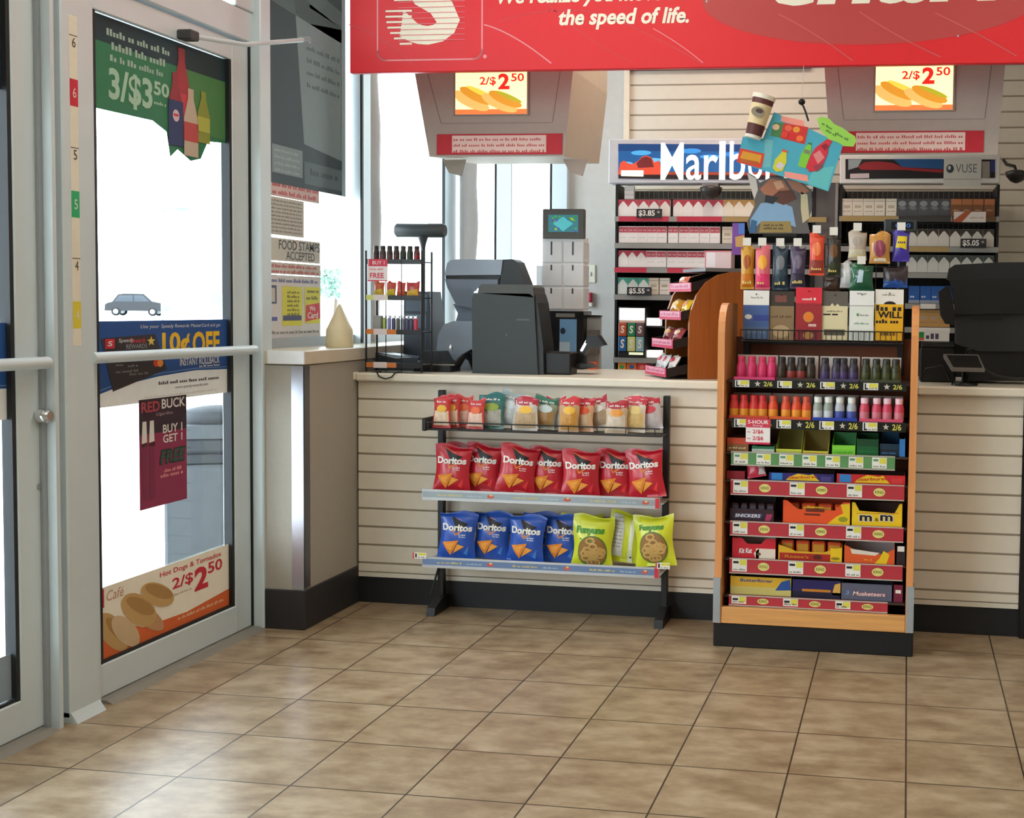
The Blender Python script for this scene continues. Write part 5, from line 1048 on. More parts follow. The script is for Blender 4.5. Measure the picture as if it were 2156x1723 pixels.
mm = MB(Matrix.Translation((0, -.004, 0))); 
for (u, v, w_) in ((1730, 262, 30), (1738, 276, 28), (1758, 282, 34)): a_, b_ = at(u, v, y=y), at(u + w_, v, y=y); m.T = Matrix.Translation((a_.x - o0.x, -.004, a_.z - o0.z)) @ Matrix.Rotation(R_(30), 4, 'Y'); m.lines(0, b_.x - a_.x, 0, .009, M((70, 120, 50), .5), 2, 451 + u)
m.build('lime_burst', mob, label='lime green burst-shaped label')
m = MB(); P1 = P([(1588, 196), (1632, 208), (1612, 300), (1568, 288)]); cw = math.radians(17)
q = at(1586, 293, y=y); tp = at(1611, 203, y=y); h = (tp - q).length
m.T = Matrix.Translation((q.x - o0.x, -.018, q.z - o0.z)) @ Matrix.Rotation(math.atan2(tp.x - q.x, tp.z - q.z), 4, 'Y')
for a_, b_, c_ in ((0, .07, (226, 220, 206)), (.07, .32, (90, 46, 44)), (.32, .78, (226, 206, 160)), (.78, .90, (96, 52, 48)), (.90, 1.0, (232, 224, 206))):
    r = lambda t: .030 + .012 * t; m.lathe([(r(a_) + (.002 if a_ > .85 else 0), h * a_), (r(b_) + (.002 if a_ > .85 else 0), h * b_)], M(c_, .5), 18)
m.T = m.T @ Matrix.Translation((0, -.0405, h * .58)); m.ell(0, 0, .026, .018, M((140, 130, 112), .5), 1); m.ell(.004, .004, .014, .008, M((70, 52, 44), .5), 2)
m.build('paper_cup', mob, label='brown and cream paper cup cut-out')
m = MB(); s0, s1 = at(1702, 255, y=y), at(1688, 216, y=y); m.tube([s0 - o0, (s0 + s1) / 2 - o0 + Vector((.002, 0, 0)), s1 - o0], .004, BLACK, 6); k = s1 - o0; m.lathe([(.002, k.z - .01), (.012, k.z - .004), (.013, k.z + .006), (.004, k.z + .014)], BLACK, 10, (k.x, k.y)); m.build('suction_hook', mob)
m = MB(); k = s1 - o0; m.tube([(k.x, 0, k.z + .012), (k.x - .004, .095, 2.131 - o0.z)], .0012, M((210, 208, 200), .5), 5); m.build('string', mob)

# ------------------------------------------------------------------ stepped candy rack on the counter, side panel to the front
c0 = at(1450, 790, y=1.83); cr = thing('counter_candy_rack', (c0.x + .029, 2.02, .9455), 'stepped counter candy rack with orange wooden side panel behind the display', 'rack', rot=(0, 0, R_(-60)))
zt = at(1540, 572, y=1.87).z - .945
prof = [(-.12, 0), (-.12, zt * .52), (-.112, zt * .64), (-.09, zt * .78), (-.05, zt * .90), (.0, zt * .97), (.06, zt), (.13, zt), (.13, 0)]
for a_, b_ in ((.135, .15), (-.15, -.135)): m = MB(); m.prism(prof, a_, b_, WOOD_D, 'x'); m.build('side_panel', cr)
m = MB(); m.box(-.135, .135, .115, .13, 0, zt, M((60, 34, 24), .5)); m.build('back_panel', cr)
TB = M((30, 24, 26), .5); cen = cr.location
trayspots = []
for i, (v, yl) in enumerate(((781, -.207), (722, -.18), (663, -.148), (604, -.106))):
    wx = cen.x + .075 * 0 - .87 * abs(yl); wy = cen.y - .5 * abs(yl); z = at(1400, v, y=wy).z - .945
    m = MB(); zf = max(.004, z - .02); m.prism([(yl, zf), (yl, zf + .034), (.115, zf + .10), (.115, zf + .055)], .130, .1345, TB, 'x'); m.prism([(yl, zf), (yl, zf + .034), (.115, zf + .10), (.115, zf + .055)], -.1345, -.130, TB, 'x'); m.prism([(yl, zf), (yl, zf + .005), (.115, zf + .062), (.115, zf + .055)], -.13, .13, TB, 'x')
    m.box(-.1345, .1345, yl - .001, yl + .004, zf, zf + .034, TB); m.build('shelf_tray', cr)
    m = MB(Matrix.Translation((0, yl - .002, 0))); m.box(-.133, .133, -.001, .001, zf + .0, zf + .036, M((206, 60, 96), .5)); m.rect(-.12, .12, zf + .012, zf + .033, M((226, 170, 190), .5), 4); m.lines(-.11, .11, zf + .016, .014, M((206, 80, 120), .5), 5, 460 + i); m.build('price_strip', cr)
    trayspots.append((yl, zf))
m = MB(); m.box(-.135, .135, -.05, .13, zt, zt + .014, M((120, 116, 116), .45)); m.build('top_cap', cr)
CT = Matrix.Translation(cen) @ Matrix.Rotation(R_(-60), 4, 'Z')
def inrack(tier, lx, dy, w, h, col, acc, lab, seed, foil=.3):
    yl, zf = trayspots[tier]; o = bag('sweet_bag', w, h, .03, col, seed, lambda m, w, h: (m.ell(0, .55 * h, .3 * w, .2 * h, M(acc, .35), 3, 14, sub=3), m.lines(-.3 * w, .3 * w, .8 * h, .08 * h, WHT, 3, seed)), foil)
    pt = CT @ Vector((lx, yl + dy, zf + .024 + dy * .16)); o.build('sweet_bag', loc=tuple(pt), rot=(R_(-30), 0, R_(-60 + rnd.uniform(-8, 8))), label=lab, cat='sweet bag', group='sweet bags in the counter rack')
for lx, dy, c_, ac, lab, sd in ((-.08, .035, (226, 220, 220), (196, 40, 60), 'white and red sweet bag at the far side of the bottom tier', 61), (.0, .03, (230, 226, 224), (206, 60, 76), 'white and red sweet bag in the middle of the bottom tier', 62), (.08, .035, (226, 214, 210), (190, 40, 54), 'white and red sweet bag at the near side of the bottom tier', 63)): inrack(0, lx, dy, .075, .066, c_, ac, lab, sd)
for lx, dy, c_, ac, lab, sd in ((-.06, .035, (126, 30, 40), (206, 150, 60), 'dark red sweet bag at the far side of the second tier', 64), (.06, .035, (150, 40, 44), (226, 190, 160), 'dark red sweet bag at the near side of the second tier', 65)): inrack(1, lx, dy, .10, .062, c_, ac, lab, sd)
for lx, dy, c_, ac, lab, sd in ((-.06, .035, (206, 140, 30), (240, 206, 130), 'golden sweet bag at the far side of the third tier', 66), (.06, .035, (226, 180, 30), (206, 110, 30), 'yellow sweet bag at the near side of the third tier', 67)): inrack(2, lx, dy, .10, .064, c_, ac, lab, sd, .18)
inrack(3, -.04, .02, .09, .042, (206, 110, 80), (236, 214, 200), 'coral sweet bag on the top tier of the counter rack', 68)
a_, b_ = at(1482, 568, y=2.0), at(1541, 528, y=2.0); m = MB(); W, H = b_.x - a_.x, .945 + zt + .014; H = b_.z - (.945 + zt + .014)
m.box(-W / 2, W / 2, 0, .05, 0, H, M((226, 196, 196), .5), .002); m.rect(-W * .44, -W * .1, H * .1, H * .9, M((236, 224, 226), .5), 1); m.rect(-W * .48, -W * .45, 0, H, M((206, 90, 110), .5), 2); m.rect(-W / 2, W / 2, H * .92, H, M((206, 110, 120), .5), 1)
m.build('pink_carton', loc=((a_.x + b_.x) / 2, 2.0, .945 + zt + .014), rot=(0, 0, R_(-8)), label='pink and white box lying on top of the counter candy rack', cat='box')

# ------------------------------------------------------------------ cigarette racks
CR_Y = 2.955
def packmesh(kind):
    m = MB(); w, h, d = .0505, .082, .022
    base = {'chev_red': (244, 240, 236), 'band_red': (242, 238, 236), 'gold': (240, 232, 214), 'green': (222, 230, 224), 'cream': (226, 216, 196), 'dark': (84, 84, 86), 'brown': (136, 86, 56), 'darkchev': (216, 210, 198), 'blue': (40, 92, 166), 'tan': (206, 160, 96), 'white': (232, 226, 214), 'greychev': (206, 206, 200)}[kind]
    m.box(-w / 2, w / 2, 0, d, 0, h, M(base, .45), .001)
    def top(c):
        m.rect(-w / 2 * .98, w / 2 * .98, h * .56, h * .99, M(c, .45), 1); m.flat([(-w * .46, h * .5), (w * .46, h * .5), (w * .42, h * .62), (w * .1, h * .86), (-w * .1, h * .86), (-w * .42, h * .62)], M(base, .45), 2); m.ell(0, h * .84, w * .09, h * .05, M(base, .45), 3, 10)
    if kind == 'chev_red': top((196, 66, 84))
    elif kind == 'gold': top((190, 150, 84))
    elif kind == 'green': top((74, 168, 146))
    elif kind == 'darkchev': top((60, 52, 44))
    elif kind == 'greychev': top((70, 78, 74))
    elif kind == 'band_red': m.rect(-w / 2 * .94, w / 2 * .94, h * .62, h * .95, M((206, 90, 104), .45), 1); m.lines(-w * .38, w * .38, h * .72, h * .12, M((226, 190, 190), .5), 2, 5); m.lines(-w * .34, w * .34, h * .3, h * .07, M((190, 206, 200), .5), 1, 6)
    elif kind in ('cream', 'white', 'tan'): m.rect(-w * .47, w * .47, h * .84, h * .86, GRY, 1); m.rect(-w * .3, w * .3, h * .45, h * .62, M((186, 172, 150), .5), 1); m.lines(-w * .34, w * .34, h * .25, h * .06, GRY, 1, 7)
    elif kind == 'dark': m.ell(0, h * .72, w * .36, h * .16, M((150, 152, 154), .5), 1, 14); m.flat([(-w * .4, h * .5), (w * .1, h * .62), (w * .4, h * .42), (0, h * .34)], M((120, 122, 126), .5), 1)
    elif kind == 'brown': m.rect(-w * .46, w * .46, h * .66, h * .98, M((196, 124, 80), .5), 1); m.lines(-w * .3, w * .3, h * .3, h * .1, M((206, 160, 120), .5), 1, 8)
    elif kind == 'blue': m.lines(-w * .35, w * .35, h * .32, h * .16, M((206, 214, 226), .5), 1, 9); m.rect(-w / 2, w / 2, h * .0, h * .18, M((150, 160, 176), .5), 1)
    return m.build('cigarette_pack')
PKP = {}
DESC = {'chev_red': 'red topped white cigarette pack', 'band_red': 'red banded white cigarette pack', 'gold': 'gold topped white cigarette pack', 'green': 'green topped white cigarette pack', 'cream': 'cream cigarette pack', 'dark': 'dark grey cigarette pack', 'brown': 'brown cigarette pack', 'darkchev': 'black topped white cigarette pack', 'blue': 'blue cigarette pack', 'tan': 'tan cigarette pack', 'white': 'plain white cigarette pack', 'greychev': 'grey topped white cigarette pack'}
CNT = {}
def packs(rack, row, vbase, items):
    z = at(1300 if rack == 'left' else 2000, vbase, y=CR_Y).z
    for kind, u in items:
        new = kind not in PKP; o = PKP[kind] if not new else packmesh(kind); PKP[kind] = o
        if not new: o = o.copy(); C.objects.link(o)
        k = (rack, row, kind); CNT[k] = CNT.get(k, 0) + 1
        o.location = (at(u, vbase, y=CR_Y).x, CR_Y, z + .001); o.rotation_euler = (0, 0, R_(rnd.uniform(-2, 2)))
        tag(o, '%s %s from left, %s shelf of %s cigarette rack' % (ORD[CNT[k] - 1], DESC[kind], row, rack), 'cigarette pack', 'cigarette packs on the back wall racks')
    return z
def cigrack(name, x0, x1, zt_, lab):
    t = thing(name, ((x0 + x1) / 2, 3.1, .89), lab, 'cigarette rack'); RT = Matrix.Translation((-(x0 + x1) / 2, -3.1, -.89))
    for a_ in (x0, x1 - .012): m = MB(RT); m.box(a_, a_ + .012, 2.95, 3.30, .89, zt_, BLACK); m.build('side_panel', t)
    m = MB(RT); m.box(x0 + .012, x1 - .012, 3.28, 3.30, .89, zt_, M((52, 50, 48), .6))
    for k in range(int((x1 - x0) / .025)): X = x0 + .02 + k * .025; m.box(X, X + .003, 3.276, 3.28, zt_ - .22, zt_, M((110, 106, 98), .5))
    for k in range(5): m.box(x0 + .014, x1 - .014, 3.272, 3.276, zt_ - .2 + k * .04, zt_ - .197 + k * .04, M((110, 106, 98), .5))
    m.build('back_panel', t)
    return t, RT
SHF = M((38, 38, 40), .5); RAILG = M((150, 150, 146), .45); REDR = M((196, 50, 76), .5); TANR = M((170, 144, 92), .5)
def cshelf(t, RT, x0, x1, z, strips, v0, v1):
    m = MB(RT); m.box(x0 + .012, x1 - .012, 2.935, 3.27, z - .008, z, SHF); m.build('shelf', t)
    zb = at(1300, v1, y=2.94).z - at(1300, v0, y=2.94).z; m = MB(RT @ Matrix.Translation((0, 2.933, 0))); m.box(x0, x1, 0, .003, z - .026 - .0, z - .001, RAILG); 
    for (u0, u1, mat) in strips: m.rect(at(u0, v0, y=2.933).x, at(u1, v0, y=2.933).x, z - .025, z - .001, mat, 1)
    m.build('price_rail', t)
XL0, XL1 = .722, 1.700
lt, RT = cigrack('cigarette_rack', XL0, XL1, 1.8215, 'tall left cigarette rack under the lit blue header sign')
z = packs('left', 'top', 456, [('chev_red', u) for u in (1312, 1333, 1355, 1377, 1400, 1428, 1449, 1470, 1491, 1512)] + [('gold', u) for u in (1534, 1556, 1577)] + [('white', 1698)]); cshelf(lt, RT, XL0, XL1, z, [(1303, 1408, REDR), (1425, 1520, REDR), (1523, 1740, TANR)], 456, 466)
z = packs('left', 'second', 512, [('band_red', u) for u in (1313, 1333, 1353, 1373, 1393, 1417, 1440, 1461, 1483, 1505)] + [('cream', 1531)]); cshelf(lt, RT, XL0, XL1, z, [], 512, 522)
z = packs('left', 'third', 563, [('chev_red', 1312), ('chev_red', 1331), ('chev_red', 1350), ('band_red', 1371), ('band_red', 1392), ('band_red', 1415), ('band_red', 1436), ('band_red', 1457), ('band_red', 1478)]); cshelf(lt, RT, XL0, XL1, z, [(1294, 1361, REDR), (1405, 1475, REDR)], 563, 573)
z = packs('left', 'fourth', 620, [('green', 1311), ('green', 1333), ('green', 1355), ('cream', 1376), ('white', 1399)]); cshelf(lt, RT, XL0, XL1, z, [], 620, 630)
z5 = at(1300, 752, y=CR_Y).z; cshelf(lt, RT, XL0, XL1, z5, [], 752, 760)
# white stack over the first pack, price cards
def pcard(u0, u1, v0, v1, lab, txt, y=2.925):
    a_, b_ = at(u0, v1, y=y), at(u1, v0, y=y); W, H = b_.x - a_.x, b_.z - a_.z; m = MB(); m.box(0, W, 0, .0015, 0, H, M((40, 38, 40), .5)); m.text(txt, W * .08, W * .72, H * .14, H * .86, WHITE, 1, 0, .03); m.text('99' if False else '*', W * .8, W * .92, H * .5, H * .8, WHITE, 1); m.build('price_card', loc=tuple(a_), label=lab, cat='price card')
pcard(1340, 1394, 440, 459, 'black price card in front of the red packs on the top left shelf', '$3.85'); pcard(1320, 1372, 605, 622, 'dark price card in front of the green packs on the fourth left shelf', '$5.55'); pcard(2022, 2077, 503, 522, 'dark price card on the second shelf of the right cigarette rack', '$5.05')
a_ = at(1325, 420, y=2.96); zt4 = at(1325, 392, y=2.96).z; zz = at(1325, 456, y=2.96).z + .084
for i in range(3):
    MB().box(-.024, .024, 0, .02, 0, (zt4 - zz) / 3 - .001, WHITE, .001).build('white_box', loc=(a_.x, 2.957, zz + .001 + i * (zt4 - zz) / 3), label='small white box on top of the leftmost red pack, %s of the stack' % ('bottom', 'middle', 'top')[i], cat='box', group='stacked small white boxes')
# header light box of the left rack
lh = thing('header_sign', (1.22, 2.96, 1.823), 'lit blue header sign with tall white letters over the left cigarette rack', 'sign'); LT = Matrix.Translation((-1.22, -2.96, -1.823))
m = MB(LT); FRM = M((206, 210, 218), .4); m.box(.697, 1.745, 2.905, 3.02, 1.823, 2.035, FRM, .004); m.build('light_box', lh)
m = MB(LT @ Matrix.Translation((0, 2.9035, 0))); Q = lambda u, v: (at(u, v, y=2.9035).x, at(u, v, y=2.9035).z)
def FQ(pts, col, lay, e=.8): m.flat([Q(*p) for p in pts], M(col, .4, emit=e), lay)
FQ([(1302, 303), (1735, 305), (1735, 380), (1302, 376)], (30, 84, 140), 1, .65); FQ([(1302, 303), (1735, 305), (1735, 320), (1302, 318)], (24, 62, 112), 2, .6)
for i, (u, v, rx, rz, c_) in enumerate(((1350, 322, .05, .012, (70, 150, 200)), (1372, 338, .06, .012, (90, 170, 210)), (1455, 318, .05, .012, (50, 130, 196)), (1495, 330, .05, .010, (60, 140, 200)), (1320, 345, .03, .010, (80, 160, 206)), (1545, 325, .05, .012, (50, 120, 190)), (1620, 330, .07, .014, (50, 120, 190)))): q = Q(u, v); m.ell(q[0], q[1], rx, rz, M(c_, .4, emit=.75), 3 + i * .1)
FQ([(1302, 362), (1735, 365), (1735, 380), (1302, 376)], (40, 28, 28), 4, .4); FQ([(1302, 364), (1306, 343), (1314, 338), (1322, 344), (1332, 346), (1345, 338), (1352, 330), (1362, 328), (1372, 332), (1378, 342), (1388, 338), (1392, 356), (1392, 368), (1302, 368)], (196, 72, 50), 5, .7); FQ([(1340, 344), (1352, 332), (1362, 330), (1372, 334), (1377, 352), (1344, 354)], (110, 40, 42), 6, .5); FQ([(1392, 362), (1735, 364), (1735, 370), (1392, 368)], (150, 60, 40), 6, .6)
FQ([(1308, 359), (1355, 359), (1355, 372), (1308, 371)], (250, 250, 214), 7, .95)
LW = M((240, 252, 238), .4, emit=.9); x_, z_ = Q(1391, 378); x2, z2 = Q(1690, 301)
for ch, u0, u1, v0 in (('M', 1391, 1440, 301), ('a', 1444, 1477, 326), ('r', 1482, 1512, 327), ('l', 1514, 1528, 298), ('b', 1536, 1570, 298), ('o', 1575, 1606, 326), ('r', 1612, 1640, 327), ('o', 1644, 1676, 326)): A_, B_ = Q(u0, 379), Q(u1, v0); m.text(ch, A_[0], B_[0], A_[1], B_[1], LW, 9, 0, .008)
m.build('sign_face', lh)
# lit tin dispenser on the fifth shelf
a_, b_ = at(1300, 751, y=2.93), at(1359, 648, y=2.93); dz = thing('tin_dispenser', ((a_.x + b_.x) / 2 + .002, 2.93, z5 + .0015), 'lit dispenser of coloured tins with white top on the fifth left shelf', 'dispenser'); W, H = b_.x - a_.x, b_.z - z5
MB().box(-W / 2, W / 2, 0, .12, 0, H, M((36, 38, 40), .5), .003).build('housing', dz); m = MB(); m.rect(-W * .46, W * .46, H * .74, H * .98, M((255, 255, 250), .4, emit=1.1), 1); m.rect(-W * .46, W * .46, H * .69, H * .74, M((226, 196, 180), .5), 1); m.build('lit_header', dz); m = MB(); m.rect(-W * .1, W * .42, H * .05, H * .10, M((236, 240, 200), .5, emit=.7), 1); m.build('price_label', dz)
for i, (cx, z0_, z1_, c_) in enumerate(((-.32, .42, .68, (196, 84, 50)), (0, .42, .68, (40, 130, 90)), (.31, .42, .68, (110, 84, 92)), (-.32, .12, .41, (36, 100, 156)), (0, .12, .41, (206, 210, 130)), (.31, .12, .41, (140, 180, 190)))):
    m = MB(); m.box(W * (cx - .14), W * (cx + .14), -.012, 0, H * z0_, H * z1_, M(c_, .4), .002); m.T = Matrix.Translation((0, -.012, 0)); m.text('S', W * (cx - .07), W * (cx + .07), H * (z0_ + .06), H * (z1_ - .05), M((236, 230, 214), .5), 1, .1, .03); m.build('tin_column', dz)
for i, (u0, u1, v0, v1, lab, c_) in enumerate(((1361, 1390, 670, 686, 'white lit tag box right of the tin dispenser, upper', (250, 246, 244)), (1361, 1392, 738, 753, 'white lit tag box right of the tin dispenser, lower', (250, 246, 244)))):
    a_, b_ = at(u0, v1, y=2.94), at(u1, v0, y=2.94); MB().box(0, b_.x - a_.x, 0, .05, 0, b_.z - a_.z, M(c_, .5, emit=.7), .002).build('tag_box', loc=tuple(a_) if i == 0 else (a_.x, a_.y, z5 + .001), label=lab, cat='tag box')
tb2 = MB(RT); tb2.box(at(1361, 690, y=2.94).x, XL1 - .012, 2.945, 3.2, at(1361, 690, y=2.94).z, at(1361, 687, y=2.94).z, SHF); tb2.build('shelf', lt)
for i, (u0, u1, c_) in enumerate(((1301, 1318, (226, 140, 50)), (1319, 1341, (206, 110, 60)), (1342, 1362, (206, 60, 66)))):
    a_, b_ = at(u0, 778, y=2.94), at(u1, 762, y=2.94); m = MB(); m.box(0, b_.x - a_.x - .001, 0, .10, 0, b_.z - .891, M(c_, .45), .002); m.ell((b_.x - a_.x) / 2, (b_.z - .891) * .6, .012, .010, M(((60, 150, 80), (60, 90, 150), (226, 120, 110))[i], .5), 1); m.build('bright_carton', loc=(a_.x, 2.94, .891), label='%s bright carton from left at the foot of the left cigarette rack' % ORD[i], cat='carton', group='bright cartons at the rack foot')
# dome under the header, post between the racks
def dome(u, v, y, lab, sc=1, up=None):
    p = at(u, v, y=y); m = MB(); m.lathe([(.03 * sc, .03 * sc), (.055 * sc, .022 * sc), (.05 * sc, .0), (.03 * sc, -.022 * sc), (.008 * sc, -.032 * sc)], M((60, 58, 56), .3), 16)
    if up: m.tube([(0, 0, .02 * sc), (-.01, .0, .05 * sc), (-.04, .10, .07 * sc), (-.05, up - y, .10 * sc)], .008, BLACK, 6)
    else: m.box(-.04, .04, -.03, .03, .02, .045, M((180, 176, 170), .5), .004)
    m.build('camera_dome', loc=tuple(p), label=lab, cat='camera dome')
dome(1497, 405, 2.945, 'small dark dome hanging under the left header sign'); dome(2140, 372, 3.2, 'dark dome on a bracket at the right photo edge', 1.0, 3.37)
m = MB(); m.box(1.701, 1.812, 2.955, 3.30, .89, 1.83, M((92, 88, 86), .5)); m.box(1.795, 1.808, 2.945, 2.958, .89, 1.83, M((150, 146, 140), .4, .4)); m.build('rack_divider', label='grey upright divider between the two cigarette racks', cat='divider')
XR0, XR1 = 1.815, 2.560
rt, RT2 = cigrack('cigarette_rack', XR0, XR1, 1.8205, 'right cigarette rack beneath the red mountain header sign')
z = packs('right', 'top', 456, [('cream', u) for u in (1783, 1806, 1829, 1852, 1876)] + [('dark', u) for u in (1899, 1921, 1944, 1967, 1990)] + [('brown', u) for u in (2013, 2036, 2059, 2083)]); cshelf(rt, RT2, XR0, XR1, z, [(1770, 1890, TANR), (1892, 2002, M((66, 60, 56), .5)), (2004, 2098, M((110, 76, 50), .5))], 456, 468)
z = packs('right', 'second', 520, [('darkchev', u) for u in (1919, 1942, 1964, 1987, 2011, 2034, 2057, 2081)]); cshelf(rt, RT2, XR0, XR1, z, [(1915, 1998, TANR)], 520, 530)
z = packs('right', 'third', 575, [('greychev', u) for u in (1919, 1941, 1964, 1987, 2011, 2035, 2058, 2081)]); cshelf(rt, RT2, XR0, XR1, z, [], 575, 585)
z = packs('right', 'fourth', 640, [('blue', u) for u in (1924, 1948, 1971, 1994)]); cshelf(rt, RT2, XR0, XR1, z, [(1938, 1970, WHITE)], 640, 650)
z = packs('right', 'fifth', 690, [('tan', u) for u in (1944, 1966, 1988)]); cshelf(rt, RT2, XR0, XR1, z, [(1935, 2000, WHITE)], 690, 700)
a_, b_ = at(2008, 468, y=2.925), at(2076, 446, y=2.925); m = MB(); W, H = b_.x - a_.x, b_.z - a_.z; m.box(0, W, 0, .0015, 0, H, M((222, 214, 204), .5)); m.flat([(0, 0), (0, H * .2), (W * .34, H), (W * .55, H), (W * .25, 0)], M((176, 90, 56), .5), 1); m.lines(W * .5, W * .95, H * .35, H * .2, M((196, 160, 140), .5), 1, 481); m.build('shelf_card', loc=tuple(a_), label='white and brown card in front of the brown packs on the right rack', cat='shelf card')
a_, b_ = at(1932, 718, y=2.925), at(1999, 697, y=2.925); m = MB(); W, H = b_.x - a_.x, b_.z - a_.z; m.box(0, W, 0, .0015, 0, H, M((226, 222, 216), .5)); m.rect(W * .02, W * .2, H * .3, H * .85, M((40, 140, 70), .5), 1); m.rect(W * .02, W * .2, H * .08, H * .3, M((206, 90, 60), .5), 1); m.lines(W * .26, W * .95, H * .2, H * .55, M((70, 60, 80), .5), 1, 482); m.build('shelf_card', loc=tuple(a_), label='white card with green square on the lowest part of the right rack', cat='shelf card')
rh = thing('header_sign', (2.185, 2.95, 1.822), 'white framed header sign with red mountains over the right cigarette rack', 'sign'); LT = Matrix.Translation((-2.185, -2.95, -1.822))
m = MB(LT); m.box(1.816, 2.556, 2.91, 3.0, 1.822, 1.955, M((222, 220, 214), .4), .004); m.build('sign_box', rh)
m = MB(LT @ Matrix.Translation((0, 2.9085, 0))); Q = lambda u, v: (at(u, v, y=2.9085).x, at(u, v, y=2.9085).z)
def FN(pts, col, lay): m.flat([Q(*p) for p in pts], M(col, .5), lay)
FN([(1780, 335), (2095, 336), (2095, 375), (1780, 377)], (30, 26, 28), 1); FN([(1880, 335), (1986, 335), (1986, 356), (1900, 352)], (40, 84, 136), 2); FN([(1786, 336), (1815, 336), (1806, 352), (1786, 358)], (150, 160, 160), 2)
FN([(1805, 352), (1820, 342), (1850, 340), (1880, 343), (1900, 352), (1940, 355), (1985, 357), (1985, 364), (1900, 358), (1815, 358)], (150, 40, 44), 3); FN([(1790, 366), (1830, 365), (1830, 375), (1790, 376)], (206, 190, 190), 3); FN([(2068, 340), (2084, 340), (2084, 374), (2068, 375)], (150, 140, 130), 2); FN([(2086, 338), (2094, 338), (2094, 362), (2086, 364)], (40, 56, 120), 3)
m.build('sign_face', rh)
m = MB(LT @ Matrix.Translation((0, 2.9065, 0))); A_, B_ = Q(1986, 393), Q(2067, 332); m.box(A_[0], B_[0], 0, .0015, A_[1], B_[1], M((206, 204, 196), .45)); W, H = B_[0] - A_[0], B_[1] - A_[1]; m.ell(A_[0] + W * .17, A_[1] + H * .62, W * .10, H * .15, M((60, 70, 76), .5), 1); m.ell(A_[0] + W * .15, A_[1] + H * .65, W * .04, H * .07, M((200, 200, 196), .5), 2); m.text('VUSE', A_[0] + W * .32, A_[0] + W * .88, A_[1] + H * .48, A_[1] + H * .78, M((110, 112, 112), .5), 1); m.rect(A_[0], B_[0], A_[1] + H * .24, A_[1] + H * .27, M((170, 166, 160), .5), 1); m.build('clip_card', rh, label='pale grey card clipped to the sign')
# customer price display on a pole in front of the right rack
CTZ = .9455
def pole_display(u0, u1, v0, v1, y, lab, lit, vb=780):
    a_, b_ = at(u0, v1, y=y), at(u1, v0, y=y); xc = (a_.x + b_.x) / 2; PO = .012 if lit is None else 0; t = thing('pole_display', (xc, y, CTZ), lab, 'pole display'); W, H = b_.x - a_.x, b_.z - a_.z; z0_ = a_.z - CTZ
    g = M((66, 74, 78), .45); m = MB(Matrix.Translation((-W / 2, 0, z0_ + H / 2)))
    if lit is None:
        m.lathe([(H * .40, 0), (H * .5, .006), (H * .5, W - .006), (H * .42, W)], g, 18, axis='x'); m.build('display_head', t)
    else:
        m.box(0, W, 0, .05, -H / 2, H / 2, g, .006); m.rect(W * .22, W * .9, -H * .3, H * .3, M((24, 28, 36), .2), 1); m.text('0.00', W * .35, W * .8, -H * .16, H * .16, M((70, 120, 200), .4, emit=.35), 2); m.build('display_head', t)
    m = MB(); m.lathe([(.022, z0_ + .004), (.012, z0_ - .03), (.009, z0_ - .05), (.009, .02)], g, 12, (PO, .0 if lit is None else .02)); m.build('pole', t); m = MB(); m.box(-.02, .04, -.01, .05, 0, .02, g, .005); m.build('base', t)
pole_display(834, 937, 471, 500, 2.125, 'fat dark cylinder display on a pole left of the left register', None)
pole_display(1861, 1931, 462, 488, 2.15, 'dark customer display with blue digits behind the hanging packs', 1)

# ------------------------------------------------------------------ counter top things
BG = M((140, 154, 170), .33, spec=.6); DK2 = M((40, 44, 46), .45); DK3 = M((54, 60, 62), .5); BLK = M((18, 18, 20), .4)
# left register: monitor head, neck, base
def pz(u, v, y): p = at(u, v, y=y); return (p.x, p.z)
y = 2.12; o = at(1010, 785, y=y); rg = thing('cash_register', (o.x, y, CTZ), 'blue-grey register monitor standing behind the dark printer box', 'register')
P = lambda pts, yy=y: [(at(u, v, y=yy).x - o.x, at(u, v, y=yy).z - CTZ) if at(u, v, y=yy).z - CTZ > .001 else (at(u, v, y=yy).x - o.x, .001) for u, v in pts]
m = MB(); top = P([(938, 592), (941, 562), (948, 550), (965, 546), (1080, 546), (1088, 550), (1108, 602), (1108, 615), (1050, 618)])
m.prism(P([(938, 580), (943, 555), (950, 548), (968, 546), (1060, 547), (1056, 579)]), -.01, .09, BG, 'y'); m.prism(P([(1060, 547), (1080, 546), (1089, 552), (1110, 606), (1110, 660), (1045, 660), (1056, 579)]), -.004, .10, DK2, 'y'); m.prism(P([(938, 580), (1056, 579), (1050, 590), (939, 588)]), .0, .09, BLK, 'y'); m.prism(P([(939, 588), (1050, 589), (1046, 660), (962, 642), (944, 606)]), -.012, .08, M((98, 110, 126), .3), 'y'); m.build('monitor', rg)
m = MB(); m.prism(P([(952, 640), (1046, 640), (1046, 700), (955, 688), (962, 660)]), .01, .09, M((96, 110, 126), .4), 'y'); m.build('neck', rg)
m = MB(); m.prism(P([(925, 735), (928, 705), (940, 683), (960, 676), (1060, 678), (1090, 785), (930, 786)]), -.03, .17, BG, 'y'); m.build('base', rg)
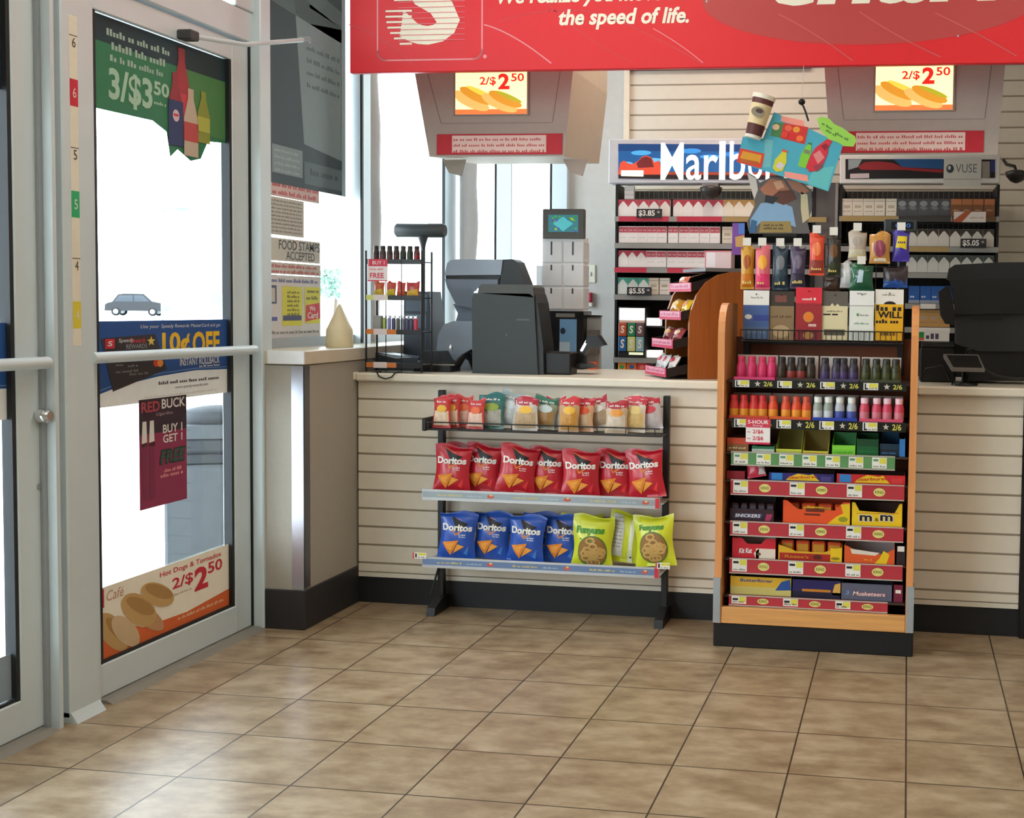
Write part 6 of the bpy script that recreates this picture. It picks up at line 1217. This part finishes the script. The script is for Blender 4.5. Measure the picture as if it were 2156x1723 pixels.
# printer box in front of it
y = 1.90; a_, b_ = at(993, 780, y=y), at(1146, 600, y=y); W, H = b_.x - a_.x, b_.z - CTZ; pr = thing('receipt_printer', ((a_.x + b_.x) / 2, y, CTZ), 'big dark grey printer box at the middle of the left counter', 'printer')
m = MB(); m.prism([(-W * .49, 0), (-W * .50, H * .84), (-W * .47, H * .90), (W * .30, H * .90), (W * .36, H * .86), (W * .42, 0)], 0, .17, DK3, 'y'); m.prism([(-W * .42, H * .90), (-W * .40, H * .975), (-W * .36, H), (W * .30, H), (W * .34, H * .97), (W * .36, H * .86)], .0, .16, M((70, 72, 70), .45), 'y'); m.build('case', pr)
m = MB(); m.prism([(W * .36, H * .90), (W * .40, H * .80), (W * .48, H * .3), (W * .49, 0), (W * .42, 0)], .01, .16, DK2, 'y'); m.build('side_cover', pr)
m = MB(); m.rect(W * .12, W * .30, H * .60, H * .62, M((80, 88, 92), .4), 1); m.ell(-W * .02, H * .44, .004, .004, M((90, 98, 100), .4), 1); m.build('badge', pr)
m = MB()
for k in range(3): m.tube([(-W * .47 + k * .012, .02, H * (.90 + k * .03)), (-W * .47 + k * .012, .10, H * (.90 + k * .03))], .009, CHROME, 8)
m.build('paper_roller', pr)
y = 1.93; a_, b_ = at(1131, 782, y=y), at(1187, 742, y=y); MB().box(0, b_.x - a_.x, 0, .10, 0, b_.z - CTZ, BLK, .006).build('card_reader', loc=(a_.x + .03, y, CTZ), label='low black box on the counter right of the printer', cat='box')
# dark equipment at left behind the lighter rack
y = 2.22; a_, b_ = at(850, 780, y=y), at(905, 614, y=y); W, H = b_.x - a_.x, b_.z - CTZ; m = MB(); q = thing('black_terminal', ((a_.x + b_.x) / 2, y, CTZ), 'black terminal with two grey panels between lighter rack and register', 'terminal')
MB().prism([(-W / 2, 0), (-W / 2, H), (W * .45, H), (W * .6, H * .6), (W * .6, 0)], 0, .14, M((46, 54, 64), .45), 'y').build('case', q); m = MB(); m.rect(-W * .42, W * .4, H * .74, H * .96, M((74, 86, 98), .4), 1); m.rect(-W * .42, W * .36, H * .52, H * .70, M((84, 98, 110), .4), 1); m.build('panel', q)
y = 1.98; a_, b_ = at(840, 785, y=y), at(1000, 722, y=y); W = b_.x - a_.x; q = thing('card_terminal', (a_.x + W / 2, y, CTZ), 'low black card terminal with cables left of the printer', 'terminal')
m = MB(); m.prism([(-.08, 0), (-.08, .02), (-.05, .045), (.055, .045), (.08, .02), (.08, 0)], -.05, .06, BLK, 'y'); m.build('base', q); m = MB(); m.prism([(-.075, .045), (-.05, .085), (.03, .085), (.055, .045)], -.03, .05, M((28, 30, 34), .3), 'y'); m.build('keypad_housing', q)
m = MB(); m.box(-.085, .10, -.055, -.05, .028, .033, M((130, 120, 104), .35, .5)); m.build('trim_bar', q)
for k in range(4):
    m = MB(); yy = .0 + k * .02; m.tube([(.07, yy, .01), (.10, yy - .02, .05), (.115 + .004 * k, yy, .07 + .006 * k), (.135, yy + .02, .05), (.145, yy + .04, .008)], .007, BLK, 7); m.build('cable', q)
m = MB(); m.lathe([(.006, .09), (.008, .10), (.003, .11)], CHROME, 8, (.055, .02)); m.build('stud', q)
y = 2.1; a_, b_ = at(742, 740, y=1.75), at(770, 705, y=1.75); 
q = thing('signature_pad', (at(800, 720, y=1.94).x + .062, 1.96, CTZ), 'dark slanted signature pad behind the lighter rack', 'pad', rot=(0, 0, R_(8)))
m = MB(); m.prism([(-.09, 0), (-.09, .075), (.09, .055), (.09, 0)], .0, .12, M((58, 66, 74), .4), 'y'); m.build('case', q); m = MB(); m.flat([(-.08, .068), (-.02, .066), (.07, .056), (.0, .05)], M((190, 206, 216), .2), 1); m.build('screen', q)
# lighter rack
y0 = 1.80; A_ = at(771, 782, y=y0); B_ = at(888, 782, y=y0); xa, xb = A_.x, B_.x; lr = thing('lighter_rack', ((xa + xb) / 2, 1.85, CTZ), 'small black wire rack of lighters and shots at the left counter end', 'rack'); LR = Matrix.Translation((-(xa + xb) / 2, -1.85, -CTZ))
zz = lambda v: at(820, v, y=y0).z
for x in (xa, xb):
    for yy in (1.80, 1.90): m = MB(LR); m.tube([(x, yy, CTZ + .002), (x, yy, zz(528))], .0038, WIRE, 6); m.build('post', lr)
for x in (xa + (xb - xa) * .36, xa + (xb - xa) * .64): m = MB(LR); m.tube([(x, 1.798, CTZ + .002), (x, 1.798, zz(530))], .002, WIRE, 5); m.build('wire', lr)
lev = [zz(550), zz(626), zz(698), zz(768)]
for i, z in enumerate(lev):
    m = MB(LR); m.box(xa, xb, 1.80, 1.90, z - .004, z, BLK); m.box(xa, xb, 1.797, 1.80, z - .012, z + .008, BLK)
    m.build('shelf', lr)
    if i >= 1:
        m = MB(LR @ Matrix.Translation((0, 1.7965, 0))); c_ = ((206, 214, 120), (206, 120, 40), (206, 120, 60))[i - 1]; w_ = xb - xa
        m.rect(xa + .002, xa + w_ * (.55 if i > 1 else .4), z - .012, z + .008, M(c_, .5), 1); m.rect(xa + w_ * .14, xa + w_ * .38, z - .014, z + .010, M((220, 206, 206), .5), 2); m.build('price_label', lr)
for k in range(7):
    c1, c2 = [((90, 56, 52), (56, 40, 40)), ((100, 70, 66), (64, 52, 50)), ((100, 70, 66), (60, 46, 46)), ((90, 66, 62), (60, 48, 46)), ((56, 66, 56), (44, 56, 46)), ((60, 66, 58), (44, 52, 46)), ((150, 46, 56), (90, 40, 44))][k]
    b = bottle(c1, c2, (44, 36, 36), .062, .0125); b.location = (xa + .030 + k * (xb - xa - .035) / 7.0, 1.83, lev[0] + .001); tag(b, '%s small dark bottle from left on top of the lighter rack' % ORD[k], 'small bottle', 'small bottles on the lighter rack')
for k, (u, c_, ac, w_, lab) in enumerate(((797, (206, 90, 50), (226, 190, 60), .036, 'orange and yellow pouch at the left of the lighter rack middle shelf'), (822, (190, 70, 50), (226, 200, 60), .034, 'red and yellow pouch beside the leftmost pouch'), (843, (196, 60, 54), (206, 90, 60), .030, 'red pouch third on the lighter rack middle shelf'), (868, (176, 46, 46), (226, 180, 70), .046, 'red pouch with golden band at the right of the middle shelf'))):
    bag('pouch', w_ * 1.25, .066, .02, c_, 80 + k, lambda m, w, h, ac=ac: m.flat([(-.45 * w, .08 * h), (.45 * w, .1 * h), (.4 * w, .5 * h), (-.45 * w, .36 * h)], M(ac, .4), 3, 3)).build('pouch', loc=(at(u, 620, y=1.83).x, 1.835, lev[1] + .002), rot=(R_(-6), 0, 0), label=lab, cat='pouch', group='pouches on the lighter rack')
LC = [(176, 196, 70), (150, 150, 206), (60, 56, 90), (66, 70, 56), (130, 140, 150), (70, 60, 96), (56, 52, 90), (196, 50, 70)]
for k, c_ in enumerate(LC):
    m = MB(); m.box(-.0078, .0078, 0, .012, 0, .052, M(c_, .25, clear=.4), .003); m.box(-.0072, .0072, .001, .011, .052, .063, M((190, 190, 190), .25, .8), .001); m.build('lighter', loc=(at(809 + k * 9.3, 690, y=1.815).x, 1.815, lev[2] + .001), label='%s upright lighter from left on the lighter rack' % ORD[k], cat='lighter', group='lighters on the lighter rack')
a_ = at(783, 690, y=1.81); MB().box(0, .036, 0, .03, 0, .10 * .62, M((150, 150, 148), .5), .002).build('grey_box', loc=(a_.x, 1.815, lev[2] + .001), label='plain grey box left of the lighters', cat='box')
a_, b_ = at(773, 592, y=1.79), at(815, 546, y=1.79); m = MB(); W, H = b_.x - a_.x, b_.z - a_.z; m.box(0, W, 0, .001, 0, H, M((230, 220, 220), .5)); RP = M((206, 50, 78), .5); m.rect(W * .05, W, H * .68, H, RP, 1); m.text('BUY 1', W * .25, W * .85, H * .76, H * .92, WHITE, 2); m.lines(W * .1, W * .8, H * .50, H * .1, M((226, 140, 150), .5), 2, 491); m.text('FREE', W * .12, W * .82, H * .14, H * .38, RP, 2, 0, .02); m.rect(0, W, 0, H * .05, RP, 1); m.build('promotion_card', loc=(a_.x, 1.7945, a_.z), label='red and white free offer card clipped on the lighter rack', cat='price card')
p0, p1, p2 = at(793, 781, y=1.757), at(812, 798, y=1.757), at(832, 781, y=1.757); m = MB(); m.tube([(p0.x, 1.80, CTZ + .004), (p0.x, 1.757, CTZ + .004), ((p0.x + p1.x) / 2 - .006, 1.754, p1.z + .008), (p1.x, 1.754, p1.z), ((p2.x + p1.x) / 2 + .006, 1.754, p1.z + .008), (p2.x, 1.757, CTZ + .004), (p2.x, 1.80, CTZ + .004)], .0028, BLK, 6); m.build('cable_loop', label='thin black cable looping over the counter edge', cat='cable')
# cream cone bottle on the ledge
p = at(715, 737, x=-.14); h = at(715, 640, x=-.14).z - 1.047; m = MB(); r = (at(742, 720, y=p.y).x - at(689, 720, y=p.y).x) / 2; CRM = M((232, 220, 184), .4)
m.lathe([(r * .98, 0), (r, .003), (r * .97, h * .40), (r * .86, h * .46), (r * .1, h * .98), (r * .03, h)], CRM, 24); m.build('cone_bottle', loc=(-.14, p.y, 1.0465), label='cream bottle with pointed cone top standing on the window ledge', cat='bottle')
# drawer tower with small screen
y = 2.36; xa, xb = at(1131, 600, y=y).x, at(1231, 600, y=y).x; xc = (xa + xb) / 2; tw = thing('ticket_display_tower', (xc, y, CTZ), 'white ticket dispenser tower with black base and blue poster', 'dispenser'); Z = lambda v: at(1180, v, y=y).z - CTZ; W = xb - xa
m = MB(); m.box(-W * .42, W * .48, 0, .14, 0, Z(655), BLK, .003); m.build('base_cabinet', tw); m = MB(); m.rect(-W * .02, W * .34, Z(760), Z(672), M((110, 156, 200), .4), 1); m.rect(-W * .02, W * .2, Z(742), Z(720), M((170, 190, 206), .4), 2); m.ell(W * .05, Z(697), .012, .014, M((30, 44, 60), .5), 2); m.ell(W * .08, Z(745), .014, .008, M((30, 44, 70), .5), 3); m.rect(-W * .1, W * .3, Z(668), Z(660), M((120, 120, 116), .5), 1); m.build('poster', tw)
CLR = M((242, 244, 246), .25, trans=.45)
for r_ in range(3):
    for c_ in range(2):
        x0_ = -W * .40 + c_ * W * .45; z0_, z1_ = Z(651 - r_ * 49), Z(606 - r_ * 49); m = MB(); m.box(x0_, x0_ + W * .42, 0, .10, z0_, z1_, CLR, .003); sl = z0_ + (z1_ - z0_) * (.35 if r_ == 2 else .72); m.rect(x0_ + W * .18, x0_ + W * .215, sl, z1_ * .98 + z0_ * .02, M((60, 60, 62), .5), 1); m.build('ticket_bin', tw)
m = MB(); m.box(-W * .41, W * .46, .01, .09, Z(655), Z(500), M((232, 234, 236), .4)); m.box(-W * .52, -W * .42, .0, .05, Z(610), Z(560), CLR); m.build('frame', tw)
ty = y - .01; a_, b_ = at(1142, 502, y=ty), at(1230, 440, y=ty); W2, H2 = b_.x - a_.x, b_.z - a_.z; ms = thing('small_screen', ((a_.x + b_.x) / 2, ty, a_.z), 'small grey framed screen with teal picture on top of the tower', 'screen')
MB().box(-W2 / 2, W2 / 2, 0, .03, 0, H2, M((82, 82, 78), .5), .003).build('bezel', ms); m = MB(); TE_ = M((70, 170, 176), .4, emit=.55); m.rect(-W2 * .36, W2 * .36, H2 * .22, H2 * .80, M((40, 110, 120), .4, emit=.5), 1); m.flat([(-W2 * .25, H2 * .5), (0, H2 * .24), (W2 * .24, H2 * .5), (0, H2 * .74)], TE_, 2)
for i in range(26):
    q = random.Random(i); X, Zs = q.uniform(-.33, .33), q.uniform(.26, .76)
    if abs(X) / .25 + abs(Zs - .5) / .26 > 1: m.ell(W2 * X, H2 * Zs, W2 * .035, H2 * .04, M(q.choice(((60, 150, 70), (150, 180, 50), (60, 80, 170))), .4, emit=.5), 3, 8)
m.build('display', ms); tz_ = at(1180, 500, y=2.36).z - a_.z + .0006; MB().box(-.02, .02, .03, .05, tz_, .04, M((90, 90, 88), .5)).build('stand', ms)
# red call box and switch plate on the back wall
def wallplate(name, u0, u1, v0, v1, c_, d, lab, cat):
    a_, b_ = at(u0, v1, y=3.4 - d), at(u1, v0, y=3.4 - d); m = MB(); W, H = b_.x - a_.x, b_.z - a_.z; m.box(0, W, 0, d, 0, H, M(c_, .5), .004); return m, a_, W, H, name, lab, cat
m, a_, W, H, n_, lab, cat = wallplate('light_switch', 1230, 1254, 558, 596, (226, 226, 208), .008, 'cream switch plate on the back wall by the window', 'switch'); m.box(W * .4, W * .6, -.006, 0, H * .38, H * .62, WHITE, .001); m.build(n_, loc=tuple(a_), label=lab, cat=cat)
m, a_, W, H, n_, lab, cat = wallplate('alarm_box', 1231, 1245, 616, 637, (176, 36, 66), .03, 'red alarm box on the back wall below the switch', 'alarm'); m.box(-W * .05, W * 1.05, .005, .03, -H * .4, 0, WHITE, .002); m.build(n_, loc=tuple(a_), label=lab, cat=cat)
# barcode scanner on a stand
y = 2.05; o = at(1235, 774, y=y); sc = thing('barcode_scanner', (o.x, y, CTZ), 'black barcode scanner tilted on its stand right of the tower', 'scanner'); P = lambda pts: [(at(u, v, y=y).x - o.x, max(.001, at(u, v, y=y).z - CTZ)) for u, v in pts]
m = MB(); m.prism(P([(1203, 774), (1207, 767), (1225, 764), (1240, 765), (1255, 774)]), -.05, .05, BLK, 'y'); m.build('base', sc); m = MB(); m.prism(P([(1212, 768), (1213, 750), (1222, 740), (1238, 722), (1246, 728), (1232, 748), (1233, 768)]), -.018, .018, BLK, 'y'); m.build('handle', sc); m = MB(); m.prism(P([(1236, 722), (1240, 706), (1262, 706), (1276, 727), (1255, 732), (1248, 728)]), -.03, .03, BLK_ if False else BLK, 'y'); m.prism(P([(1224, 738), (1236, 716), (1241, 718), (1228, 742)]), -.02, -.018, CHROME, 'y'); m.build('head', sc)
y = 2.42; a_, b_ = at(1232, 770, y=y), at(1266, 668, y=y); q = thing('clear_stand', ((a_.x + b_.x) / 2, y, CTZ), 'grey clear stand with orange card behind the scanner', 'stand'); W, H = b_.x - a_.x, b_.z - CTZ
MB().box(-W / 2, W / 2, .0, .01, 0, H, M((176, 180, 180), .3, trans=.3), .002).build('back_plate', q); MB().box(-W * .5, W * .5, -.01, .02, H, H + .008, BLK).build('top_edge', q); m = MB(); m.box(-W * .3, W * .42, -.03, 0, H * .3, H * .75, M((96, 92, 90), .5)); m.build('pocket', q); m = MB(); m.box(-W * .2, W * .3, -.03, 0, 0, H * .14, M((226, 110, 70), .5)); m.build('card', q)
# right register seen from behind
y = 1.98; o = at(2090, 800, y=y); rr = thing('cash_register', (o.x, y, CTZ), 'large black register monitor at the right photo edge', 'register'); P = lambda pts: [(at(u, v, y=y).x - o.x, max(.001, at(u, v, y=y).z - CTZ)) for u, v in pts]
M1 = M((15, 16, 17), .38); M2 = M((26, 27, 29), .42)
m = MB(); m.prism(P([(1994, 588), (1998, 566), (2010, 558), (2100, 553), (2215, 552), (2215, 586), (2000, 590)]), -.02, .07, M2, 'y'); m.prism(P([(2000, 590), (2215, 586), (2215, 660), (2014, 662)]), -.03, .07, M1, 'y'); m.build('monitor_back', rr)
m = MB(); m.prism(P([(1976, 615), (1990, 604), (2000, 604), (2012, 668), (2008, 684), (1990, 682), (1980, 664)]), -.01, .05, BLK, 'y'); m.build('card_swipe', rr)
m = MB(); m.prism(P([(2012, 660), (2215, 660), (2215, 740), (2060, 740), (2012, 724)]), .0, .10, M((36, 38, 40), .45), 'y'); m.rect(*[P([(2045, 672)])[0][0], P([(2112, 672)])[0][0], P([(2045, 674)])[0][1], P([(2045, 669)])[0][1]], BLK, 1); m.build('hinge_cover', rr)
m = MB(); m.prism(P([(2040, 738), (2215, 738), (2215, 803), (2030, 803)]), .02, .22, BLK, 'y'); m.build('base', rr)
m = MB(); a1_ = P([(2065, 588)])[0]; m.rect(P([(2068, 0)])[0][0], P([(2095, 0)])[0][0], P([(0, 576)])[0][1], P([(0, 570)])[0][1], M((90, 92, 94), .4), 1); m.T = Matrix.Translation((0, -.02, 0)); m.build('badge', rr)
y = 1.86; o = at(2030, 775, y=y); q = thing('signature_pad', (o.x, y, CTZ), 'grey edged signature pad on a stand in front of the right register', 'pad'); P = lambda pts: [(at(u, v, y=y).x - o.x, max(.001, at(u, v, y=y).z - CTZ)) for u, v in pts]
zf = P([(2030, 775)])[0][1]; wl_, wr_ = P([(2003, 775)])[0][0], P([(2072, 775)])[0][0]
m = MB(); zf = max(.03, zf); m.add([(wl_, -.05, zf), (wr_, -.05, zf), (wr_ - .02, .05, zf + .05), (wl_ - .03, .05, zf + .05), (wl_, -.05, zf - .012), (wr_, -.05, zf - .012), (wr_ - .02, .05, zf + .035), (wl_ - .03, .05, zf + .035)], [(0, 1, 2, 3), (7, 6, 5, 4), (4, 5, 1, 0), (5, 6, 2, 1), (6, 7, 3, 2), (7, 4, 0, 3)], M((112, 108, 104), .4)); m.add([(wl_ + .006, -.043, zf + .004), (wr_ - .008, -.043, zf + .004), (wr_ - .024, .043, zf + .047), (wl_ - .018, .043, zf + .047)], [(0, 1, 2, 3)], M((34, 34, 34), .3)); m.build('pad', q); m = MB(); m.lathe([(.05, 0), (.05, .008), (.012, .014), (.012, zf + .012)], BLK, 12, ((wl_ + wr_) / 2 - .01, .0)); m.build('stand', q)
for i, pts in enumerate((((1938, 800), (1950, 776), (1985, 770), (2000, 800)), ((2072, 778), (2100, 792), (2140, 798), (2180, 796)))):
    yy = 1.90; L3 = [at(u, v, y=yy) for u, v in pts]; o = Vector((L3[0].x, yy, CTZ)); m = MB(); m.tube([(p.x - o.x, 0, max(.006, p.z - CTZ)) for p in L3], .005, M((26, 26, 28), .3), 7); m.build('cable', loc=tuple(o), label=('black cable bundle beside the right edge of the display', 'black cable lying in front of the right register')[i], cat='cable')
y = 2.02; a_, b_ = at(1935, 800, y=y), at(2014, 722, y=y); q = thing('black_box', ((a_.x + b_.x) / 2, y, CTZ), 'black counter box between the display and the right register', 'box'); W, H = b_.x - a_.x, b_.z - CTZ; MB().box(-W / 2, W / 2, 0, .14, 0, H * .86, BLK, .008).build('case', q); MB().box(-W * .46, W * .46, .01, .13, H * .86, H, M((34, 36, 34), .4), .004).build('cover', q)
